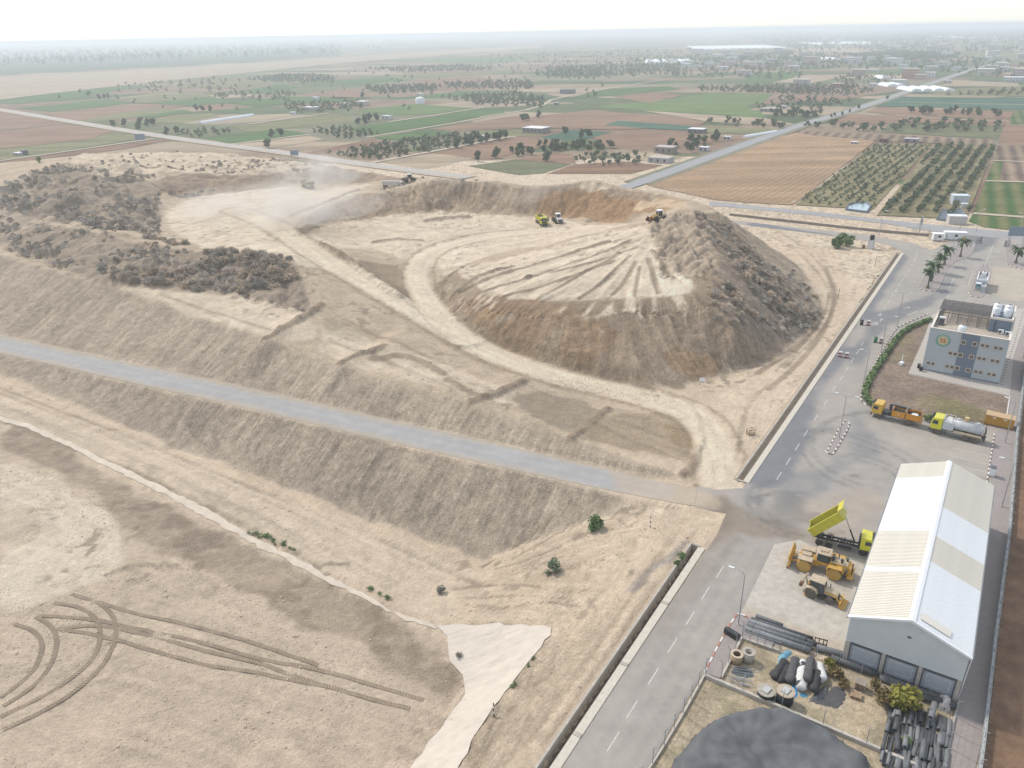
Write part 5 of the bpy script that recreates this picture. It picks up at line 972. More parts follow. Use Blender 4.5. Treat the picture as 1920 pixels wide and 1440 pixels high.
for i in range(nP):                                # gable cladding: ribbed sheets with upstanding seams
    ya, yb = -.0 - HW * i / nP, -HW * (i + 1) / nP; zl = DT_ + .12
    g_.add([(.0, ya, zl), (.0, yb + .05, zl), (.0, yb + .05, gy(yb) - .12), (.0, ya, gy(ya) - .12)], [(0, 1, 2, 3)]); g_.add([(-.03, yb + .05, zl), (-.03, yb, zl), (-.03, yb, gy(yb) - .12), (-.03, yb + .05, gy(yb) - .12)], [(0, 1, 2, 3)]); g_.add([(.0, yb + .05, zl), (-.03, yb + .05, zl), (-.03, yb + .05, gy(yb) - .12), (.0, yb + .05, gy(yb) - .12)], [(0, 1, 2, 3)])
g_.build('gable_wall', WALLB, hang)
for a, b in ((0, -.55), (-4.05, -4.45), (-7.95, -8.35), (-11.85, -12.3)): MB().bb(-.06, .25, b, a, 0, DT_ + .1).build('door_pillar', CONC, hang)
MB().bb(-.05, .3, y1, 0, 0, DB_ - .06).build('plinth', CONC, hang)
for a, b in doors:
    d_ = MB(); n_ = 9
    for i in range(n_): z0 = DB_ + (DT_ - DB_) * i / n_; d_.bb(.12, .18, b, a, z0, z0 + (DT_ - DB_) / n_ - .025)
    dr = d_.build('roller_door', DOORC, hang); f_ = MB(); f_.bb(-.03, .14, a - .16, a, DB_, DT_); f_.bb(-.03, .14, b, b + .16, DB_, DT_); f_.bb(-.03, .14, b + .16, a - .16, DT_ - .2, DT_); f_.bb(-.03, .14, b + .16, a - .16, DB_, DB_ + .12); f_.build('door_frame', DGREY, dr)
    f_ = MB(); f_.bb(.08, .118, b + .5, a - .5, DT_ - .62, DT_ - .54); f_.bb(.08, .118, b + .5, a - .5, DB_ + .5, DB_ + .58); f_.bb(.08, .118, b + .5, b + .58, DB_ + .6, DT_ - .64); f_.bb(.08, .118, a - .58, a - .5, DB_ + .6, DT_ - .64); f_.bb(.06, .118, a - .85, a - .55, DT_ - .6, DT_ - .36); f_.build('pale_outline', M('pale_outline', (.52, .54, .56), .6), dr)
MB().bb(-.06, .02, -6.5, -6.1, 6.6, 6.85).build('gable_vent', DGREY, hang)
def frac(px, py, z): return (U(px, py, z) - HO).dot(hd)
left = [frac(*q, HE) for q in ((1620, 1069), (1626, 1058), (1651, 993), (1685, 896))]; right = [frac(*q, HR) for q in ((1741, 1051), (1752, 1006), (1769, 948))]
sl = math.hypot(HW / 2 + .25, (HR - HE)); pa = math.atan2(HR - HE, HW / 2)
def sheet_mesh(mat):
    """one metre of ribbed roofing, running down the slope (local -y)"""
    m_ = MB(); pr = []
    for k in range(3):
        b = k / 3; pr += [(b, 0), (b + .17, 0), (b + .21, .075), (b + .30, .075), (b + .332, 0)]
    for p, q in zip(pr, pr[1:]): m_.quad((p[0], 0, p[1]), (p[0], -sl, p[1]), (q[0], -sl, q[1]), (q[0], 0, q[1]))
    return m_.mesh('roof_sheet', mat)
RW, RB = sheet_mesh(WHITE), sheet_mesh(BEIGE)
n_ = int(HL)
for i in range(n_ + 1):
    for side in (1, -1):
        x = -.3 + i * (HL + .6) / (n_ + 1); xm = x + .5
        if side == 1: bg_ = xm < left[0] or left[1] < xm < left[2] or xm > left[3]
        else: bg_ = right[0] < xm < right[1] or xm > right[2]
        o = link_mesh('roof_sheet', RB if bg_ else RW, hang)
        if side == -1: o.matrix_local = Matrix.Translation((x, yc - .02, HR)) @ Matrix.Rotation(pa, 4, 'X')
        else: o.matrix_local = Matrix.Translation((x + 1, yc + .02, HR)) @ Matrix.Rotation(PI, 4, 'Z') @ Matrix.Rotation(pa, 4, 'X')
MB().bb(1.0, 2.1, -3.4, 0, 0, .09).build('roof_patch', BEIGE, hang).matrix_local = Matrix.Translation((-.2, yc - .8, HR - .2)) @ Matrix.Rotation(pa, 4, 'X')
m_ = MB(); m_.prism([(-.001, 0), (.001, 0)], 0, .001); m_ = MB(); m_.add([(-.32, yc - .38, HR - .0), (-.32, yc, HR + .14), (-.32, yc + .38, HR), (HL + .32, yc - .38, HR), (HL + .32, yc, HR + .14), (HL + .32, yc + .38, HR)], [(0, 3, 4, 1), (1, 4, 5, 2), (0, 1, 2), (3, 5, 4)]); m_.build('ridge_cap', TRIM, hang)
m_ = MB(); d1 = .34
for s_ in (1, -1):
    m_.add([(-d1, yc, HR + .12), (-d1, yc + s_ * (HW / 2 + .3), HE + .02), (-d1, yc + s_ * (HW / 2 + .3), HE - .25), (-d1, yc, HR - .2), (-.02, yc, HR + .12), (-.02, yc + s_ * (HW / 2 + .3), HE + .02), (-.02, yc + s_ * (HW / 2 + .3), HE - .25), (-.02, yc, HR - .2)], [(0, 1, 2, 3), (4, 7, 6, 5), (0, 4, 5, 1), (3, 2, 6, 7)])
m_.build('barge_board', TRIM, hang)
for y in (.3, y1 - .3):
    MB().bb(-.3, HL + .3, y - .09, y + .09, HE - .28, HE - .08).build('gutter', M('gutter_grey', (.20, .21, .22), .5), hang)
for x in (.4, 14, 27, HL - .4): MB().cyl((x, y1 - .12, 0), (x, y1 - .3, HE - .2), .06, n=6).build('downpipe', TRIM, hang)

# ---------------------------------------------------------------- office building
BA = math.atan2(148.0 - 156.3, 103.5 - 91.3); BO = Vector((91.3, 156.3, .05)); BW, BD, BH = 14.9, 17.2, 9.9
bld = thing('office_building', 'three storey grey blue office block with round emblem and roof tanks', 'building', BO, BA)
FAC = M('facade_grey', (.41, .445, .455), .8, var=.05, scale=.6); FACD = M('facade_dark', (.155, .19, .235), .8, var=.06, scale=.6); CREAM = M('cream_trim', (.62, .575, .50), .8, var=.08); ROOFF = M('roof_screed', (.38, .325, .265), .95, var=.2, scale=.5); TANF = M('tan_frame', (.52, .44, .35), .8, var=.08)
MB().bb(0, BW, 0, BD, 0, 9.15).build('wall_block', FAC, bld)
MB().bb(.32, BW - .32, .32, BD - .32, 9.15, 9.19).build('roof_slab', ROOFF, bld)
m_ = MB(); m_.bb(0, BW, 0, .3, 9.15, BH); m_.bb(0, BW, BD - .3, BD, 9.15, BH); m_.bb(0, .3, .3, BD - .3, 9.15, BH); m_.bb(BW - .3, BW, .3, BD - .3, 9.15, BH); m_.build('parapet', FAC, bld)
m_ = MB(); m_.bb(-.08, BW + .08, -.08, .38, BH, BH + .12); m_.bb(-.08, BW + .08, BD - .38, BD + .08, BH, BH + .12); m_.bb(-.08, .38, .38, BD - .38, BH, BH + .12); m_.bb(BW - .38, BW + .08, .38, BD - .38, BH, BH + .12); m_.build('parapet_coping', CREAM, bld)
MB().bb(.412 * BW, .645 * BW, -.045, -.002, .0, 9.75).build('dark_panel', FACD, bld)
MB().bb(-.04, BW + .04, -.06, -.0, 0, .28).build('plinth', M('plinth_grey', (.20, .22, .24), .9), bld)
fr = MB(); s_ = .62
for a, b, c, d in ((-s_, s_, -.62, -.42), (-s_, s_, .42, .62), (-s_, -.42, -.42, .42), (.42, s_, -.42, .42)): fr.bb(a, b, -.1, .0, c, d)
FRM = fr.mesh('frame', TANF); PAN = MB().bb(-.42, .42, -.03, -.01, -.42, .42).mesh('pane', GLASS); BAR = MB().bb(-.025, .025, -.05, -.03, -.42, .42).bb(-.42, .42, -.05, -.03, -.02, .02).mesh('glazing_bar', TANF)
def office_window(f, z, s=1.0, y=-.003):
    wn = link_mesh('window', FRM, bld, (f * BW, y, z), 0, (s, 1, s)); link_mesh('pane', PAN, wn); link_mesh('glazing_bar', BAR, wn)
for z, fs in ((7.9, (.69, .752, .855, .917)), (4.95, (.322, .384, .69, .752, .855, .917)), (1.85, (.074, .134, .322, .384, .69, .752, .855, .917))):
    for f in fs: office_window(f, z, .68)
    for f in (.452, .592): office_window(f, z, .82, -.05)
def disc(r, z0, z1, mat, nm, n=36, ri=None):
    m_ = MB(); c = (.195 * BW, 0, 7.5)
    if ri is None: m_.cyl((c[0], z0, c[2]), (c[0], z1, c[2]), r, n=n)
    else: m_.tube((c[0], z0, c[2]), (c[0], z1, c[2]), r, ri, n)
    return m_.build(nm, mat, emb_)
emb_ = link_mesh('emblem', MB().cyl((.195 * BW, -.02, 7.5), (.195 * BW, -.05, 7.5), 1.42, n=40).mesh('emblem', M('emblem_green', (.13, .30, .19), .7)), bld)
disc(1.36, -.045, -.06, M('emblem_teal', (.17, .36, .30), .7), 'outer_ring'); disc(.98, -.06, -.075, M('emblem_cream', (.60, .47, .27), .7), 'inner_disc')
m_ = MB(); cx, cz = .195 * BW, 7.5
for a, b, c, d in ((-.5, -.32, -.42, .35), (-.32, .05, -.3, -.18), (-.2, -.08, -.45, .28), (-.3, .1, .2, .32), (.12, .5, -.48, -.05), (.18, .46, .0, .12), (.22, .42, .2, .52), (.05, .2, .3, .42), (-.45, -.2, .38, .5)): m_.bb(cx + a, cx + b, -.09, -.076, cz + c, cz + d)
m_.build('emblem_motif', M('emblem_orange', (.42, .16, .07), .7), emb_)
m_ = MB()                                              # small tick marks where the ring carries its lettering
for i in range(26):
    a = PI * (.08 + .84 * i / 25); m_.box((cx + 1.17 * math.cos(a), -.068, cz + 1.17 * math.sin(a)), (.06, .014, .15), ry=-(a - PI / 2))
m_.build('ring_lettering', M('emblem_letter', (.55, .55, .42), .7), emb_)
# stair tower on the roof, pergola
TX0, TX1, TY0, TY1, TZ = .70 * BW, BW - .35, 6.2, BD - .5, 12.0
MB().bb(TX0, TX1, TY0, TY1, 9.19, TZ).build('stair_tower', FACD, bld)
m_ = MB(); m_.bb(TX0 - .08, TX1 + .08, TY0 - .08, TY0 + .25, TZ, TZ + .45); m_.bb(TX0 - .08, TX1 + .08, TY1 - .25, TY1 + .08, TZ, TZ + .45); m_.bb(TX0 - .08, TX0 + .25, TY0 + .25, TY1 - .25, TZ, TZ + .45); m_.bb(TX1 - .25, TX1 + .08, TY0 + .25, TY1 - .25, TZ, TZ + .45); m_.build('tower_parapet', CREAM, bld)
MB().bb(TX0 + .9, TX0 + 1.3, TY0 - .03, TY0, 9.2, 11.6).build('tower_downpipe', M('blue_grey', (.08, .10, .14), .7), bld)
PG = M('pergola_steel', (.12, .11, .105), .7, var=.2); px0, px1, py0, py1, pz = .5, TX0 - .3, 7.5, BD - .1, 11.6
pg = MB()
for y in (py0, (py0 + py1) / 2, py1): pg.bb(px0, px1, y - .06, y + .06, pz - .18, pz)
po = pg.build('pergola', PG, bld)
pm = MB().bb(-.07, .07, -.07, .07, 9.19, pz - .18).mesh('post', PG); rm_ = MB().bb(-.06, .06, py0 - .3, py1 + .3, pz, pz + .14).mesh('beam', PG)
for i in range(6):
    x = px0 + (px1 - px0) * i / 5; link_mesh('beam', rm_, po, (x, 0, 0))
    for y in (py0, py1): link_mesh('post', pm, po, (x, y, 0))
sm = MB().bb(px0 - .2, px1 + .2, -.11, .11, pz + .141, pz + .19).mesh('slat', PG); k_ = int((py1 - py0) / .42)
for i in range(k_):
    if i < k_ - 2 and i > 3 or i % 2: link_mesh('slat', sm, po, (0, py0 + .42 * i, 0))
bp = lambda x, y, z=9.19: tuple(BO + Matrix.Rotation(BA, 3, 'Z') @ Vector((x, y, z)))
tk = MB().lathe([(0, 0), (.78, 0), (.82, .1), (.82, 1.55), (.74, 1.75), (.3, 1.92), (.28, 2.0), (0, 2.0)], 18).mesh('tank_body', TANK, True); tl = MB().lathe([(0, 1.99), (.26, 2.0), (.26, 2.08), (0, 2.1)], 12).mesh('lid', DGREY); tr = MB()
for z in (.4, .8, 1.2): tr.lathe([(.815, z - .04), (.85, z), (.815, z + .04)], 18)
trm = tr.mesh('hoop', TANK)
for i, (x, y, lab) in enumerate([(TX1 - 3.4, TY0 + 3.1, 'front white roof tank at the pergola side of the cluster of four'), (TX1 - 1.3, TY0 + 3.1, 'front white roof tank at the outer side of the cluster of four'), (TX1 - 3.4, TY0 + 5.6, 'rear white roof tank at the pergola side of the cluster of four'), (TX1 - 1.3, TY0 + 5.6, 'rear white roof tank at the outer side of the cluster of four')]):
    t = thing('water_tank', lab, 'water tank', bp(x, y, TZ), BA, 'white tanks on the stair tower'); link_mesh('tank_body', tk, t); link_mesh('lid', tl, t); link_mesh('hoop', trm, t)
t = thing('water_tank', 'single white water tank standing behind the front parapet', 'water tank', bp(.395 * BW, 1.4), BA); link_mesh('tank_body', tk, t); link_mesh('lid', tl, t)
t = thing('solar_heater', 'white drum and dark panel solar heater on the roof corner', 'solar heater', bp(1.5, 5.5), BA)
MB().box((0, 0, .55), (1.0, 1.9, .07), rx=R(30)).build('panel', BLACK, t); MB().cyl((-.65, .95, 1.35), (.65, .95, 1.35), .28, n=12).build('drum', TANK, t); MB().cyl((-.45, .95, 0), (-.45, .95, 1.2), .04).cyl((.45, .95, 0), (.45, .95, 1.2), .04).build('stand', STEEL, t)
def ac_unit(x, y, lab, z=9.19):
    t = thing('air_conditioner', lab, 'air conditioner', bp(x, y, z), BA); MB().bb(-.55, .55, -.2, .2, .12, 1.0).build('casing', TANK, t); MB().cyl((-.15, -.2, .56), (-.15, -.24, .56), .33, n=14).build('fan_grille', DGREY, t); MB().bb(-.4, -.3, -.18, .18, 0, .12).bb(.3, .4, -.18, .18, 0, .12).build('feet', DGREY, t)
ac_unit(.865 * BW, TY0 - .7, 'white air conditioner outside the dark stair tower'); ac_unit(.955 * BW, TY0 - 1.3, 'pale air conditioner box at the roof edge corner')
for x, y, lab in ((-.6, .5, 'black bin standing away from the facade corner'), (.0, -.9, 'black bin touching the lower facade corner')):
    t = thing('waste_bin', lab, 'bin', bp(x, y, 0), BA, 'black bins by the office corner'); MB().box((0, 0, .5), (.6, .6, .95), taper=1.15).build('bin_body', BLACK, t); MB().box((0, 0, 1.0), (.74, .74, .08)).build('lid', DGREY, t)

# ---------------------------------------------------------------- gatehouse, cabins, sheds
gO = U(1826, 547); GAn = R(57)
gh = thing('gatehouse', 'small grey gatehouse with stepped flat roofs on the kerbed island', 'gatehouse', (gO.x, gO.y, .11), GAn)
def box_house(root, x0, x1, y0, y1, z, wm, rm, nm='wall_block'):
    MB().bb(x0, x1, y0, y1, 0, z).build(nm, wm, root); m_ = MB(); t_ = .18
    m_.bb(x0 - .05, x1 + .05, y0 - .05, y0 + t_, z, z + .35); m_.bb(x0 - .05, x1 + .05, y1 - t_, y1 + .05, z, z + .35); m_.bb(x0 - .05, x0 + t_, y0 + t_, y1 - t_, z, z + .35); m_.bb(x1 - t_, x1 + .05, y0 + t_, y1 - t_, z, z + .35); m_.build('parapet', rm, root)
box_house(gh, 1.9, 10.5, -2.6, 0, 2.9, FAC, TANK); box_house(gh, 0, 1.86, -2.6, -1.5, 1.6, FAC, TANK, 'low_wall'); MB().bb(1.86, 1.895, -1.25, -.25, .9, 2.2).build('window', M('teal_glass', (.12, .33, .38), .2, spec=.5), gh); MB().bb(1.85, 1.895, -2.3, -1.6, 1.1, 2.1).build('hatch', BLACK, gh); MB().bb(.2, 1.7, -1.4, 0, 2.25, 2.35).build('canopy', TRIM, gh); MB().bb(3.6, 6.6, -2.4, -.3, 2.905, 2.95).build('roof_screen', M('screen_grey', (.27, .28, .29), .8), gh); MB().bb(8, 10.3, -2.4, -.2, 3.3, 3.38).build('shade_frame', M('shade_brown', (.16, .12, .1), .8), gh)
t = thing('water_tank', 'squat white tank on the gatehouse roof', 'water tank', tuple(Vector((gO.x, gO.y, 3.01)) + Matrix.Rotation(GAn, 3, 'Z') @ Vector((7.2, -1.4, 0))), GAn); MB().box((0, 0, .6), (1.3, 1.2, 1.2)).build('tank_body', TANK, t, bevel=.12); MB().box((0, 0, 1.24), (.5, .5, .08)).build('lid', DGREY, t)
def cabin(px, py, L, W, H, ang, lab, nw=1, mat=None):
    q = U(px, py); t = thing('site_cabin', lab, 'cabin', (q.x, q.y, 0), ang, 'white cabins by the gate'); mat = mat or M('cabin_white', (.66, .67, .67), .6, var=.08)
    MB().bb(0, L, 0, W, .25, H).build('wall_block', mat, t); MB().bb(-.1, L + .1, -.1, W + .1, H, H + .12).build('roof', TRIM, t); MB().bb(.2, L - .2, .2, W - .2, 0, .25).build('base', DGREY, t)
    for i in range(nw): x = L * (.45 + .3 * i); wn = MB().bb(x, x + .9, -.03, -.002, 1.3, 2.1).build('window', GLASS, t); MB().bb(x - .06, x, -.05, -.0, 1.24, 2.16).bb(x + .9, x + .96, -.05, 0, 1.24, 2.16).bb(x + .42, x + .48, -.05, -.03, 1.3, 2.1).build('frame', DGREY, wn)
    MB().bb(.25, 1.05, -.03, -.002, .3, 2.2).build('door', M('cabin_door', (.5, .51, .52), .6), t)
cabin(1770, 450, 7.2, 2.6, 2.7, R(-14), 'longer white site cabin with blue door end by the palms', 1); cabin(1749, 452, 3.3, 2.5, 2.5, R(-14), 'shorter white cabin at the wall end by the gate')
# small kiosk by the green bush
q = U(1632, 466); t = thing('pump_kiosk', 'narrow white kiosk with a black tank on its roof', 'kiosk', (q.x, q.y, 0), R(50)); MB().bb(-.9, .9, -.9, .9, 0, 3.0).build('wall_block', M('kiosk_white', (.6, .6, .6), .7), t); MB().bb(-1.0, 1.0, -1.0, 1.0, 3.0, 3.12).build('roof', CONC, t); MB().cyl((0, 0, 3.12), (0, 0, 4.7), .75, n=14).build('roof_tank', BLACK, t); MB().bb(-.4, .4, -.93, -.905, .1, 2.1).build('door', STEEL, t); q = U(1619, 465); tag(MB().box((q.x, q.y, .5), (.7, .7, 1.0)).build('control_box', RUST), 'small brown steel box beside the white kiosk', 'box')

# farm buildings: bottom centre pixel, width px, height px, wall colour, label, kind
_hw = {}
def house(px, py, wpx, hpx, c_, lab, grp=None, roof=None, ang=None, name='farm_house', deep=.8, win=True, cat='house'):
    q = U(px, py); D = (q - Vector((0, 0, CAM_H))).length; W = wpx / FOC * D * 1.05; H = hpx / FOC * D * .95; L = W * deep; ang = R(-33) if ang is None else ang
    t = thing(name, lab, cat, (q.x, q.y, 0), ang, grp); key = 'wall_%d_%d_%d' % tuple(int(x * 100) for x in c_); wm = M(key, c_, .85, var=.12, scale=.3); rm = M('flat_roof_pale', (.5, .47, .42), .9) if roof is None else roof
    MB().bb(-W / 2, W / 2, 0, L, 0, H).build('wall', wm, t); MB().bb(-W / 2 - .15, W / 2 + .15, -.15, L + .15, H, H + max(.25, H * .06)).build('roof', rm, t)
    if win:
        st_ = max(1, round(H / 3.2)); nw = max(2, int(W / 3.2))
        if (nw, 'w') not in _hw: _hw[(nw, 'w')] = MB().bb(-.6, .6, -.06, -.003, -.7, .7).mesh('window', M('dark_opening', (.07, .065, .06), .8))
        for k in range(st_):
            for i in range(nw): link_mesh('window', _hw[(nw, 'w')], t, (-W / 2 + W * (i + .5) / nw, 0, H * (k + .55) / st_), None, (1, 1, 1))
    return t
gv = 'houses of the far village'; WT = M('roof_white', (.66, .67, .67), .6); BR = M('roof_bluewhite', (.55, .62, .66), .5)
for a in [(997, 250, 38, 9, (.24, .22, .20), 'open concrete farm shed with a pale flat roof', None, WT), (1303, 250, 26, 7, (.16, .15, .14), 'low dark shed with a pale roof in the brown plot', None, WT), (1243, 288, 31, 11, (.27, .22, .19), 'brown walled farm building near the diagonal road', None, M('roof_pinkish', (.42, .37, .36), .8)), (1233, 306, 36, 9, (.36, .35, .36), 'grey roofless walls at the orchard edge', None, CONC), (1362, 263, 11, 6, (.5, .5, .5), 'small white hut beside the diagonal road', None, WT), (1318, 284, 15, 7, (.45, .45, .44), 'white roofed hut among dark trees', None, WT),
          (722, 224, 14, 6, (.5, .49, .46), 'pale hut at the end of the dark tree clump', None, WT), (577, 208, 22, 6, (.38, .36, .33), 'long low farm house in the grove', None, WT), (589, 188, 10, 5, (.55, .55, .54), 'small white farm house behind the grove', None, WT), (675, 198, 18, 7, (.44, .42, .38), 'farm house with a flat roof at the grove end', None, WT), (547, 216, 8, 5, (.6, .6, .6), 'tiny white hut left of the low farm house', None, WT), (645, 199, 12, 5, (.52, .52, .5), 'white hut in the middle of the grove', None, WT), (1060, 176, 21, 7, (.17, .17, .18), 'dark farm sheds beside the dirt track', None, DGREY), (1042, 197, 7, 4, (.2, .2, .2), 'small dark hut in the olive plot', None, WT), (786, 180, 9, 4, (.6, .6, .6), 'small white house above the round tank', None, WT), (903, 262, 9, 7, (.55, .55, .53), 'white hut beside the bushy tree at the orchard end', None, WT),
          (1393, 143, 19, 9, (.46, .44, .42), 'grey two storey house left of the green plot', None, None), (1500, 161, 22, 10, (.45, .43, .41), 'unfinished pale house at the tan plot corner', None, None), (1518, 120, 20, 11, (.45, .38, .35), 'pinkish three storey house far off', None, None), (1508, 107, 14, 7, (.47, .40, .36), 'pink house behind the three storey one', None, None), (1597, 119, 22, 9, (.52, .53, .54), 'white gabled far house', None, WT), (1675, 121, 21, 9, (.52, .50, .48), 'wide pale far house', None, WT), (1764, 128, 18, 9, (.50, .46, .44), 'pinkish far house left of the road end', None, None), (1608, 143, 17, 10, (.36, .30, .25), 'unfinished brown concrete frame house', None, None), (1704, 148, 21, 15, (.45, .28, .18), 'tall orange house beside the diagonal road', None, None), (1724, 150, 16, 8, (.47, .36, .28), 'low orange house beside the tall orange one', None, None), (1683, 157, 20, 6, (.58, .59, .58), 'long white shed behind the two domes', None, WT), (1742, 147, 13, 9, (.56, .56, .56), 'white two storey house at the roadside', None, WT), (1567, 165, 17, 7, (.36, .16, .13), 'red walled farm house', None, None), (1635, 163, 11, 5, (.5, .5, .5), 'white hut behind the grove', None, WT), (1846, 140, 22, 8, (.50, .47, .44), 'pale house row beyond the road', None, WT), (1914, 144, 20, 11, (.50, .40, .37), 'pink house at the picture edge', None, None), (1900, 153, 26, 6, (.55, .55, .54), 'low white sheds beyond the tan plot', None, WT), (1776, 157, 10, 5, (.4, .35, .3), 'small brown house by the white domes', None, WT), (1467, 204, 9, 5, (.55, .54, .52), 'white hut in the thick grove', None, WT), (1440, 210, 28, 5, (.28, .27, .26), 'long dark roofed shed beside the green plot', None, M('roof_greybrown', (.36, .33, .31), .8)), (1467, 197, 7, 10, (.42, .34, .26), 'tan water tower block in the grove', None, None), (1707, 268, 20, 6, (.25, .23, .25), 'row of low sheds at the orchard head', None, M('roof_lilac', (.4, .38, .4), .8)), (1656, 267, 12, 5, (.2, .1, .09), 'dark red shed at the orchard head', None, RUST), (43, 291, 8, 7, (.10, .10, .105), 'dark grey shed at the field corner', None, DGREY), (30, 292, 12, 4, (.38, .39, .4), 'low pale trailer house beside the dark shed', None, WT), (1601, 270, 10, 3, (.5, .5, .48), 'white crate hut on the verge', None, WT)]:
    house(a[0], a[1], a[2], a[3], a[4], a[5], a[6], a[7])
for i in range(95):
    x = RNG.uniform(1250, 1925); y = RNG.uniform(80, 136) if x > 1500 else RNG.uniform(96, 132)
    if i > 66: x, y = RNG.uniform(1600, 1920), RNG.uniform(60, 82)
    c_ = [(.55, .54, .52), (.48, .44, .41), (.58, .58, .58), (.47, .39, .35)][i % 4]; house(x, y, RNG.uniform(8, 17) * (.6 if y < 84 else 1), RNG.uniform(4, 8) * (.6 if y < 84 else 1), c_, 'small pale house among the trees of the far village', gv, WT if i % 3 else None, R(RNG.uniform(-50, -15)))
house(1800, 385, 22, 15, (.50, .54, .57), 'silver blue sheet metal shed at the orchard foot', None, BR, R(-12), 'metal_shed', .7, False, 'shed'); house(1795, 421, 25, 13, (.48, .46, .43), 'low white walled shed at the roadside below the silver shed', None, WT, R(-12), 'pump_house', .55, False, 'shed'); house(1868 - 60, 392, 8, 8, (.5, .5, .49), 'small white block beside the silver shed', None, WT, R(-12), 'pump_hut', .7, False, 'shed')
# plastic tunnels, domes
PLA = M('plastic_film', (.70, .73, .74), .35, var=.06)
def tunnel(px, py, wpx, lpx_y, lab, n=1, name='plastic_tunnel', grp=None):
    q = U(px, py); D = q.length; W = wpx / FOC * D; t = thing(name, lab, 'greenhouse', (q.x, q.y, 0), R(-8), grp); L = (U(px, lpx_y) - q).length
    for i in range(n):
        m_ = MB(); a = W / n; pr = [(a * (i - n / 2) + a / 2 + math.cos(PI * k / 8) * a * .49, math.sin(PI * k / 8) * min(a * .35, 3.5)) for k in range(9)]; m_.prism(pr, 0, L); m_.build('hoop_bay', PLA, t)
    return t
tunnel(1750, 172, 66, 166, 'row of four white plastic domes beside the diagonal road', 4); tunnel(1690, 163, 17, 159, 'white plastic dome nearer the road', 1); tunnel(1674, 163, 17, 159, 'white plastic dome farther from the road', 1); tunnel(1662, 148, 15, 145, 'white tent roof in the scrub', 1); tunnel(1563, 112, 24, 109, 'white plastic tunnel beyond the pink houses', 2); tunnel(1610, 83, 112, 79, 'long white greenhouse block far off', 9); tunnel(1395, 92, 150, 86, 'white greenhouse sheet field far off', 12); tunnel(1257, 118, 82, 113, 'long white greenhouse strip', 6); tunnel(1843, 71, 26, 68, 'far white shed roof near the horizon', 2)
m_ = MB(); A, B = U(375, 232), U(474, 217); d = (B - A); n_ = Vector((-d.y, d.x, 0)).normalized() * 3; m_.cyl(A, B, 2.2, n=10); tag(m_.build('plastic_tunnel', PLA), 'thin white plastic tunnel lying across the left plots', 'greenhouse'); A, B = U(1395, 258), U(1455, 248); tag(MB().cyl(A, B, 1.6, n=10).build('plastic_tunnel', PLA), 'narrow white plastic tunnel beside the diagonal road', 'greenhouse')
q = U(788, 194); t = thing('storage_tank', 'big round white tank with a domed roof among the plots', 'tank', (q.x, q.y, 0)); MB().lathe([(0, 0), (5.2, 0), (5.2, 4.6)], 20).build('shell', TANK, t); MB().lathe([(5.3, 4.6), (4.2, 6.0), (2, 6.9), (0, 7.2)], 20).build('dome_roof', WT, t)
# irrigation ponds
def pond(pts, lab, wc, rim):
    p = UP(pts); c = sum(p, Vector()) / len(p); t = thing('irrigation_pond', lab, 'pond', (c.x, c.y, 0)); loc = [q - c for q in p]
    ou = [q * 1.12 for q in loc]; m_ = MB(); n_ = len(p)
    for i in range(n_):
        a, b = loc[i], loc[(i + 1) % n_]; e, f = ou[i], ou[(i + 1) % n_]; m_.quad((e.x, e.y, 0), (f.x, f.y, 0), (f.x * .96, f.y * .96, .9), (e.x * .96, e.y * .96, .9)); m_.quad((e.x * .96, e.y * .96, .9), (f.x * .96, f.y * .96, .9), (b.x * .9, b.y * .9, .35), (a.x * .9, a.y * .9, .35))
    m_.build('liner_bank', rim, t); MB().slab([q * .91 for q in loc], None, .4).build('water', wc, t)
LIN = M('liner_dark', (.10, .125, .15), .5, var=.2, scale=.5)
pond([(1587, 394), (1592, 385), (1622, 381), (1632, 388), (1625, 399)], 'small pond with a dark liner and pale milky water', M('milky_water', (.33, .43, .46), .15, var=.1), LIN); pond([(1758, 412), (1768, 397), (1800, 396), (1806, 402), (1800, 418)], 'dark lined empty pond beside the white walled shed', LIN, LIN)
# ---------------------------------------------------------------- trucks and machines (x forward, y left)
def paint(name, c, dirt=(.30, .235, .16), amt=.55):
    """paint with dust lying on the upward faces and in patches"""
    if name in _mats: return _mats[name]
    mt = M(name, c, .45, var=.1, scale=1.5, spec=.45); n = mt.node_tree; L = n.links.new; b = n.nodes['Principled BSDF']; src = b.inputs['Base Color'].links[0].from_socket
    geo = n.nodes.new('ShaderNodeNewGeometry'); sp = n.nodes.new('ShaderNodeSeparateXYZ'); L(geo.outputs['Normal'], sp.inputs[0]); tc = n.nodes.new('ShaderNodeTexCoord'); ns = n.nodes.new('ShaderNodeTexNoise'); ns.inputs['Scale'].default_value = 1.8; ns.inputs['Detail'].default_value = 7; L(tc.outputs['Object'], ns.inputs[0])
    a = n.nodes.new('ShaderNodeMath'); a.operation = 'MULTIPLY_ADD'; a.inputs[1].default_value = .45; a.inputs[2].default_value = -.15; L(sp.outputs['Z'], a.inputs[0]); s_ = n.nodes.new('ShaderNodeMath'); s_.operation = 'ADD'; L(a.outputs[0], s_.inputs[0]); L(ns.outputs['Fac'], s_.inputs[1])
    cr = n.nodes.new('ShaderNodeValToRGB'); e = cr.color_ramp.elements; e[0].position = .45; e[0].color = (0, 0, 0, 1); e[1].position = .95; e[1].color = (amt,) * 3 + (1,); L(s_.outputs[0], cr.inputs[0])
    k = n.nodes.new('ShaderNodeMix'); k.data_type = 'RGBA'; L(cr.outputs[0], k.inputs[0]); L(src, k.inputs[6]); k.inputs[7].default_value = (*dirt, 1); L(k.outputs[2], b.inputs['Base Color']); return mt
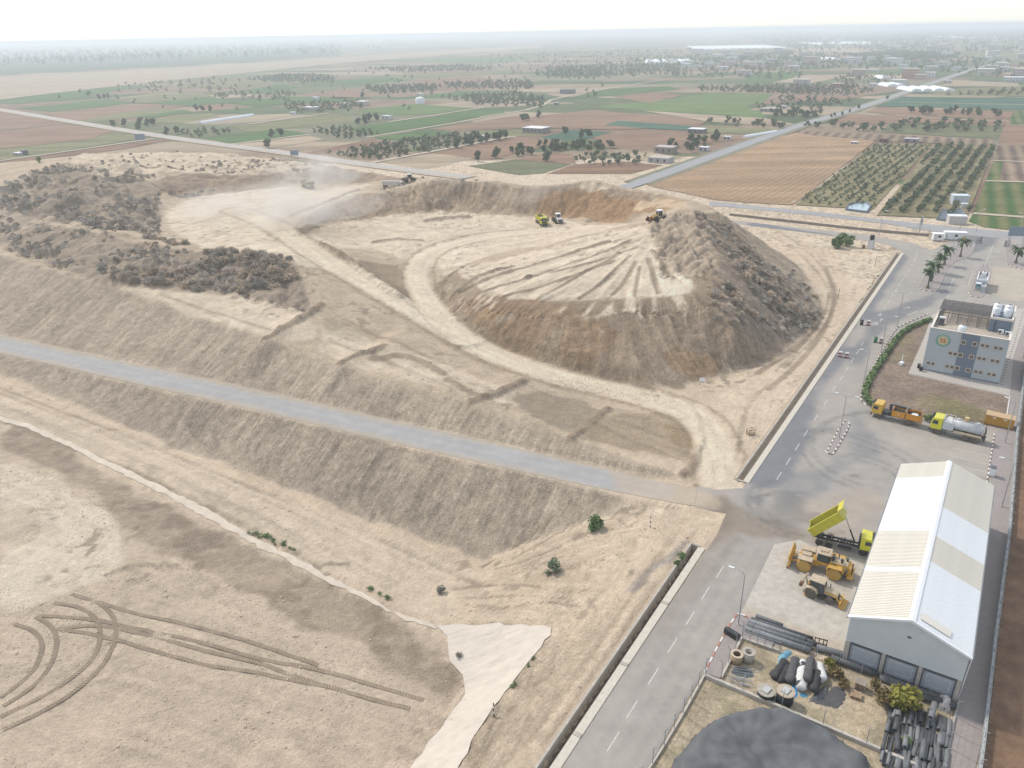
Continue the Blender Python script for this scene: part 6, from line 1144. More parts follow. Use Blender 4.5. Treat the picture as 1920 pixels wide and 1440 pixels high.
LIME = paint('lime_yellow', (.62, .60, .035), amt=.3); LIMED = paint('lime_yellow_body', (.55, .50, .05), amt=.45); AMBER = paint('machine_yellow', (.56, .31, .03), amt=.42); DUSTY = paint('dusty_cream', (.52, .42, .29), amt=.6); ORANGE = paint('works_orange', (.58, .25, .02), amt=.3); AMBC = paint('cab_amber', (.60, .37, .05), amt=.3); CHAS = paint('chassis_black', (.035, .035, .04), amt=.35); TYRE = paint('tyre_rubber', (.035, .033, .032), amt=.6); TYREB = paint('tyre_dusty', (.10, .085, .07), amt=.8); GREYT = paint('tank_grey', (.50, .52, .54), amt=.4); RIM = paint('rim_grey', (.30, .30, .30), amt=.5); DRUM = paint('drum_dusty', (.46, .28, .07), amt=.6)
def wheel(root, x, y, r, w, tyre=TYRE, rim=RIM, lugs=0, rimr=.55, n=20):
    m_ = MB(); pr = [(r * rimr, -w / 2), (r * .93, -w / 2), (r, -w * .36), (r, w * .36), (r * .93, w / 2), (r * rimr, w / 2)]; m_.lathe(pr, n)
    for i in range(lugs):
        a = 2 * PI * i / lugs
        for s in (-1, 1): m_.box((math.cos(a + s * .08) * r, math.sin(a + s * .08) * r, s * w * .24), (r * .12, r * .16, w * .42), rz=a)
    o = m_.build('wheel', tyre, root, loc=(x, y, r)); o.rotation_euler = (PI / 2, 0, 0)
    MB().lathe([(0, -w * .3), (r * .2, -w * .34), (r * rimr * .8, -w * .2), (r * rimr, -w * .42), (r * rimr, w * .42), (r * rimr * .8, w * .2), (r * .2, w * .34), (0, w * .3)], 16).build('rim', rim, o); return o
def truck_cab(root, x, pm, w=2.5, z0=1.0, top=3.0, length=1.75):
    b = .95; m_ = MB(); m_.prism([(x, z0), (x, z0 + .85), (x - .16, top - .28), (x - .38, top), (x - length, top + .05), (x - length, z0), ], -w / 2, w / 2)
    o = m_.build('cab', pm, root, bevel=.06)
    d_ = Vector((-.16, 0, top - .28 - z0 - .85)); MB().add([(x + .015, -w / 2 + .12, z0 + .9), (x + .015, w / 2 - .12, z0 + .9), (x - .14, w / 2 - .14, top - .36), (x - .14, -w / 2 + .14, top - .36)], [(0, 1, 2, 3)]).build('windscreen', GLASS, o)
    for s in (1, -1):
        y = s * (w / 2 + .012); MB().add([(x - .22, y, z0 + .98), (x - 1.12, y, z0 + .9), (x - 1.12, y, top - .42), (x - .36, y, top - .42)], [(0, 1, 2, 3)]).build('side_window', GLASS, o)
        dr = MB().bb(x - 1.2, x - .14, min(y, y * .985), max(y, y * .985), z0 + .05, z0 + .86).build('door', pm, o); 
        MB().box((x + .12, s * (w / 2 + .16), z0 + 1.25), (.12, .24, .7)).build('mirror', BLACK, o)
    MB().bb(x - .1, x + .08, -w / 2 + .02, w / 2 - .02, z0 - .5, z0 + .12).build('bumper', CHAS, root, bevel=.04); MB().bb(x + .005, x + .03, -w * .34, w * .34, z0 + .2, z0 + .78).build('grille', BLACK, o)
    for s in (1, -1): MB().bb(x + .06, x + .1, s * w * .4 - .18, s * w * .4 + .18, z0 - .22, z0 - .02).build('headlight', M('headlamp', (.6, .6, .58), .2), root)
    MB().bb(x - .3, x + .1, -w * .42, w * .42, top - .1, top - .04).build('sun_visor', BLACK, o); return o
def chassis(root, x0, x1, z=.95):
    m_ = MB(); m_.bb(x0, x1, -.48, -.36, z - .15, z + .15); m_.bb(x0, x1, .36, .48, z - .15, z + .15)
    for t in range(5): xx = x0 + (x1 - x0) * (t + .5) / 5; m_.bb(xx - .08, xx + .08, -.36, .36, z - .1, z + .1)
    return m_.build('chassis', CHAS, root)
def ang_of(a, b): d = U(*b) - U(*a); return math.atan2(d.y, d.x)
def tip_body(root, x0, x1, mat, tilt, zb=1.25, w=2.5, h=1.35, load=None):
    """steel tipping body hinged at its rear end"""
    L = x1 - x0; o = MB(); t = .09
    o.bb(0, L, -w / 2 + .1, w / 2 - .1, 0, .14)
    for s in (1, -1):
        o.add([(0, s * w / 2 * .92, .14), (L, s * w / 2 * .92, .14), (L, s * w / 2, h), (0, s * w / 2, h), (0, s * (w / 2 * .92 - t), .14), (L, s * (w / 2 * .92 - t), .14), (L, s * (w / 2 - t), h), (0, s * (w / 2 - t), h)], [(0, 1, 2, 3), (7, 6, 5, 4), (3, 2, 6, 7), (0, 3, 7, 4), (0, 4, 5, 1)])
    o.bb(L - t, L, -w / 2 + .05, w / 2 - .05, .14, h + .25); b = o.build('tipping_body', mat, root, loc=(x0, 0, zb)); b.rotation_euler = (0, -tilt, 0)
    MB().bb(.06, L - .12, -w / 2 + .22, w / 2 - .22, .15, .17).build('body_floor', M('body_inside', (.085, .065, .05), .9, var=.4), b)
    rb = MB().bb(-.05, .05, 0, .07, .14, h - .05).mesh('side_rib', mat)
    for i in range(5):
        for s in (1, -1): link_mesh('side_rib', rb, b, (.5 + (L - 1) * i / 4, s * w / 2 * .955 if s > 0 else -w / 2 * .955 - .07, 0))
    tr_ = MB(); [tr_.bb(0, L, s * w / 2 - .08, s * w / 2 + .08, h, h + .12) for s in (1, -1)]; tr_.build('top_rail', mat, b)
    MB().add([(L - .05, -w / 2, h + .2), (L - .05, w / 2, h + .2), (L + .95, w / 2, h + .3), (L + .95, -w / 2, h + .3), (L - .05, -w / 2, h + .28), (L - .05, w / 2, h + .28), (L + .95, w / 2, h + .38), (L + .95, -w / 2, h + .38)], [(0, 3, 2, 1), (4, 5, 6, 7), (0, 1, 5, 4), (1, 2, 6, 5), (2, 3, 7, 6), (3, 0, 4, 7)]).build('cab_guard', mat, b)
    g = MB().bb(-.07, .0, -w / 2, w / 2, -.1, h).build('tailgate', mat, b); g.rotation_euler = (0, R(8) if tilt else 0, 0)
    if load:
        m_ = MB(); nx_, ny_ = 8, 5; rg = random.Random(4)
        for i in range(nx_):
            for j in range(ny_): m_.v.append((.15 + (L - .3) * i / (nx_ - 1), -w / 2 + .16 + (w - .32) * j / (ny_ - 1), h * .75 + .35 * math.sin(PI * i / (nx_ - 1)) * math.sin(PI * j / (ny_ - 1)) + rg.uniform(-.05, .05)))
        for i in range(nx_ - 1):
            for j in range(ny_ - 1): k = i * ny_ + j; m_.f.append((k, k + ny_, k + ny_ + 1, k + 1)); m_.mi.append(0)
        m_.build('soil_load', load, b)
    return b
def tipper(name, lab, loc, rz, tilt, load=None, cab=LIME, body=LIMED):
    t = thing(name, lab, 'dump truck', loc, rz)
    truck_cab(t, 8.2, cab); chassis(t, .3, 7.9)
    for x in (6.95, 2.35, 1.0):
        for s in (1, -1): wheel(t, x, s * 1.02, .52, .36 if x > 5 else .58)
    MB().bb(4.0, 5.6, .55, 1.15, .55, 1.05).build('fuel_tank', RIM, t, bevel=.08); MB().bb(3.6, 5.4, -1.15, -.6, .5, 1.0).build('tool_box', CHAS, t); MB().bb(6.2, 6.45, -1.1, 1.1, .95, 2.3).build('air_stack', BLACK, t)
    m_ = MB()
    for x, s in ((6.95, 1), (6.95, -1)): m_.bb(x - .65, x + .6, s * 1.02 - .22, s * 1.02 + .22, 1.08, 1.14)
    m_.build('mudguard', CHAS, t); m_ = MB()
    for i in range(6): m_.bb(3.4 + i * .42, 3.6 + i * .42, -.3, .3, 1.06, 1.3 + .1 * (i % 3))
    m_.build('gear_blocks', CHAS, t)
    b = tip_body(t, .2, 5.75, body, tilt, load=load)
    if tilt:
        e = Vector((.2 + 5.4 * math.cos(tilt), 0, 1.25 + 5.4 * math.sin(tilt))); s0 = Vector((5.75, 0, 1.15)); md = s0.lerp(e, .5); MB().cyl(s0, md, .12, n=8).build('ram_cylinder', CHAS, t); MB().cyl(md, e, .075, n=8).build('ram_rod', STEEL, t)
    return t
a = ang_of((1538, 1018), (1604, 1034)); q = U(1523, 1011)
tipper('dump_truck', 'yellow dump truck parked with its tipping body raised beside the hangar', (q.x, q.y, .012), a, R(48))

# landfill compactor ---------------------------------------------------------
def compactor():
    a = ang_of((1563, 1084), (1512, 1069)); q = U(1540, 1068); t = thing('landfill_compactor', 'large dusty yellow compactor with steel wheels and a wide front blade', 'compactor', (q.x, q.y, .012), a)
    t.scale = (1.02,) * 3
    for x, s in ((2.15, 1), (2.15, -1), (-1.75, 1), (-1.75, -1)):
        wheel(t, x, s * 1.25, .92, 1.05, DRUM, AMBER, lugs=14, rimr=.6, n=22)
    MB().prism([(.3, .8), (.3, 1.5), (1.2, 1.75), (3.0, 1.6), (3.2, 1.0), (2.9, .7)], -.62, .62).build('front_frame', AMBER, t, bevel=.05); MB().bb(1.5, 2.8, -.45, .45, 1.62, 2.05).build('hydraulic_block', DUSTY, t, bevel=.06)
    for s in (1, -1): MB().bb(1.2, 3.1, s * 1.25 - .55, s * 1.25 + .55, 1.95, 2.02).prism([(1.25, 1.9), (1.25, 2.0), (1.1, 1.6)], s * 1.25 - .5, s * 1.25 + .5).build('front_fender', DUSTY, t)
    m_ = MB(); m_.add([(4.25, -2.05, .15), (4.25, 2.05, .15), (4.0, 2.05, 1.0), (4.0, -2.05, 1.0), (4.3, 2.05, 1.9), (4.3, -2.05, 1.9), (4.12, -2.05, .15), (4.12, 2.05, .15), (3.86, 2.05, 1.0), (3.86, -2.05, 1.0), (4.18, 2.05, 1.92), (4.18, -2.05, 1.92)], [(0, 1, 2, 3), (3, 2, 4, 5), (7, 6, 9, 8), (8, 9, 11, 10), (0, 3, 9, 6), (3, 5, 11, 9), (1, 7, 8, 2), (2, 8, 10, 4), (5, 4, 10, 11), (0, 6, 7, 1)]); bl = m_.build('blade', AMBER, t)
    MB().bb(4.14, 4.34, -2.06, 2.06, .08, .24).build('cutting_edge', RUST, bl)
    for s in (1, -1): MB().cyl((2.6, s * .5, .9), (4.0, s * .9, .75), .13).cyl((2.8, s * .3, 1.7), (3.95, s * .5, 1.35), .07).build('push_arm', AMBER, t)
    MB().bb(-.9, .4, -.8, .8, 1.35, 1.75).build('cab_floor', AMBER, t)
    cb_ = MB().bb(-.78, .68, -.72, .72, 1.75, 3.0).build('cab', GLASS, t, bevel=.05); m_ = MB()
    for x in (-.78, .68):
        for y in (-.72, .72): m_.bb(x - .06, x + .06, y - .06, y + .06, 1.75, 3.02)
    m_.build('cab_post', CHAS, cb_); rf = MB().bb(-1.0, .95, -.92, .92, 3.0, 3.2).build('cab_roof', DUSTY, cb_, bevel=.08); MB().bb(-.5, .1, -.3, .3, 3.2, 3.36).build('roof_unit', DUSTY, rf); MB().cyl((.3, .4, 3.2), (.3, .4, 3.42), .08).build('beacon', M('beacon_dark', (.12, .07, .04), .3), rf)
    MB().prism([(-.95, .75), (-.95, 2.25), (-3.2, 2.15), (-3.75, 1.9), (-3.75, .9), (-3.2, .7)], -.85, .85).build('engine_hood', AMBER, t, bevel=.06); MB().bb(-3.2, -1.0, -.8, .8, 2.22, 2.28).build('hood_top', DUSTY, t)
    MB().bb(-3.86, -3.76, -.7, .7, 1.0, 1.9).build('radiator_grille', BLACK, t); MB().bb(-4.1, -3.3, -1.3, 1.3, .55, .95).build('rear_bumper', AMBER, t, bevel=.06)
    for x, y, h, r in ((-1.3, .35, .75, .15), (-1.9, -.3, .9, .07), (-2.4, .35, .6, .17), (-3.0, -.35, .45, .15), (-1.25, -.4, .5, .16)): MB().cyl((x, y, 2.25), (x, y, 2.25 + h * .7), r, n=10).cyl((x, y, 2.25 + h * .7), (x, y, 2.25 + h), r * 1.3, n=10).build('exhaust_stack', CHAS, t)
    for s in (1, -1):
        MB().prism([(-.7, 1.5), (-.9, 2.0), (-2.6, 2.0), (-2.9, 1.6), (-2.9, 1.5), (-2.55, 1.9), (-1.0, 1.9), (-.8, 1.5)], s * 1.25 - .6, s * 1.25 + .6).build('rear_fender', AMBER, t)
        m_ = MB()
        for k in range(4): m_.bb(-3.1 - .1 * k, -2.8 - .1 * k, s * .86, s * 1.25, .95 + .28 * k, 1.0 + .28 * k) if s > 0 else m_.bb(-3.1 - .1 * k, -2.8 - .1 * k, -1.25, -.86, .95 + .28 * k, 1.0 + .28 * k)
        m_.build('step', CHAS, t)
        y = s * .865; MB().bb(-1.75, -1.15, min(y, y - s * .01), max(y, y - s * .01), 1.85, 2.1).build('side_badge', BLACK, t); MB().bb(-3.0, -2.3, min(y, y - s * .01), max(y, y - s * .01), 1.0, 1.9).build('side_panel', DUSTY, t)
compactor()
# backhoe loader --------------------------------------------------------------
def backhoe():
    a = ang_of((1521, 1114), (1556, 1127)); q = U(1539, 1119); t = thing('backhoe_loader', 'dusty yellow backhoe loader with a cream cab roof and front bucket', 'backhoe', (q.x, q.y, .012), a)
    for s in (1, -1): wheel(t, -1.15, s * .95, .78, .48, TYREB, AMBER, lugs=16, rimr=.55); wheel(t, 1.25, s * .85, .5, .36, TYREB, AMBER, lugs=12)
    MB().bb(-1.6, 2.3, -.42, .42, .62, 1.0).build('chassis', CHAS, t); MB().prism([(.3, .95), (.3, 1.75), (1.9, 1.55), (2.15, 1.4), (2.15, .9)], -.5, .5).build('bonnet', DUSTY, t, bevel=.06); MB().bb(2.16, 2.2, -.4, .4, .95, 1.35).build('grille', BLACK, t)
    cb_ = MB().prism([(.35, 1.0), (.35, 1.7), (.1, 2.6), (-1.35, 2.6), (-1.55, 1.7), (-1.3, 1.0)], -.72, .72).build('cab', GLASS, t); m_ = MB()
    for y in (-.73, .73):
        m_.cyl((.36, y, 1.0), (.36, y, 1.7), .05, n=6).cyl((.36, y, 1.7), (.1, y, 2.6), .05, n=6).cyl((-1.55, y, 1.7), (-1.35, y, 2.6), .05, n=6).cyl((-.6, y, 1.0), (-.6, y, 2.6), .04, n=6).cyl((-1.3, y, 1.0), (-1.55, y, 1.7), .05, n=6)
    m_.build('cab_post', CHAS, cb_); MB().bb(-1.6, .35, -.82, .82, 2.6, 2.76).build('cab_roof', DUSTY, cb_, bevel=.07)
    for s in (1, -1):
        MB().prism([(-2.0, 1.15), (-1.85, 1.6), (-1.2, 1.78), (-.5, 1.6), (-.3, 1.1), (-.42, 1.1), (-.6, 1.5), (-1.2, 1.66), (-1.75, 1.5), (-1.88, 1.12)], s * .95 - .28, s * .95 + .28).build('rear_fender', DUSTY, t)
        MB().path([(.7, s * .6, 1.45), (1.9, s * .6, 1.2), (2.55, s * .6, .55)], .11).build('loader_arm', AMBER, t); MB().cyl((.9, s * .6, 1.0), (1.9, s * .6, 1.15), .06).build('ram', STEEL, t); MB().bb(-.25, .55, min(s * .5, s * .85), max(s * .5, s * .85), .5, .62).build('step', CHAS, t)
    w = 1.15; MB().add([(2.55, -w, .12), (2.55, w, .12), (2.5, w, .75), (2.5, -w, .75), (2.72, w, 1.0), (2.72, -w, 1.0), (3.3, w, .1), (3.3, -w, .1), (2.62, -w, .2), (2.62, w, .2), (2.6, w, .74), (2.6, -w, .74)], [(0, 3, 2, 1), (3, 5, 4, 2), (0, 1, 6, 7), (8, 9, 10, 11), (8, 7, 6, 9), (11, 10, 4, 5), (0, 7, 8), (0, 8, 11, 3), (3, 11, 5), (1, 9, 6), (1, 2, 10, 9), (2, 4, 10)]).build('front_bucket', AMBER, t)
    MB().bb(-1.95, -1.6, -.85, .85, .5, 1.2).build('rear_frame', AMBER, t); MB().path([(-1.9, .15, 1.0), (-2.35, .15, 2.3), (-2.1, .15, 2.9)], .14).build('boom', DUSTY, t); MB().path([(-2.1, .15, 2.9), (-2.65, .15, 1.5), (-2.7, .15, 1.1)], .11).build('dipper', DUSTY, t); MB().prism([(-2.95, .65), (-2.6, .6), (-2.45, 1.1), (-2.85, 1.2), (-3.0, 1.0)], -.2, .5).build('digging_bucket', RUST, t)
    for s in (1, -1): MB().box((-1.85, s * .85, .55), (.18, .16, 1.0)).box((-1.85, s * .85, .05), (.4, .4, .08)).build('stabiliser', AMBER, t)
    MB().cyl((.9, .3, 1.7), (.9, .3, 2.4), .06).build('exhaust_stack', CHAS, t)
backhoe()
# orange works truck ------------------------------------------------------------
def works_truck():
    a = ang_of((1708, 797), (1655, 784)); q = U(1717, 797); t = thing('works_truck', 'orange works truck with a folded crane and two open orange boxes', 'truck', (q.x, q.y, 0), a); 
    truck_cab(t, 8.0, AMBC, z0=.95, top=3.0, length=1.9); chassis(t, -.6, 7.7)
    for s in (1, -1): wheel(t, 6.7, s * 1.0, .55, .36, TYREB); wheel(t, 1.3, s * 1.0, .55, .55, TYREB)
    m_ = MB()
    for i, (x, z) in enumerate(((5.7, 1.3), (5.2, 1.2), (4.8, 1.5))): m_.bb(x - .25, x + .25, -.9, .9, .9, z + .3)
    m_.build('engine_deck', CHAS, t); MB().bb(4.5, 5.3, .5, 1.1, .6, 1.0).build('fuel_tank', RIM, t, bevel=.07)
    cr = MB().cyl((4.9, -.3, 1.1), (4.9, -.3, 3.0), .25, n=10).build('crane_post', CHAS, t); MB().path([(4.9, -.3, 2.9), (1.6, -.45, 2.75)], .17).build('crane_boom', CHAS, cr); MB().path([(1.6, -.3, 2.95), (4.4, -.1, 3.15)], .12).build('crane_jib', M('crane_grey', (.12, .14, .15), .6), cr)
    for x0, x1, h in ((2.05, 4.35, 1.15), (-.75, 1.9, 1.25)):
        m_ = MB(); z = 1.25; w = 1.22; tt = .07; m_.bb(x0, x1, -w, w, z, z + .1); m_.bb(x0, x1, -w, -w + tt, z + .1, z + h); m_.bb(x0, x1, w - tt, w, z + .1, z + h); m_.bb(x0, x0 + tt, -w + tt, w - tt, z + .1, z + h); m_.bb(x1 - tt, x1, -w + tt, w - tt, z + .1, z + h)
        b = m_.build('load_box', ORANGE, t); MB().bb(x0 + .1, x1 - .1, -w + .1, w - .1, z + .11, z + h * .6).build('box_load', BLACK if x0 < 0 else M('dark_green_net', (.05, .065, .055), .9), b); fr_ = MB()
        for x in (x0, x1 - .07): fr_.bb(x, x + .07, -w, -w + .07, z + h, z + h + .55); fr_.bb(x, x + .07, w - .07, w, z + h, z + h + .55); fr_.bb(x, x + .07, -w, w, z + h + .55, z + h + .62)
        fr_.build('hoop_frame', RIM, b)
    MB().lathe([(.001, 0), (.55, .02), (.6, .18), (.3, .22), (.28, .1), (.001, .1)], 14, (.5, .2, 2.05)).build('white_coil', TANK, t); MB().bb(-.9, -.72, -1.2, 1.2, .7, .95).build('rear_bar', ORANGE, t); MB().bb(3.0, 3.25, 1.222, 1.235, 1.75, 1.95).build('side_label', TANK, t)
works_truck()
# vacuum tanker --------------------------------------------------------------------
def tanker():
    a = ang_of((1829, 827), (1764, 811)); q = U(1846, 831); t = thing('tanker_truck', 'tanker truck with a lime yellow cab and a pale grey tank', 'truck', (q.x, q.y, 0), a); t.scale = (1.06,) * 3
    truck_cab(t, 8.6, LIME, z0=1.0, top=3.1, length=1.8); chassis(t, .1, 8.3)
    for x in (7.3, 2.9, 1.5):
        for s in (1, -1): wheel(t, x, s * 1.02, .53, .36 if x > 5 else .55, TYREB)
    tk_ = MB().cyl((.9, 0, 2.3), (6.2, 0, 2.3), .98, n=24).cyl((.9, 0, 2.3), (.55, 0, 2.3), .98, .6, n=24).cyl((6.2, 0, 2.3), (6.45, 0, 2.3), .98, .55, n=24).build('tank', GREYT, t, True)
    m_ = MB()
    for x in (1.2, 2.6, 4.0, 5.4): m_.tube((x - .04, 0, 2.3), (x + .04, 0, 2.3), 1.02, .96, 24)
    m_.build('tank_band', GREYT, tk_); MB().bb(.8, 5.6, -.2, .2, 3.24, 3.3).build('catwalk', RIM, tk_); rl = MB()
    for s in (1, -1):
        rl.cyl((.8, s * .32, 3.75), (5.4, s * .32, 3.75), .025, n=5)
        for x in (.8, 2.3, 3.8, 5.4): rl.cyl((x, s * .32, 3.2), (x, s * .32, 3.75), .02, n=5)
    rl.build('handrail', CHAS, tk_); MB().cyl((3.4, 0, 3.25), (3.4, 0, 3.95), .38, n=14).build('filter_drum', M('drum_cream', (.52, .40, .20), .7), tk_)
    for x in (1.6, 4.6): MB().cyl((x, 0, 3.2), (x, 0, 3.42), .3, n=12).build('manhole', GREYT, tk_)
    MB().bb(5.0, 6.75, -1.18, 1.18, 1.25, 2.7).build('pump_cabinet', GREYT, t, bevel=.06); cg = MB()
    for z in (2.9, 3.3):
        for s in (1, -1): cg.cyl((5.2, s * 1.1, z), (6.7, s * 1.1, z), .03, n=5)
        cg.cyl((5.2, -1.1, z), (5.2, 1.1, z), .03, n=5); cg.cyl((6.7, -1.1, z), (6.7, 1.1, z), .03, n=5)
    for x in (5.2, 5.95, 6.7):
        for s in (1, -1): cg.cyl((x, s * 1.1, 2.7), (x, s * 1.1, 3.3), .03, n=5)
    cg.build('rack_rail', TANK, t)
    for s in (1, -1): MB().bb(.6, 4.9, min(s * .95, s * 1.25), max(s * .95, s * 1.25), 1.15, 1.5).build('hose_tray', DUSTY, t); MB().cyl((3.4, s * 1.1, .62), (5.8, s * 1.1, .62), .05, n=6).cyl((3.4, s * 1.1, .85), (5.8, s * 1.1, .85), .05, n=6).build('side_guard', STEEL, t)
    rg = MB()
    for s in (1, -1): rg.path([(.55, s * .7, 1.1), (.2, s * .75, 2.0), (.4, s * .6, 3.1)], .06)
    rg.path([(.3, -.5, 1.3), (.15, 0, 1.9), (.3, .5, 2.6)], .09); rg.bb(.05, .35, -1.1, 1.1, .7, .95); rg.build('rear_hose_gear', CHAS, t)
tanker()
q = U(1872, 797); t = thing('skip_container', 'plain ochre steel container standing behind the tanker', 'container', (q.x, q.y, .05), ang_of((1845, 790), (1885, 799))); m_ = MB().bb(-2.4, 2.4, -1.1, 1.1, .12, 2.0); m_.build('container_body', paint('ochre_box', (.42, .215, .025), amt=.35), t, bevel=.04); MB().bb(-2.42, 2.42, -1.12, 1.12, 2.0, 2.08).build('lid', paint('ochre_top', (.52, .34, .16), amt=.5), t)
for x in (-1.9, 1.9): MB().bb(x - .15, x + .15, -1.0, 1.0, 0, .12).build('skid', CHAS, t)
for x in (-.9, .9): MB().bb(x - .25, x + .25, -1.125, -1.102, 1.6, 1.8).build('side_label', TANK, t)
ylab = lambda a, b: None
# machines in the pit -----------------------------------------------------------------
DSOIL = M('dark_soil_load', (.05, .04, .035), .95, var=.4, scale=3)
def on_ground(px, py): return UT(px, py)
q = on_ground(1010, 415); cam_az = math.atan2(-q.y, -q.x)
tipper('dump_truck', 'lime yellow dump truck loaded with dark soil facing out of the brown pit', (q.x, q.y, q.z - .05), cam_az + R(14), 0, DSOIL)
q = on_ground(584, 349); tipper('dump_truck', 'dust covered pale yellow dump truck in the dust cloud', (q.x - 3, q.y, q.z - .05), R(-55), 0, M('pale_load', (.30, .24, .17), .95), paint('dust_yellow', (.42, .38, .17), amt=.8), paint('dust_body', (.33, .31, .24), amt=.8))
def loader(lab, loc, rz, mat=AMBER, hood=DUSTY):
    t = thing('wheel_loader', lab, 'loader', loc, rz)
    for x in (1.5, -1.5):
        for s in (1, -1): wheel(t, x, s * 1.05, .8, .6, TYRE, mat, lugs=12)
    MB().bb(.4, 2.2, -.5, .5, .8, 1.5).build('front_frame', mat, t); MB().prism([(-.6, .8), (-.6, 2.05), (-2.9, 1.9), (-3.2, 1.6), (-3.2, .8)], -.85, .85).build('engine_hood', hood, t, bevel=.06); MB().bb(-3.24, -3.2, -.65, .65, .95, 1.65).build('grille', BLACK, t)
    c = MB().bb(-.6, .75, -.7, .7, 1.5, 3.0).build('cab', GLASS, t, bevel=.05); m_ = MB()
    for x in (-.6, .75):
        for y in (-.7, .7): m_.bb(x - .06, x + .06, y - .06, y + .06, 1.5, 3.0)
    m_.build('cab_post', hood, c); MB().bb(-.75, .95, -.85, .85, 3.0, 3.18).build('cab_roof', TANK, c)
    for s in (1, -1): MB().path([(.9, s * .55, 1.9), (2.4, s * .55, 1.3), (3.0, s * .55, .6)], .14).build('lift_arm', mat, t)
    w = 1.4; MB().add([(3.0, -w, .15), (3.0, w, .15), (2.9, w, .9), (2.9, -w, .9), (3.2, w, 1.25), (3.2, -w, 1.25), (4.0, w, .12), (4.0, -w, .12)], [(0, 3, 2, 1), (3, 5, 4, 2), (0, 1, 6, 7), (0, 7, 5, 3), (1, 2, 4, 6), (1, 0, 7, 6)]).build('bucket', RUST, t); MB().cyl((-1.6, .3, 2.0), (-1.6, .3, 2.6), .09).build('exhaust_stack', CHAS, t); MB().bb(-.9, .9, -1.2, -.75, 1.0, 1.1).bb(-.9, .9, .75, 1.2, 1.0, 1.1).build('step', CHAS, t)
q = on_ground(1046, 417); loader('pale wheel loader seen from behind beside the loaded dump truck', (q.x, q.y, q.z - .05), math.atan2(q.y, q.x) + R(14), paint('loader_cream', (.40, .37, .30), amt=.6), paint('loader_white', (.55, .55, .53), amt=.4))
q = on_ground(1236, 413); loader('yellow wheel loader digging at the foot of the sand ledge on the big dump', (q.x, q.y, q.z - .05), R(196)); q = on_ground(768, 341); loader('dark dusty wheel loader behind the rim of the middle spur', (q.x, q.y, q.z - .05), R(20), paint('loader_brown', (.20, .16, .12), amt=.7), paint('loader_brown2', (.16, .13, .1), amt=.6))
q = on_ground(735, 350); t = thing('box_trailer', 'pale dusty box trailer parked on the spur rim', 'trailer', (q.x, q.y, q.z - .05), R(-6)); t.scale = (.68,) * 3; MB().bb(-5.5, 4.2, -1.25, 1.25, 1.1, 3.4).build('trailer_body', paint('dusty_white', (.50, .48, .44), amt=.8), t); truck_cab(t, 6.6, paint('dust_white_cab', (.58, .57, .55), amt=.5)); chassis(t, -5.2, 6.3)
for x in (5.6, -3.2, -4.4):
    for s in (1, -1): wheel(t, x, s * 1.0, .52, .4, TYREB)
# a worker between the two machines
def person(loc, rz):
    t = thing('person', 'tiny person in dark clothes standing between the dump truck and the loader', 'person', loc, rz); me = bpy.data.meshes.new('body'); J = [(0, 0, .95), (0, 0, 1.2), (0, 0, 1.42), (0, 0, 1.52), (0, 0, 1.66), (0, .2, 1.4), (.04, .27, 1.12), (.1, .26, .86), (0, -.2, 1.4), (.04, -.27, 1.12), (.1, -.26, .86), (.02, .1, .88), (.03, .12, .48), (0, .13, .06), (.16, .14, .04), (-.02, -.1, .88), (.0, -.12, .48), (-.06, -.13, .06), (.1, -.14, .04), (0, 0, 1.76)]
    E_ = [(0, 1), (1, 2), (2, 3), (3, 4), (4, 19), (2, 5), (5, 6), (6, 7), (2, 8), (8, 9), (9, 10), (0, 11), (11, 12), (12, 13), (13, 14), (0, 15), (15, 16), (16, 17), (17, 18)]; rad = [.14, .14, .14, .06, .1, .075, .05, .045, .075, .05, .045, .09, .065, .045, .045, .09, .065, .045, .045, .07]
    me.from_pydata(J, E_, []); o = link_mesh('body', me, t); me.materials.append(M('dark_clothes', (.05, .05, .06), .9)); sk = o.modifiers.new('skin', 'SKIN')
    for v, r_ in zip(me.skin_vertices[0].data, rad): v.radius = (r_, r_)
    me.skin_vertices[0].data[0].use_root = True; sb = o.modifiers.new('sub', 'SUBSURF'); sb.levels = sb.render_levels = 1
    MB().lathe([(.115, 1.68), (.1, 1.8), (.04, 1.86), (0, 1.87)], 10).build('hair', BLACK, t)
q = on_ground(1027, 415); person((q.x, q.y, q.z), cam_az)
# ---------------------------------------------------------------- storage yard
Zy = 0.0
yard = np.zeros((NY, NX, 3), np.float32) + np.array((.36, .295, .205), np.float32); yard = mix(yard, sstep(-.2, .6, fbm(XX, YY, 4, 4, 81)) * .55, (.25, .20, .135)); yard = mix(yard, sstep(.1, .7, fbm(XX, YY, 3, 3, 83)) * .4, (.115, .115, .06)); yard = mix(yard, region(UP([(1620, 1300), (1660, 1330), (1640, 1396), (1560, 1360)]), 3, .4, raw=True) * .5, (.42, .33, .22)); yard *= 1 + .08 * N2[..., None]
YM = vcol_mat('yard_soil', 'soil', 1.5, 6, .5, lo=.7)
tag(sheet('yard_ground', UP([(1391, 1196), (1460, 1222), (1583, 1243), (1785, 1322), (1772, 1402), (1745, 1500), (1700, 1520), (1560, 1600), (1230, 1560), (1165, 1540), (1245, 1396), (1320, 1266), (1352, 1274)]), -.012, .5, YM, yard), kind='structure')
tag(MB().slab(UP([(1583, 1242), (1600, 1225), (1800, 1300), (1787, 1324)]), None, .006).build('hangar_apron', M('dirty_concrete', (.25, .215, .18), .95, var=.35, scale=.6)), kind='structure')
PIPE = M('pipe_grey', (.135, .14, .145), .6, var=.15, scale=1.2); PIPE2 = M('pipe_light', (.20, .205, .21), .6, var=.15, scale=1.2); PIPE3 = M('pipe_dark', (.075, .08, .085), .6, var=.2, scale=1.2)
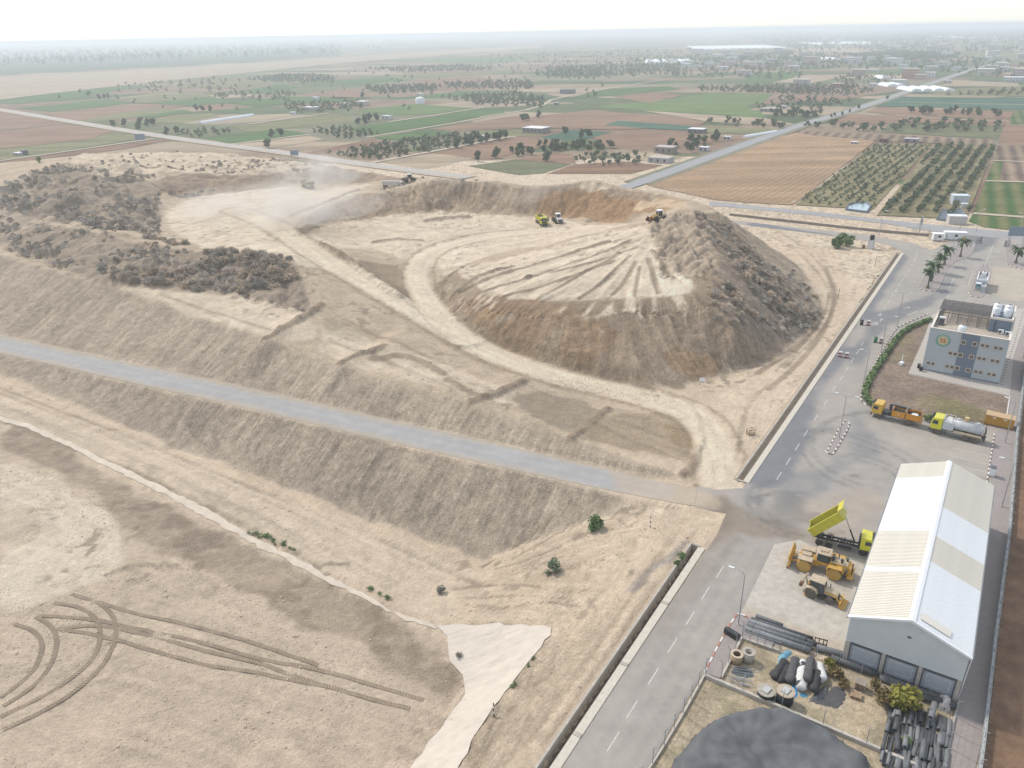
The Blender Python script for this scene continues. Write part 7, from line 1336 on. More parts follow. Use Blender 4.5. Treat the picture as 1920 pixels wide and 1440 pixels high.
def pipe(a, b, r, lab, mat=PIPE, grp=None, z=0.0, z2=None):
    A, B = U(*a), U(*b); A.z = z + r; B.z = (z if z2 is None else z2) + r; c = (A + B) / 2; A -= c; B -= c; L = (B - A).length; d = (B - A).normalized()
    o = MB().tube(A, B, r, r * .86, 14); k = int(L / 1.5)
    for i in range(k):                                        # raised collars
        p = A + d * (L * (i + .5) / k); o.tube(p - d * .05, p + d * .05, r * 1.035, r * .99, 14)
    return tag(o.build('pipe', mat, None, True, loc=c), lab, 'pipe', grp)
gp = 'long pipes along the hangar front'
for a, b, r, mt, z, lab in [((1417, 1157), (1467, 1176), .27, PIPE, 0, 'short dark pipe at the slab end of the long pipe rack'), ((1408, 1162), (1524, 1200), .24, PIPE3, 0, 'thin black pipe lying next to the concrete slab'), ((1403, 1168), (1510, 1204), .36, PIPE2, 0, 'second long grey pipe from the concrete slab'), ((1400, 1175), (1523, 1217), .36, PIPE, 0, 'third long grey pipe from the concrete slab'), ((1397, 1182), (1519, 1224), .36, PIPE2, 0, 'grey pipe nearest the wire frame fence'), ((1508, 1202), (1530, 1212), .3, PIPE3, 0, 'stub of dark pipe at the end of the long rack'),
        ((1530, 1218), (1596, 1237), .42, PIPE, 0, 'thick grey pipe ending at the hangar corner'), ((1557, 1238), (1645, 1270), .42, PIPE3, 0, 'thick dark pipe in front of the first hangar door'), ((1596, 1240), (1668, 1267), .33, PIPE, 0, 'grey pipe under the first hangar door'), ((1672, 1270), (1784, 1310), .26, M('pipe_brown', (.22, .175, .13), .7), 0, 'dusty brown pipe under the last hangar door'), ((1648, 1274), (1738, 1306), .40, PIPE, 0, 'thick grey pipe under the middle hangar door'), ((1672, 1290), (1775, 1322), .36, PIPE2, 0, 'grey pipe behind the yellow green bush'), ((1726, 1310), (1792, 1329), .42, PIPE3, 0, 'thick dark pipe at the far right of the rack')]:
    pipe(a, b, r, lab, mt, gp, z)
rg = random.Random(5); i = 0
pa0, pa1 = U(1668, 1325), U(1785, 1352); pd = Vector((math.cos(R(58)), math.sin(R(58)), 0))
for row in range(4):
    for j in range(17):
        r = rg.choice((.16, .2, .24, .28)); p = pa0.lerp(pa1, (j + rg.uniform(.2, .8)) / 17) - pd * (row * 2.35 + rg.uniform(-.5, .5) + 1.0); L = rg.uniform(1.6, 3.0); dd = (Matrix.Rotation(rg.gauss(0, .06), 3, 'Z') @ pd) * L / 2; zz = rg.choice((0, 0, .0, .38)) + r; o = MB().tube(-dd, dd, r, r * .84, 12); o = o.build('pipe', rg.choice((PIPE, PIPE2, PIPE, PIPE3)), None, True, loc=(p.x, p.y, zz)); tag(o, 'short grey pipe in the %s tier of the heap, counted from the hangar' % ('first', 'second', 'third', 'last')[row], 'pipe', 'heap of short pipes')
p = U(1745, 1345); tag(MB().tube((-.75, -1.0, 0), (.75, 1.0, 0), .34, .29, 14).build('pipe', PIPE2, None, True, loc=(p.x, p.y, 1.0)), 'thick short pipe lying crosswise on top of the heap', 'pipe')
# concrete rings and lidded chambers
RINGC = M('ring_concrete', (.36, .33, .28), .9, var=.15, scale=3); RINGT = M('ring_tan', (.36, .26, .16), .9, var=.2, scale=3)
for px, py, mt, h, lab in ((1380, 1240, RINGT, 1.15, 'tan concrete ring nearer the yard wall'), (1402, 1238, RINGC, 1.35, 'grey concrete ring with a narrower opening')):
    q = U(px, py); t = thing('concrete_ring', lab, 'concrete ring', (q.x, q.y, 0), 0, 'concrete rings in the yard corner'); MB().tube((0, 0, 0), (0, 0, h), .74, .62 if mt is RINGT else .42, 24).build('ring_shell', mt, t, True); MB().cyl((0, 0, .02), (0, 0, .1), .6, n=20).build('ring_bed', M('dark_bed', (.09, .07, .05), .95), t); MB().tube((0, 0, h), (0, 0, h + .07), .78, .46, 24).build('rim', RINGC if mt is RINGC else M('rim_pale', (.45, .37, .28), .9), t)  # a dark disc closes the bottom of each ring
for px, py, h, lab in ((1435, 1307, .95, 'shorter black chamber with a grey concrete lid'), (1470, 1316, 1.6, 'taller black chamber with a tan rimmed concrete lid')):
    q = U(px, py); t = thing('lidded_chamber', lab, 'chamber', (q.x, q.y, 0), R(20), 'black chambers by the low wall'); b = MB().cyl((0, 0, 0), (0, 0, h), .92, n=26)
    for k in range(5): z = h * (k + .5) / 5; b.tube((0, 0, z - .03), (0, 0, z + .03), .95, .9, 26)
    b.build('chamber_body', M('chamber_black', (.025, .03, .035), .6, var=.3), t, True); MB().cyl((0, 0, h), (0, 0, h + .12), 1.0, n=26).build('concrete_lid', RINGC if h < 1 else M('lid_tan', (.40, .34, .27), .9, var=.2), t); MB().box((0, 0, h + .2), (1.0, .75, .14), rz=.4).build('hatch', M('hatch_grey', (.42, .42, .40), .8), t)
    if h > 1: MB().tube((0, 0, h + .04), (0, 0, h + .1), 1.06, .98, 26).build('flange', RINGT, t)
# rolls of textile and sheeting
def lumpy(name, a, b, r, mat, lab, cat, z=0.0, seed=1, sq=.85, n=16, m_=14, taper=.0, noise=.12, grp=None):
    """wrinkled roll between two points"""
    A, B = U(*a), U(*b); c = (A + B) / 2; d = (B - A); L = d.length; d.normalize(); s = Vector((-d.y, d.x, 0)); mb = MB(); rg = np.random.default_rng(seed); off = rg.uniform(0, 50)
    for i in range(m_ + 1):
        t = i / m_; e = 1 - max(0, abs(t - .5) * 2 - .88) * 3.0
        for j in range(n):
            th = 2 * PI * j / n; rr = r * e * (1 + noise * math.sin(3 * th + off + 5 * t) * .5 + noise * (rg.random() - .5) - taper * t)
            mb.v.append(tuple(d * (t - .5) * L + s * math.cos(th) * rr + Vector((0, 0, z + r * sq + math.sin(th) * rr * sq))))
    for i in range(m_):
        for j in range(n): mb.f.append((i * n + j, i * n + (j + 1) % n, (i + 1) * n + (j + 1) % n, (i + 1) * n + j)); mb.mi.append(0)
    mb.f += [tuple(range(n - 1, -1, -1)), tuple(range(m_ * n, m_ * n + n))]; mb.mi += [0, 0]
    return tag(mb.build(name, mat, None, True, loc=(c.x, c.y, 0)), lab, cat, grp)
TEXB = M('textile_black', (.05, .048, .05), .9, var=.3, scale=3, bump=.5); TEXG = M('textile_grey', (.085, .083, .085), .9, var=.3, scale=3, bump=.5); TEXW = M('textile_white', (.58, .57, .55), .8, var=.2, scale=2, bump=.4); BLUE = M('tarp_blue', (.03, .24, .48), .5, var=.3, scale=4, bump=.4); LBLUE = M('tarp_pale_blue', (.16, .36, .47), .5, var=.25, scale=3, bump=.4); TARP = M('tarp_grey', (.10, .105, .11), .45, var=.3, scale=2, bump=.5)
def patches():
    mt = M('textile_torn', (.58, .57, .55), .8, var=.1, scale=2, bump=.4); n = mt.node_tree; L = n.links.new; b = n.nodes['Principled BSDF']; tc = n.nodes.new('ShaderNodeTexCoord'); ns = n.nodes.new('ShaderNodeTexNoise'); ns.inputs['Scale'].default_value = 1.1; L(tc.outputs['Object'], ns.inputs[0]); cr = n.nodes.new('ShaderNodeValToRGB'); e = cr.color_ramp.elements; e[0].position = .56; e[0].color = (.58, .57, .55, 1); e[1].position = .58; e[1].color = (.05, .05, .055, 1); L(ns.outputs['Fac'], cr.inputs[0]); L(cr.outputs[0], b.inputs['Base Color']); return mt
lumpy('textile_roll', (1492, 1240), (1479, 1285), .58, TEXG, 'dark brown textile roll left of the torn white roll', 'roll', 0, 1)
lumpy('textile_roll', (1473, 1242), (1449, 1275), .5, TEXB, 'crumpled black roll at the left of the roll heap', 'roll', 0, 2, .7, noise=.4); lumpy('textile_roll', (1478, 1250), (1462, 1282), .42, TEXB, 'flattened black roll between crumpled roll and brown roll', 'roll', 0, 3, .7, noise=.4)
lumpy('textile_roll', (1504, 1245), (1500, 1298), .62, patches(), 'white textile roll with torn black patches', 'roll', 0, 4, .8, noise=.2); lumpy('textile_roll', (1519, 1247), (1510, 1290), .5, TEXG, 'charcoal roll lying on top of the torn white roll', 'roll', .75, 5); lumpy('textile_roll', (1534, 1251), (1540, 1282), .6, TEXW, 'clean white textile roll at the bush side', 'roll', 0, 6, .9, noise=.25); lumpy('textile_roll', (1532, 1266), (1524, 1304), .5, TEXB, 'black roll leaning in front of the clean white roll', 'roll', .3, 7)
def drape(name, pts, mat, lab, h=.3, seed=1, cat='tarp', wr=.12, step=.3):
    """crumpled sheet lying on the ground"""
    P_ = smooth_line(UP(pts) + [U(*pts[0])], 2)[:-1]; c = sum(P_, Vector()) / len(P_); xs_ = [p.x for p in P_]; ys_ = [p.y for p in P_]
    gx_, gy_ = np.meshgrid(np.arange(min(xs_), max(xs_), step), np.arange(min(ys_), max(ys_), step)); gx_, gy_ = gx_.ravel(), gy_.ravel(); k = inside(gx_, gy_, P_); n = len(P_)
    v, _, f, _, _, _ = geometry.delaunay_2d_cdt([Vector((p.x, p.y)) for p in P_] + [Vector((a, b)) for a, b in zip(gx_[k], gy_[k])], [(i, (i + 1) % n) for i in range(n)], [], 1, .01, True); f = [t for t in f if inside(np.array([sum(v[i].x for i in t) / 3]), np.array([sum(v[i].y for i in t) / 3]), P_)[0]]
    mb = MB(); B_ = np.array([[p.x, p.y] for p in P_])
    for p in v:
        de = np.min(np.hypot(B_[:, 0] - p.x, B_[:, 1] - p.y)); e = min(1, de / 1.2); th = math.atan2(p.y - c.y, p.x - c.x); rr = math.hypot(p.x - c.x, p.y - c.y)
        z = hz(p.x, p.y) + .02 + h * (e * (2 - e)) * (.75 + .25 * float(fbm(np.array([p.x]), np.array([p.y]), 2.5, 3, seed)[0])) + wr * e * abs(math.sin(th * 9 + rr * .8 + seed)) * .5
        mb.v.append((p.x - c.x, p.y - c.y, z))
    mb.f = [tuple(t) for t in f]; mb.mi = [0] * len(f); return tag(mb.build(name, mat, None, True, loc=(c.x, c.y, 0)), lab, cat)
drape('tarp', [(1463, 1226), (1478, 1217), (1487, 1223), (1480, 1232), (1466, 1240), (1455, 1250)], LBLUE, 'pale blue tarp thrown over the left rolls', .8, 1); drape('tarp', [(1484, 1282), (1494, 1280), (1498, 1300), (1493, 1310), (1482, 1306)], BLUE, 'bright blue tarp beside the tall chamber', .35, 2, wr=.3); drape('tarp', [(1496, 1298), (1510, 1298), (1519, 1306), (1510, 1310), (1498, 1306)], M('tarp_blue_grey', (.05, .19, .30), .5, var=.3), 'dull blue tarp strip beside the bright one', .2, 3, wr=.3)
drape('tarp', [(1518, 1310), (1545, 1284), (1556, 1284), (1550, 1308), (1530, 1316), (1516, 1318)], TARP, 'grey crumpled sheeting heap below the rolls', .7, 4, wr=.4); drape('tarp', [(1515, 1318), (1550, 1300), (1560, 1282), (1592, 1292), (1580, 1333), (1548, 1326)], TEXG, 'flat black sheeting spread left of the pallets', .08, 5, wr=.2)
drape('tarp', [(1376, 1246), (1414, 1254), (1419, 1276), (1380, 1270), (1364, 1262)], M('mesh_sheet', (.085, .10, .105), .6, var=.25), 'dark mesh sheet under the steel rods', .08, 6, wr=.08, cat='sheet')
drape('tarp', [(1210, 1560), (1255, 1440), (1290, 1396), (1312, 1372), (1350, 1348), (1410, 1335), (1455, 1337), (1500, 1352), (1545, 1374), (1592, 1400), (1640, 1440), (1600, 1540), (1400, 1600)], M('membrane', (.105, .109, .113), .7, var=.25, scale=.4, spec=.3, bump=.3), 'big dark membrane spread over a low mound inside the fence', 1.9, 7, wr=.42, step=.35)
def rods(px, py, n, lab, seed):
    q = U(px, py); t = MB(); rg = random.Random(seed)
    for i in range(n): a = R(-20) + rg.gauss(0, .12); d = Vector((math.cos(a), math.sin(a), 0)) * rg.uniform(.9, 1.6); o = Vector((rg.uniform(-.4, .4), rg.uniform(-.5, .5), .06 + .05 * i / n + .12)); t.cyl(o - d, o + d, .03, n=5)
    tag(t.build('steel_rods', STEEL, None, loc=(q.x, q.y, 0)), lab, 'steel rods')
rods(1395, 1257, 7, 'loose steel rods lying on the dark mesh sheet', 1); rods(1386, 1280, 12, 'bundle of steel rods along the low wall', 2)
# pallets
PAL = M('pallet_wood', (.36, .25, .16), .9, var=.25, scale=4); PALG = M('pallet_grey', (.33, .28, .23), .9, var=.25, scale=4)
def pallet(loc, rz, mat, lab, rx=0.0):
    t = thing('pallet', lab, 'pallet', loc, rz, 'wooden pallets by the yard bushes'); t.rotation_euler = (rx, 0, rz); pl = MB().bb(-.6, .6, -.06, .06, .11, .135).mesh('plank', mat); br_ = MB().bb(-.05, .05, -.5, .5, .0, .11).mesh('bearer', mat)
    for k in range(7): link_mesh('plank', pl, t, (0, -.45 + .15 * k, 0))
    for x in (-.5, 0, .5): link_mesh('bearer', br_, t, (x, 0, 0))
q = U(1612, 1290); q2 = U(1604, 1306)
for k in range(7): pallet((q.x + .05 * (k % 2), q.y, k * .145), R(-35 + 2 * (k % 3)), PAL if k % 3 else PALG, ['lowest pallet of the taller stack', 'second pallet from the ground in the taller stack', 'third pallet from the ground in the taller stack', 'middle pallet of the taller stack', 'third pallet from the top in the taller stack', 'second pallet from the top in the taller stack', 'tan top pallet of the taller stack'][k])
for k in range(3): pallet((q2.x, q2.y, k * .145), R(-31 + 3 * k), PAL, ['bottom pallet of the short stack nearest the wall', 'middle pallet of the short stack nearest the wall', 'top pallet of the short stack nearest the wall'][k])
# odds and ends
q = U(1372, 1192); t = thing('bucket_attachment', 'black toothed machine bucket left on the paved strip', 'bucket', (q.x, q.y, .1), R(40)); MB().prism([(-.5, 0), (.5, 0), (.6, .35), (.1, .4), (-.1, .95), (-.5, .8)], -.9, .9).build('bucket_shell', BLACK, t); m_ = MB()
for k in range(6): m_.bb(.58, .8, -.85 + .32 * k, -.7 + .32 * k, .05, .13)
m_.build('teeth', STEEL, t)
q = U(1538, 1209); t = thing('fork_carriage', 'rusty brown steel frame on the slab edge near the hangar corner', 'steel frame', (q.x, q.y, .02), R(-24)); m_ = MB()
for z in (.1, .85): m_.bb(-.75, .75, -.05, .05, z, z + .1)
for x in (-.75, -.25, .25, .65): m_.bb(x, x + .1, -.06, .06, .0, 1.0)
m_.build('frame', M('dark_rust', (.07, .04, .03), .8, var=.4), t); MB().bb(-.5, -.38, -.06, -.9, .05, .12).bb(.35, .47, -.9, -.06, .05, .12).build('fork', M('dark_rust', (.07, .04, .03)), t)
q = U(1770, 1325); t = thing('bagged_pallet', 'pile of pale sacks wrapped in torn white film beside the pipes', 'sacks', (q.x, q.y, 0), R(58)); bgm = MB().box((0, 0, 0), (1.0, .55, .3), taper=.8).mesh('sack', M('sack_pale', (.46, .43, .42), .8, var=.15, bump=.5))
for k in range(8): link_mesh('sack', bgm, t, ((k % 2) * .95 - .3 + (.1 if k > 3 else 0), ((k // 2) % 2) * .58 - .3, .15 + .3 * (k // 4)), .1 * (k % 3))
for k in range(3): link_mesh('sack', bgm, t, (-.3 + .1 * k, .0, .75 + .28 * k), .2 * k)
# low walls and fences with cranked posts
POST = M('post_galv', (.30, .32, .34), .5, .4, var=.15)
def crank(h=2.3): return MB().cyl((0, 0, 0), (0, 0, h), .045, n=6).cyl((0, 0, h), (0, .35, h + .4), .04, n=6).mesh('post', POST)
CR = crank()
WIRE = M('wire', (.26, .27, .28), .5, .5)
def fence(name, pts, lab, cat, wall=(.25, .45), post=3.0, mat=CONC, wires=3, ph=1.0, flip=1, coil=False, seg=3.0, wm=WIRE, rail=.012):
    p = UP(pts); c = p[0].copy(); t = thing(name, lab, cat, (c.x, c.y, 0)); wmesh = {}
    for a, b in zip(p, p[1:]):
        a, b = a - c, b - c; a.z = b.z = 0; L = (b - a).length; d = (b - a).normalized(); ang = math.atan2(d.y, d.x); n = max(1, int(L / seg)); l_ = L / n
        if wall[1] > 0:
            me = MB().bb(.01, l_ - .01, -wall[0] / 2, wall[0] / 2, -.1, wall[1]).mesh('wall_panel', mat)
            for i in range(n): link_mesh('wall_panel', me, t, tuple(a + d * (l_ * i)), ang)
        k = max(1, int(L / post))
        for i in range(k + 1): link_mesh('post', CR, t, tuple(a + d * (L * i / k) + Vector((0, 0, wall[1] - .05))), ang + (0 if flip > 0 else PI), (1, 1, ph))
        m_ = MB()
        for w in range(wires): z = wall[1] + 2.25 * ph * (w + 1) / wires; m_.cyl(a + Vector((0, 0, z)), b + Vector((0, 0, z)), rail, n=4)
        if wires: m_.build('wire_strands', wm, t)
        if coil:
            m_ = MB(); st_ = int(L / .3); pr = None
            for i in range(st_):
                th = i * 1.25; q_ = a + d * (i * .3) + Vector((-d.y * math.cos(th) * .4, d.x * math.cos(th) * .4, wall[1] + .75 + math.sin(th) * .4))
                if pr is not None: m_.cyl(pr, q_, .022, n=3, caps=False)
                pr = q_
            m_.build('razor_coil', wm, t)
    return t
fence('yard_wall', [(1322, 1270), (1623, 1398), (1720, 1440)], 'low concrete wall between membrane mound and pipe yard', 'wall', (.35, .5), 4.2, wires=0, ph=.85)
fence('yard_wall', [(1391, 1197), (1352, 1273)], 'low wall with bent posts beside the paved strip', 'wall', (.25, .35), 2.2, wires=0, ph=.95, flip=-1)
fence('roadside_fence', [(1322, 1266), (1281, 1340), (1245, 1400), (1200, 1470)], 'bent post wire fence along the road edge', 'fence', (.2, .3), 1.9, wires=4, ph=.95, flip=1)
fence('boundary_wall', [(1928, 655), (1920, 700), (1905, 820), (1891, 1000), (1864, 1200), (1842, 1396), (1820, 1560)], 'grey boundary wall with wire coil beside the brown field', 'wall', (.3, 1.15), 3.2, M('boundary_concrete', (.36, .37, .36), .9, var=.15, scale=.8), 2, .3, coil=True)
fence('yard_wall', [(1797, 1318), (1790, 1345), (1778, 1402), (1750, 1500)], 'short wire fence between pipe heap and block walkway', 'fence', (.2, .25), 1.9, wires=3, ph=.9)
fence('perimeter_fence', [(1368, 404), (1582, 428), (1650, 435), (1741, 443)], 'long far wall with thin fence posts between the two roads', 'fence', (.3, .9), 4.5, M('far_wall', (.24, .21, .175), .9, var=.2, scale=.3), 2, 1.0, flip=1, seg=6)
t = thing('wire_fence', 'galvanised wire frame panel beside the long pipes', 'fence', tuple(U(1391, 1198)), ang_of((1391, 1198), (1462, 1222))); L = (U(1462, 1222) - U(1391, 1198)).length; m_ = MB()
for i in range(6): m_.cyl((L * i / 5, 0, 0), (L * i / 5, 0, 1.9), .045, n=6)
for z in (.9, 1.4, 1.85): m_.cyl((0, 0, z), (L, 0, z), .045, n=6)
m_.build('frame_bars', POST, t); MB().bb(0, L, -.15, .15, -.05, .25).build('footing', CONC, t)
for a, b in ((((1560, 1240)), (1735, 1300)),):
    for k in range(6): q = U(1530 + 210 * k / 5, 1232 + 80 * k / 5); link_mesh('steel_post', MB().cyl((0, 0, 0), (0, 0, 1.9), .045, n=6).mesh('steel_post', POST), None, q); tag(C.objects[-1], 'thin steel post standing in the row along the pipes', 'post', 'posts along the pipe rack')
# fields and far bits to the right
FI[0] = 3; field('dbrown', [(1928, 700), (1912, 820), (1898, 1000), (1872, 1200), (1850, 1400), (1820, 1600), (2300, 1600), (2300, 640), (1960, 600)])

# ---------------------------------------------------------------- lamps, signs, barriers
LP = M('lamp_steel', (.42, .43, .44), .4, .5, var=.1)
def lamp(px, py, ang, lab, h=8.5, double=False, grp='street lamps of the site'):
    q = U(px, py); t = thing('street_lamp', lab, 'street lamp', (q.x, q.y, 0), ang, grp); MB().cyl((0, 0, 0), (0, 0, h - .6), .10, .06, 8).build('pole', LP, t); MB().box((0, 0, .08), (.4, .4, .16)).build('base', CONC, t)
    for s in ((1, -1) if double else (1,)):
        MB().path([(0, 0, h - .65), (s * .25, 0, h - .2), (s * .8, 0, h), (s * 1.5, 0, h + .02)], .05).build('arm', LP, t); MB().box((s * 1.75, 0, h), (.75, .28, .12)).build('lamp_head', M('lamp_head', (.62, .63, .62), .4), t)
for px, py, a, lab, h, db in [(1384, 1172, R(147), 'street lamp at the kerb corner of the pipe yard', 8.5, 0), (1573, 822, R(147), 'double armed street lamp on the striped triangular island', 9, 1), (1618, 724, R(180), 'street lamp beside the kerb of the garden hedge', 8.5, 0), (1652, 660, R(160), 'street lamp at the bend of the garden hedge', 9, 1), (1682, 612, R(160), 'street lamp at the upper end of the garden hedge', 9, 1), (1878, 950, R(150), 'street lamp on the walkway beyond the hangar', 8.5, 0), (1884, 830, R(120), 'street lamp on the walkway behind the ochre container', 8.5, 0), (1918, 672, R(150), 'street lamp right of the office block', 7, 0), (1781, 488, R(140), 'lamp post among the palms of the entrance island', 8, 0), (1745, 540, R(140), 'lamp post at the tip of the palm island', 8, 0), (1648, 440, R(-60), 'thin lamp post between the two far roads', 9, 0), (1478, 420, R(-60), 'thin lamp post at the far wall', 9, 0), (1830, 434, R(20), 'lamp post left of the junction by the crop field', 8, 0), (1910, 440, R(190), 'lamp post right of the junction by the crop field', 8, 0), (1797, 442, R(60), 'pole beside the white cabins', 8, 0)]: lamp(px, py, a, lab, h, bool(db))
def marker(px, py, lab):
    q = UT(px, py); t = thing('marker_pole', lab, 'marker pole', tuple(q), 0, 'black and white marker poles')
    w_ = MB().cyl((0, 0, 0), (0, 0, .42), .07, n=8).mesh('white_band', TANK); b_ = MB().cyl((0, 0, 0), (0, 0, .42), .07, n=8).mesh('black_band', BLACK)
    for k in range(5): link_mesh(('black_band', 'white_band')[k % 2], (b_, w_)[k % 2], t, (0, 0, .42 * k))
marker(1219, 989, 'black and white marker pole on the sand near the junction'); marker(926, 1343, 'black and white marker pole beside the pale textile')
RED = M('barrier_red', (.30, .05, .035), .6); BWH = M('barrier_white', (.62, .61, .59), .6)
def barrier(px, py, lab, kind='striped_barrier'):
    q = U(px, py); t = thing(kind, lab, 'barrier', (q.x, q.y, 0), R(-35), 'striped road barriers')
    for k in range(4): MB().bb(-.42, .42, -.22, .22, .33 * k, .33 * k + .33).build('stripe_block', (RED, BWH)[k % 2] if k < 3 else BWH, t)
    MB().box((0, 0, .04), (1.0, .6, .08)).build('base', BLACK, t)
for px, py, lab in ((1575, 669, 'striped barrier nearest the drain at the narrow lane'), (1587, 671, 'striped barrier right of the one at the drain'), (1628, 610, 'striped barrier next to the black drum'), (1652, 643, 'striped barrier next to the green drum')): barrier(px, py, lab)
for px, py, c_, lab in ((1615, 609, (.035, .035, .03), 'black drum standing beside a striped barrier'), (1641, 642, (.04, .19, .09), 'green drum standing beside a striped barrier')):
    q = U(px, py); t = thing('drum', lab, 'drum', (q.x, q.y, 0)); MB().lathe([(.4, 0), (.4, .45), (.43, .48), (.4, .51), (.4, .95), (.43, .98), (.4, 1.01), (.4, 1.4)], 14).build('drum_body', M('drum_%d' % int(c_[1] * 100), c_, .6), t, True); MB().lathe([(.42, 1.4), (.42, 1.45), (.3, 1.45), (0, 1.42)], 14).build('lid', DGREY, t)
q = UT(1316, 722); t = thing('small_sign', 'small white sign on a post at the foot of the big dump', 'sign', tuple(q), R(-10)); MB().bb(-.6, .6, -.03, .03, .9, 1.7).build('panel', TANK, t); MB().cyl((-.4, 0.05, 0), (-.4, 0.05, 1.6), .04).cyl((.4, .05, 0), (.4, .05, 1.6), .04).build('post', STEEL, t)
def billboard(px, py, w, h, hz_, a, lab):
    q = U(px, py); t = thing('billboard', lab, 'billboard', (q.x, q.y, 0), a); MB().bb(-w / 2, w / 2, -.08, .08, hz_, hz_ + h).build('panel', M('sign_back', (.20, .25, .30), .5, var=.1), t); m_ = MB()
    for x in (-w * .35, w * .35): m_.cyl((x, .15, 0), (x, .15, hz_ + h), .09, n=6); m_.cyl((x, 1.8, 0), (x, .15, hz_ + h * .6), .06, n=6)
    for z in (.3, .7): m_.bb(-w / 2, w / 2, .08, .13, hz_ + h * z, hz_ + h * z + .08)
    m_.build('frame', STEEL, t)
billboard(1724, 437, 3.2, 2.8, 3.2, R(70), 'tall narrow billboard seen edge on before the orchard'); billboard(1904, 462, 6.5, 3.2, 3.6, R(-10), 'large blue grey sign back behind the right palm'); billboard(265, 270, 7, 4, 3, R(10), 'pale billboard beside the far back road'); billboard(553, 296, 5, 3, 1.5, R(10), 'pale blue sign at the back road behind the dumps')
q = U(1838, 456); t = thing('gate', 'open steel gate leaf at the entrance', 'gate', (q.x, q.y, 0), R(20)); m_ = MB()
for z in (.2, 1.1, 2.0): m_.cyl((-2.2, 0, z), (0, 0, z), .05, n=5)
for k in range(9): m_.cyl((-2.2 + .275 * k, 0, .1), (-2.2 + .275 * k, 0, 2.1), .03, n=4)
m_.build('gate_leaf', DGREY, t); MB().bb(0, .25, -.12, .12, 0, 2.3).build('gate_post', DGREY, t)
q = U(1884, 463); t = thing('gate', 'open steel gate leaf beside the right palm island', 'gate', (q.x, q.y, 0), R(-160)); link_mesh('gate_leaf', bpy.data.meshes['gate_leaf'], t); MB().bb(0, .25, -.12, .12, 0, 2.3).build('gate_post', DGREY, t)
q = U(1407, 815); t = thing('steel_cage', 'small steel cage box by the haul road bend', 'cage', (q.x, q.y, 0), R(20)); m_ = MB()
for x in (-.6, .6):
    for y in (-.5, .5): m_.cyl((x, y, 0), (x, y, 1.2), .05, n=5)
for z in (.1, .65, 1.2):
    for y in (-.5, .5): m_.cyl((-.6, y, z), (.6, y, z), .04, n=5)
    for x in (-.6, .6): m_.cyl((x, -.5, z), (x, .5, z), .04, n=5)
m_.build('cage_bars', RUST, t); MB().bb(-.5, .5, -.4, .4, .05, .5).build('cage_load', DUSTY, t)
q = U(1859, 892); t = thing('utility_cabinet', 'white cabinet standing on the walkway behind the hangar', 'cabinet', (q.x, q.y, .05), R(57)); MB().bb(-.5, .5, -.4, .4, .1, 1.6).build('cabinet_body', TANK, t); MB().bb(-.54, .54, -.44, .44, 1.6, 1.68).build('roof', DGREY, t); MB().bb(-.35, .35, -.43, -.405, .3, 1.4).build('door', GREYT, t)
for k, (px, py, lab) in enumerate(((1690, 684, 'white well head box with a post in the garden'),)):
    q = U(px, py); t = thing('well_head', lab, 'well head', (q.x, q.y, .1), R(30)); MB().bb(-.5, .5, -.4, .4, 0, .6).build('box_body', TANK, t); MB().cyl((.3, .2, .6), (.3, .2, 2.2), .08).build('post', TANK, t)
for k, (px, py) in enumerate(((1571, 560), (1636, 534), (1640, 500))):
    q = UT(px, py); tag(MB().cyl((0, 0, 0), (.05, 0, 3.0), .09, .06, 6).build('wooden_post', M('post_brown', (.17, .11, .07), .9), None, loc=q), ['brown post on the sand at the lane narrowing', 'brown post on the sand left of the drain wall', 'brown post on the sand near the bend'][k], 'post')

# ---------------------------------------------------------------- plants
PAL_L = leaf_mat('palm_leaf', (.075, .115, .055), (.035, .055, .028))
def palm(px, py, h, lab, seed, yellow=False):
    q = U(px, py); t = thing('palm_tree', lab, 'palm tree', (q.x, q.y, .08), 0, 'palms at the entrance'); rg = random.Random(seed); tr = MB()
    for k in range(10): tr.cyl((0, 0, h * k / 10), (0, 0, h * (k + 1) / 10), .26 - .006 * k, .20 - .006 * k, 8)
    tr.build('trunk', M('palm_bark', (.12, .095, .07), .95, var=.4, scale=5), t); cr = MB()
    for i in range(30):
        a = rg.uniform(0, 6.28); up = rg.uniform(.1, 1.3) if i > 9 else rg.uniform(-.7, .2); L = rg.uniform(2.1, 3.1); prv = Vector((0, 0, h)); d = Vector((math.cos(a), math.sin(a), up)).normalized(); s_ = Vector((-math.sin(a), math.cos(a), 0))
        for k in range(6):
            nx_ = prv + d * L / 6; d = (d + Vector((0, 0, -.27))).normalized(); wd = .42 * (1 - (k / 6) ** 2) + .06
            for s in (1, -1): cr.quad(prv, nx_, nx_ + s_ * s * wd * .9 - Vector((0, 0, .14)), prv + s_ * s * wd - Vector((0, 0, .18)))
            prv = nx_
    cr.build('crown', PAL_L, t); MB().lathe([(.0, -.1), (.42, .0), (.5, .5), (.3, 1.0), (.0, 1.2)], 9).build('base_growth', LEAFD, t)
    if yellow:
        m_ = MB()
        for i in range(8): a = rg.uniform(0, 6.28); m_.quad((0, 0, h), (math.cos(a) * .5, math.sin(a) * .5, h + 1.2), (math.cos(a) * .9, math.sin(a) * .9, h + 1.9), (math.cos(a) * .3, math.sin(a) * .7, h + 1.3))
        m_.build('dry_fronds', M('dry_frond', (.42, .33, .15), .9), t)
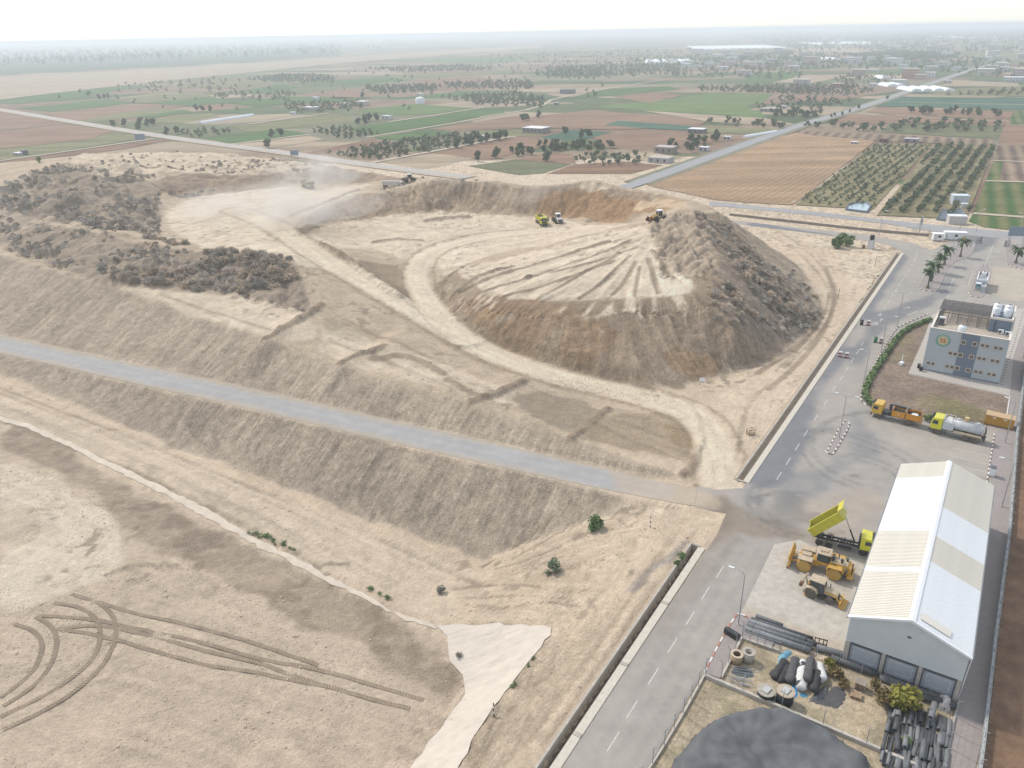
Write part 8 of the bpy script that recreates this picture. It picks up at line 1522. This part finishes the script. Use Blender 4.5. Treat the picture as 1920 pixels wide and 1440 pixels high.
for px, py, h, lab, s, yv in ((1739, 541, 5.0, 'palm nearest the tip of the entrance island', 1, 0), (1745, 528, 5.0, 'second palm from the tip of the entrance island', 2, 0), (1758, 512, 5.2, 'third palm of the entrance island', 3, 0), (1770, 497, 5.2, 'bushy palm at the middle of the entrance island', 4, 0), (1800, 482, 5.2, 'tall palm with yellow tied fronds before the white cabins', 5, 1), (1904, 494, 4.6, 'palm on the right hand entrance island', 6, 0)): palm(px, py, h, lab, s, bool(yv))
def bush_mesh(seed, n, mat, sz=.11, lob=5, flat=.8, shell=.45): return crown(seed, n, [(l[0], l[1], l[2], l[3], l[4]) for l in lobes(seed, lob, .5, .0, flat)], sz, mat, 'foliage', shell)
GB = [leaf_mat('bush_green', (.18, .25, .11), (.11, .16, .07)), leaf_mat('bush_grey', (.25, .29, .20), (.16, .195, .125)), leaf_mat('bush_yellow', (.23, .22, .05), (.11, .11, .03)), leaf_mat('bush_ochre', (.20, .155, .07), (.11, .085, .045))]
DRYM = [leaf_mat('thorn_grey', (.42, .365, .325), (.34, .295, .26)), leaf_mat('thorn_brown', (.43, .36, .295), (.35, .29, .235)), leaf_mat('thorn_pale', (.46, .39, .32), (.38, .32, .26))]
def bush(px, py, size, mat, lab, seed, grp=None, n=220, name='bush', w=1.0):
    q = UT(px, py); t = thing(name, lab, 'bush', (q.x, q.y, q.z - .05), seed, grp); t.scale = (size * w, size * w, size); link_mesh('foliage', bush_mesh(seed, int(n * 2.2), mat, .052, shell=.15), t); link_mesh('stem', MB().cyl((0, 0, -.2), (0, 0, .4), .04, n=5).mesh('stem', BARK), t)
bush(1114, 990, 3.2, GB[0], 'feathery green bush on the sand below the embankment road', 201, n=420); bush(1042, 1072, 2.7, GB[1], 'larger grey green bush on the rilled sand', 202, n=380); bush(1027, 1077, 1.3, GB[1], 'small green bush touching the grey green one', 203, n=200); bush(827, 1111, 1.8, DRYM[0], 'single dry brown bush on the pit bench', 204, n=240, w=1.0)
for k, (x, y, s) in enumerate(((1570, 466, 5.5), (1586, 462, 5.5), (1574, 452, 3.4))): bush(x, y, s, GB[0], ['darkest left bush of the green clump on the sand', 'right bush of the green clump on the sand', 'small top bush of the green clump on the sand'][k], 210 + k, n=380)
bush(74, 305, 3.6, GB[0], 'lone green bush on the crest of the left dump', 220); bush(1697, 1330, 4.2, GB[2], 'yellow green bush beside the heap of short pipes', 221, n=420, w=1.15); bush(1652, 1318, 2.8, GB[3], 'ochre bush left of the yellow green one', 222); bush(1556, 1252, 2.0, GB[2], 'small yellow bush behind the white roll', 223); bush(1568, 1270, 2.2, GB[3], 'brownish bush between rolls and pallets', 224); bush(1583, 1290, 1.6, GB[3], 'low brown bush beside the pallet stack', 225); bush(1640, 1290, 2.0, GB[3], 'thin brown bush right of the pallets', 226); bush(1700, 1396, 1.6, GB[0], 'green bush among the short pipes', 227); bush(1276, 1050, 2.0, GB[0], 'green weed clump at the drain inlet', 228, w=.7); bush(1268, 1062, 1.5, GB[0], 'green weed clump below the drain inlet', 229, w=.8); bush(860, 1232, 1.1, DRYM[0], 'dry bush at the left edge of the pale textile', 230); bush(830, 720 - 500, 1, DRYM[1], 'x', 231) if False else None
for k, (x, y) in enumerate(((990, 1250), (1000, 1236), (965, 1285), (960, 1290))): bush(x, y, .8, GB[0], 'low green weeds along the right edge of the pale textile', 240 + k, 'weeds along the textile edge', 90)
for k in range(34):
    if k < 22: t_ = RNG.random(); x, y = 462 + 90 * t_ + RNG.normal() * 3, 994 + 38 * t_ + RNG.normal() * 3 - 3
    elif k < 27: t_ = RNG.random(); x, y = 690 + 40 * t_, 1103 + 20 * t_
    else: t_ = RNG.random(); x, y = 1610 + 40 * t_, 572 - 62 * t_ + RNG.normal() * 2
    bush(x, y, RNG.uniform(.3, .95), GB[0], 'small green weed tuft along a ditch or wall', 260 + k, 'green weed tufts', 70, w=1.5)
# hedge of the garden: clipped bushes in a row
hp = smooth_line(UP([(1742, 602), (1722, 610), (1703, 618), (1684, 632), (1672, 650), (1650, 683), (1634, 705), (1624, 728), (1620, 744), (1630, 758), (1646, 768)]), 1); hm = [bush_mesh(300 + i, 170, GB[0], .1, 6, .9, .6) for i in range(2)]; acc = 0; k = 0
for a, b in zip(hp, hp[1:]):
    L = (b - a).length; d = (b - a).normalized()
    while acc < L: p = a + d * acc; t = thing('hedge_bush', 'clipped dark green bush in the hedge along the garden kerb', 'hedge', (p.x, p.y, .08), k * 1.3, 'hedge along the garden kerb'); t.scale = (1.7, 1.7, 1.25); link_mesh('foliage', hm[k % 2], t); link_mesh('stem', bpy.data.meshes['stem'], t); acc += 1.15; k += 1
    acc -= L
for k, (x, y) in enumerate(((1700, 784), (1735, 789), (1742, 786))): bush(x, y, 1.6, GB[0], ['green bush behind the orange boxes', 'green bush between the two trucks', 'bush leaning over the kerb behind the tanker cab'][k], 320 + k)

# thorn bushes on the dumps
def thorn(seed, mat, n=260):
    """ball of dry twigs: thin crossing blades radiating from the root"""
    rg = np.random.default_rng(seed); mb = MB()
    for _ in range(n):
        d = Vector(rg.normal(size=3)); d.z = abs(d.z) * .9 + .05; d.normalize(); r = rg.uniform(.3, .62); c = Vector((d.x * r, d.y * r, d.z * r * 1.15)); t = (d + Vector(rg.normal(size=3)) * .5).normalized(); s = t.cross(Vector(rg.normal(size=3))).normalized(); L = rg.uniform(.09, .2); wv = rg.uniform(.015, .04); mb.quad(c - t * L - s * wv, c - t * L + s * wv, c + t * L + s * wv * .7, c + t * L - s * wv * .7)
    return mb.mesh('twigs', mat)
TH = [thorn(400 + i, DRYM[i % 3], 260) for i in range(6)]
stems = bpy.data.meshes['stem']; TQ = np.array([[list(v) for v in [Vector(a) for a in q]] for q in [[(c[0] - .2, c[1], c[2] - .12), (c[0] + .2, c[1] + .06, c[2] - .1), (c[0] + .16, c[1], c[2] + .2), (c[0] - .15, c[1] - .1, c[2] + .16)] for c in [(-.25, .1, .2), (.25, -.05, .22), (0, .25, .25), (.05, -.3, .2), (-.05, 0, .45), (.15, .15, .4)]]])
spots = []
def scatter(pts, n, s0, s1, lab, grp, bias=1.0):
    poly = UTS(pts); xs_, ys_ = [p.x for p in poly], [p.y for p in poly]; X = RNG.uniform(min(xs_), max(xs_), n * 12); Y = RNG.uniform(min(ys_), max(ys_), n * 12); k = inside(X, Y, poly) & (fbm(X, Y, 13, 3, 91) > -.25 * bias); X, Y = X[k][:n], Y[k][:n]
    for a, b in zip(X, Y): spots.append((a, b, RNG.uniform(s0, s1), lab, grp))
B1, B2, B3 = 'thorn bushes on the lower scarp', 'thorn bushes on the left dump', 'thorn bushes on the right flank'
scatter([(370, 500), (545, 485), (560, 530), (440, 548), (330, 540), (200, 528), (190, 505), (300, 510)], 110, 1.6, 3.2, 'grey brown thorn bush on the dense lower scarp', B1); scatter([(350, 455), (130, 420), (120, 405), (200, 425), (350, 470)], 34, 1.5, 2.4, 'thorn bush in the line along the bench edge', B1); scatter([(520, 480), (450, 470), (370, 470), (380, 500), (540, 510)], 40, 1.8, 3.0, 'grey brown thorn bush on the dense lower scarp', B1)
scatter([(0, 350), (75, 320), (70, 400), (20, 460), (0, 465), (-80, 430)], 90, 1.6, 2.8, 'greyish thorn bush on the far left slope', B2); scatter([(130, 320), (250, 320), (270, 350), (180, 345), (140, 330)], 40, 1.4, 2.5, 'thorn bush on top of the left dump', B2); scatter([(85, 395), (160, 380), (280, 420), (300, 450), (200, 435), (110, 412)], 75, 1.3, 2.6, 'thorn bush at the foot of the left dump', B2); scatter([(180, 360), (280, 370), (310, 415), (230, 400)], 40, 1.2, 2.2, 'thorn bush at the foot of the left dump', B2); scatter([(300, 355), (400, 355), (400, 366), (320, 370)], 30, 1.3, 2.2, 'thorn bush below the back wall of the upper pit', B2); scatter([(20, 440), (90, 470), (140, 490), (110, 505), (30, 480)], 40, 1.3, 2.2, 'greyish thorn bush on the far left slope', B2)
scatter([(130, 300), (260, 287), (420, 290), (480, 312), (300, 312), (180, 318)], 40, 1.1, 2.0, 'small thorn bush on the pale plateau of the left dump', B2)
scatter([(1380, 510), (1430, 490), (1470, 540), (1500, 590), (1480, 620), (1420, 610), (1380, 570), (1360, 540)], 120, 1.4, 2.8, 'dark thorn bush in the thicket on the right flank', B3, .6); scatter([(1370, 465), (1400, 460), (1420, 490), (1400, 508), (1375, 500)], 26, 1.6, 2.8, 'dark thorn bush in the small upper clump of the right flank', B3, .5); scatter([(1310, 400), (1370, 425), (1385, 445), (1330, 440), (1290, 415)], 26, 1.5, 2.8, 'brown thorn bush near the peak of the big dump', B3); scatter([(1480, 560), (1540, 590), (1520, 615), (1490, 610)], 22, 1.3, 2.2, 'thorn bush low on the right flank', B3); scatter([(1330, 550), (1370, 560), (1400, 620), (1350, 615)], 14, 1.0, 1.9, 'thorn bush low on the right flank', B3); scatter([(1450, 480), (1500, 520), (1540, 570), (1500, 560), (1440, 500)], 26, 1.2, 2.0, 'thorn bush low on the right flank', B3)
big = sorted(range(len(spots)), key=lambda i: -spots[i][2] / math.hypot(spots[i][0], spots[i][1])); rest_b = []
for r_, i in enumerate(big):
    x, y, s, lab, grp = spots[i]; z = hz(x, y)
    if r_ < 300: t = thing('thorn_bush', lab, 'bush', (x, y, z - .1), RNG.uniform(0, 6.28), grp); t.scale = (s, s, s * .8); link_mesh('twigs', TH[i % 6], t); link_mesh('stem', stems, t)
    else: rest_b.append((x, y, z, s, RNG.uniform(0, 6.28), 1.2))
for k, (pts, n) in enumerate((([(0, 355), (110, 307), (300, 330), (300, 440), (75, 412), (0, 465)], 800), ([(0, 466), (75, 420), (350, 472), (590, 590), (440, 548), (90, 494)], 700), ([(1310, 404), (1390, 442), (1540, 590), (1480, 640), (1330, 560)], 420), ([(130, 298), (520, 297), (640, 318), (300, 318)], 260), ([(600, 395), (720, 350), (900, 335), (900, 380), (700, 402)], 120))):
    poly = UTS(pts); xs_, ys_ = [p.x for p in poly], [p.y for p in poly]; X = RNG.uniform(min(xs_), max(xs_), n * 6); Y = RNG.uniform(min(ys_), max(ys_), n * 6); kk = inside(X, Y, poly) & (fbm(X, Y, 10, 3, 95) > -.1); rest_b += [(a, b, hz(a, b) - .05, RNG.uniform(.5, 1.7), RNG.uniform(0, 6.28), 1.3) for a, b in zip(X[kk][:n], Y[kk][:n])]
mass('dry_scrub', rest_b, TQ, DRYM[0], 'low dry scrub strewn over the dumps', 'scrub')

# ---------------------------------------------------------------- textile, tyre tracks, stones
TX = M('geotextile', (.52, .46, .39), .9, var=.08, scale=.5)
def textile_mat():
    n = TX.node_tree; L = n.links.new; b = n.nodes['Principled BSDF']; geo = n.nodes.new('ShaderNodeNewGeometry'); mp = n.nodes.new('ShaderNodeMapping'); mp.inputs['Rotation'].default_value = (0, 0, R(4)); mp.inputs['Scale'].default_value = (.06, 1, .4); L(geo.outputs['Position'], mp.inputs[0]); ns = n.nodes.new('ShaderNodeTexNoise'); ns.inputs['Scale'].default_value = 1.6; ns.inputs['Detail'].default_value = 4; L(mp.outputs[0], ns.inputs[0]); bp = n.nodes.new('ShaderNodeBump'); bp.inputs['Strength'].default_value = .7; bp.inputs['Distance'].default_value = .25; L(ns.outputs['Fac'], bp.inputs['Height']); L(bp.outputs[0], b.inputs['Normal'])
textile_mat()
def hzv(x, y, up): return sample(Z, x, y) + up
TXC = np.zeros((1, 1, 3))
def laid(name, pts, up, step, mat, lab, cat):
    P_ = dens(UTS(pts) + [UT(*pts[0])], 1.1)[:-1]; P_ = [p + Vector((RNG.normal() * .13, RNG.normal() * .13, 0)) for p in P_]; o = sheet(name, P_, 0, step, mat, col, zf=lambda x, y: hzv(x, y, up)); o.data.materials.clear(); o.data.materials.append(mat); return tag(o, lab, cat)
laid('geotextile_sheet', [(820, 1172), (870, 1171), (960, 1172), (1020, 1172), (1033, 1180), (1030, 1192), (1005, 1222), (985, 1250), (945, 1300), (915, 1345), (880, 1396), (850, 1470), (820, 1560), (700, 1560), (770, 1440), (800, 1396), (838, 1352), (855, 1330), (870, 1302), (872, 1285), (866, 1268), (845, 1240), (840, 1215), (836, 1195)], .12, .5, TX, 'big pale textile sheet on the pit slope', 'textile sheet')
laid('geotextile_strip', [(-60, 757), (10, 784), (60, 797), (150, 838), (245, 884), (320, 920), (392, 957), (470, 1003), (550, 1044), (620, 1082), (700, 1122), (735, 1145), (815, 1172), (815, 1180), (725, 1148), (690, 1127), (612, 1090), (540, 1053), (462, 1012), (385, 970), (312, 930), (237, 893), (145, 846), (55, 804), (5, 790), (-60, 764)], .07, .4, M('strip_textile', (.54, .465, .375), .95, var=.15, scale=.4, bump=.4), 'narrow pale textile strip running along the pit bench', 'textile strip')
TRK = M('track_soil', (.255, .20, .145), .95, var=.25, scale=2, bump=.4); TRK2 = M('track_lug', (.35, .28, .205), .95, var=.2, scale=2)
def track(pts, wd=.62, pitch=.42):
    p = smooth_line(UTS(pts), 2); root = thing('tyre_track', None, None); tag(root, kind='structure'); L = 0; prs = [p[0]]
    bed, lug = MB(), MB(); s = 0.0; pos = []
    for a, b in zip(p, p[1:]):
        l = (b - a).length; d = (b - a).normalized()
        while s < l: pos.append((a + d * s, d)); s += pitch
        s -= l
    for (a, d), (b, e) in zip(pos, pos[1:]):
        n1, n2 = Vector((-d.y, d.x, 0)) * wd / 2, Vector((-e.y, e.x, 0)) * wd / 2
        wz = lambda v: .15 * (float(vnoise(np.array([v.x / 1.9]), np.array([v.y / 1.9]), 3)[0]) - .46)
        def g(v, u=.055): return (v.x, v.y, hz(v.x, v.y) + u + wz(v))
        bed.quad(g(a - n1), g(a + n1), g(b + n2), g(b - n2)); m = a.lerp(b, .4); m2 = a.lerp(b, .72); o_ = d * .1
        z = lambda v, u: (v.x, v.y, hz(v.x, v.y) + u * .8 + wz(v) * 1.3)
        lug.add([z(m - n1 * .95 + o_, .06), z(m + n1 * .95 - o_, .06), z(m2 + n1 * .95 - o_, .06), z(m2 - n1 * .95 + o_, .06), z(m - n1 * .9 + o_ + d * .03, .14), z(m + n1 * .9 - o_ + d * .03, .14), z(m2 + n1 * .9 - o_ - d * .03, .14), z(m2 - n1 * .9 + o_ - d * .03, .14)], [(4, 5, 6, 7), (0, 1, 5, 4), (1, 2, 6, 5), (2, 3, 7, 6), (3, 0, 4, 7)])
    bed.build('track_bed', TRK, root); tag(lug.build('lug_prints', TRK2, root), kind='stuff')
tz = lambda l: [(x / 2.2326, 1000 + y / 2.2326) for x, y in l]
for l in [[(300, 255), (420, 290), (480, 350), (490, 430), (450, 530), (360, 630), (200, 740), (0, 830)], [(225, 290), (340, 310), (410, 360), (425, 440), (390, 530), (300, 610), (150, 700), (0, 770)], [(150, 350), (215, 385), (245, 450), (215, 560), (120, 660), (0, 735)], [(60, 380), (150, 410), (185, 470), (150, 570), (70, 640), (0, 690)], [(300, 255), (500, 320), (760, 375), (1000, 440), (1180, 500), (1340, 555)], [(160, 345), (400, 360), (620, 410), (860, 460), (1080, 530), (1300, 560), (1560, 635), (1780, 700)], [(240, 400), (420, 380), (640, 430), (880, 500), (1100, 545), (1260, 610), (1500, 680), (1720, 735)], [(240, 400), (430, 430), (640, 490), (860, 555), (1060, 580), (1250, 620), (1450, 660)]]: track(tz(l))
STN = M('stone', (.44, .36, .27), .9, var=.3, scale=5)
st_pts = []
for pts, n in (([(0, 860), (240, 930), (500, 1090), (860, 1290), (800, 1396), (0, 1440)], 2200), ([(0, 705), (400, 870), (900, 1060), (820, 1150), (400, 950), (0, 770)], 700), ([(900, 1060), (1280, 970), (1290, 1010), (1020, 1396), (900, 1390), (1040, 1180), (840, 1160)], 700), ([(1330, 720), (1560, 590), (1660, 490), (1400, 880)], 500), ([(800, 690), (1320, 720), (1300, 760), (1000, 720)], 600), ([(600, 620), (1280, 790), (1280, 880), (700, 700)], 700)):
    poly = UTS(pts); xs_, ys_ = [p.x for p in poly], [p.y for p in poly]; X = RNG.uniform(min(xs_), max(xs_), n * 5); Y = RNG.uniform(min(ys_), max(ys_), n * 5); kk = inside(X, Y, poly) & (fbm(X, Y, 8, 3, 97) > -.05); st_pts += [(a, b, hz(a, b) - .03, RNG.uniform(.06, .2) * (1 if RNG.random() > .05 else 1.8), RNG.uniform(0, 6.28), 1.3) for a, b in zip(X[kk][:n], Y[kk][:n])]
CQ = np.array([[(-.5, -.5, 0), (.5, -.4, 0), (.35, -.25, .55), (-.3, -.3, .6)], [(.5, -.4, 0), (.4, .5, 0), (.3, .3, .5), (.35, -.25, .55)], [(.4, .5, 0), (-.5, .4, 0), (-.3, .3, .62), (.3, .3, .5)], [(-.5, .4, 0), (-.5, -.5, 0), (-.3, -.3, .6), (-.3, .3, .62)], [(-.3, -.3, .6), (.35, -.25, .55), (.3, .3, .5), (-.3, .3, .62)]])
mass('clods', st_pts, CQ, STN, 'clods and stones strewn over the bare ground', 'clods')
# ---------------------------------------------------------------- haze
def haze_box():
    mb = MB().bb(-18000, 18000, -1200, 36000, -11, 74)
    mt = bpy.data.materials.new('haze_air'); mt.use_nodes = True; n = mt.node_tree; n.nodes.clear()
    out = n.nodes.new('ShaderNodeOutputMaterial'); pv_ = n.nodes.new('ShaderNodeVolumePrincipled'); pv_.inputs['Color'].default_value = (.88, .95, 1, 1); pv_.inputs['Density'].default_value = HAZE; pv_.inputs['Anisotropy'].default_value = .2
    n.links.new(pv_.outputs[0], out.inputs['Volume'])
    o = mb.build('haze', mt); return tag(o, 'pale haze over the plain', 'haze', kind='stuff')
HAZE = .00028
haze_box()

# dust thrown up by the trucks in the upper pit
def dust(px, py, size, dens, lab, seed, name='dust_cloud'):
    q = UT(px, py); mb = MB(); rg = np.random.default_rng(seed); n, m_ = 18, 10; sx, sy, sz = size
    for i in range(m_ + 1):
        ph = PI * i / m_
        for j in range(n): th = 2 * PI * j / n; mb.v.append((sx * math.sin(ph) * math.cos(th), sy * math.sin(ph) * math.sin(th), sz * (.8 - math.cos(ph)) if i else -sz * .2))
    for i in range(m_):
        for j in range(n): mb.f.append((i * n + j, i * n + (j + 1) % n, (i + 1) * n + (j + 1) % n, (i + 1) * n + j)); mb.mi.append(0)
    mt = bpy.data.materials.new('dust_air'); mt.use_nodes = True; nn = mt.node_tree; nn.nodes.clear(); L = nn.links.new; out = nn.nodes.new('ShaderNodeOutputMaterial'); v = nn.nodes.new('ShaderNodeVolumePrincipled'); v.inputs['Color'].default_value = (.95, .91, .85, 1)
    tc = nn.nodes.new('ShaderNodeTexCoord'); ns = nn.nodes.new('ShaderNodeTexNoise'); ns.inputs['Scale'].default_value = .09; ns.inputs['Detail'].default_value = 4; ns.inputs['Roughness'].default_value = .6; L(tc.outputs['Object'], ns.inputs[0])
    mp = nn.nodes.new('ShaderNodeMapping'); mp.inputs['Scale'].default_value = (1 / sx, 1 / sy, 1 / sz); mp.inputs['Location'].default_value = (0, 0, -.15); L(tc.outputs['Object'], mp.inputs[0]); ln_ = nn.nodes.new('ShaderNodeVectorMath'); ln_.operation = 'LENGTH'; L(mp.outputs[0], ln_.inputs[0])
    f = nn.nodes.new('ShaderNodeMapRange'); f.inputs[1].default_value = .95; f.inputs[2].default_value = .1; f.inputs[3].default_value = 0; f.inputs[4].default_value = 1; L(ln_.outputs['Value'], f.inputs[0])
    g = nn.nodes.new('ShaderNodeMapRange'); g.inputs[1].default_value = .42; g.inputs[2].default_value = .68; L(ns.outputs['Fac'], g.inputs[0]); a = nn.nodes.new('ShaderNodeMath'); a.operation = 'MULTIPLY'; L(f.outputs[0], a.inputs[0]); L(g.outputs[0], a.inputs[1]); b = nn.nodes.new('ShaderNodeMath'); b.operation = 'MULTIPLY'; b.inputs[1].default_value = dens; L(a.outputs[0], b.inputs[0]); L(b.outputs[0], v.inputs['Density']); L(v.outputs[0], out.inputs['Volume'])
    o = mb.build(name, mt, None, True, loc=q); return tag(o, lab, 'dust', kind='stuff')
dust(520, 405, (46, 38, 11), .12, 'pale dust drifting over the upper pit floor and road bend', 1); dust(590, 345, (26, 22, 13), .15, 'dust rising round the dusty truck', 2); dust(985, 372, (20, 12, 10), .045, 'thin dust before the brown pit wall', 3)
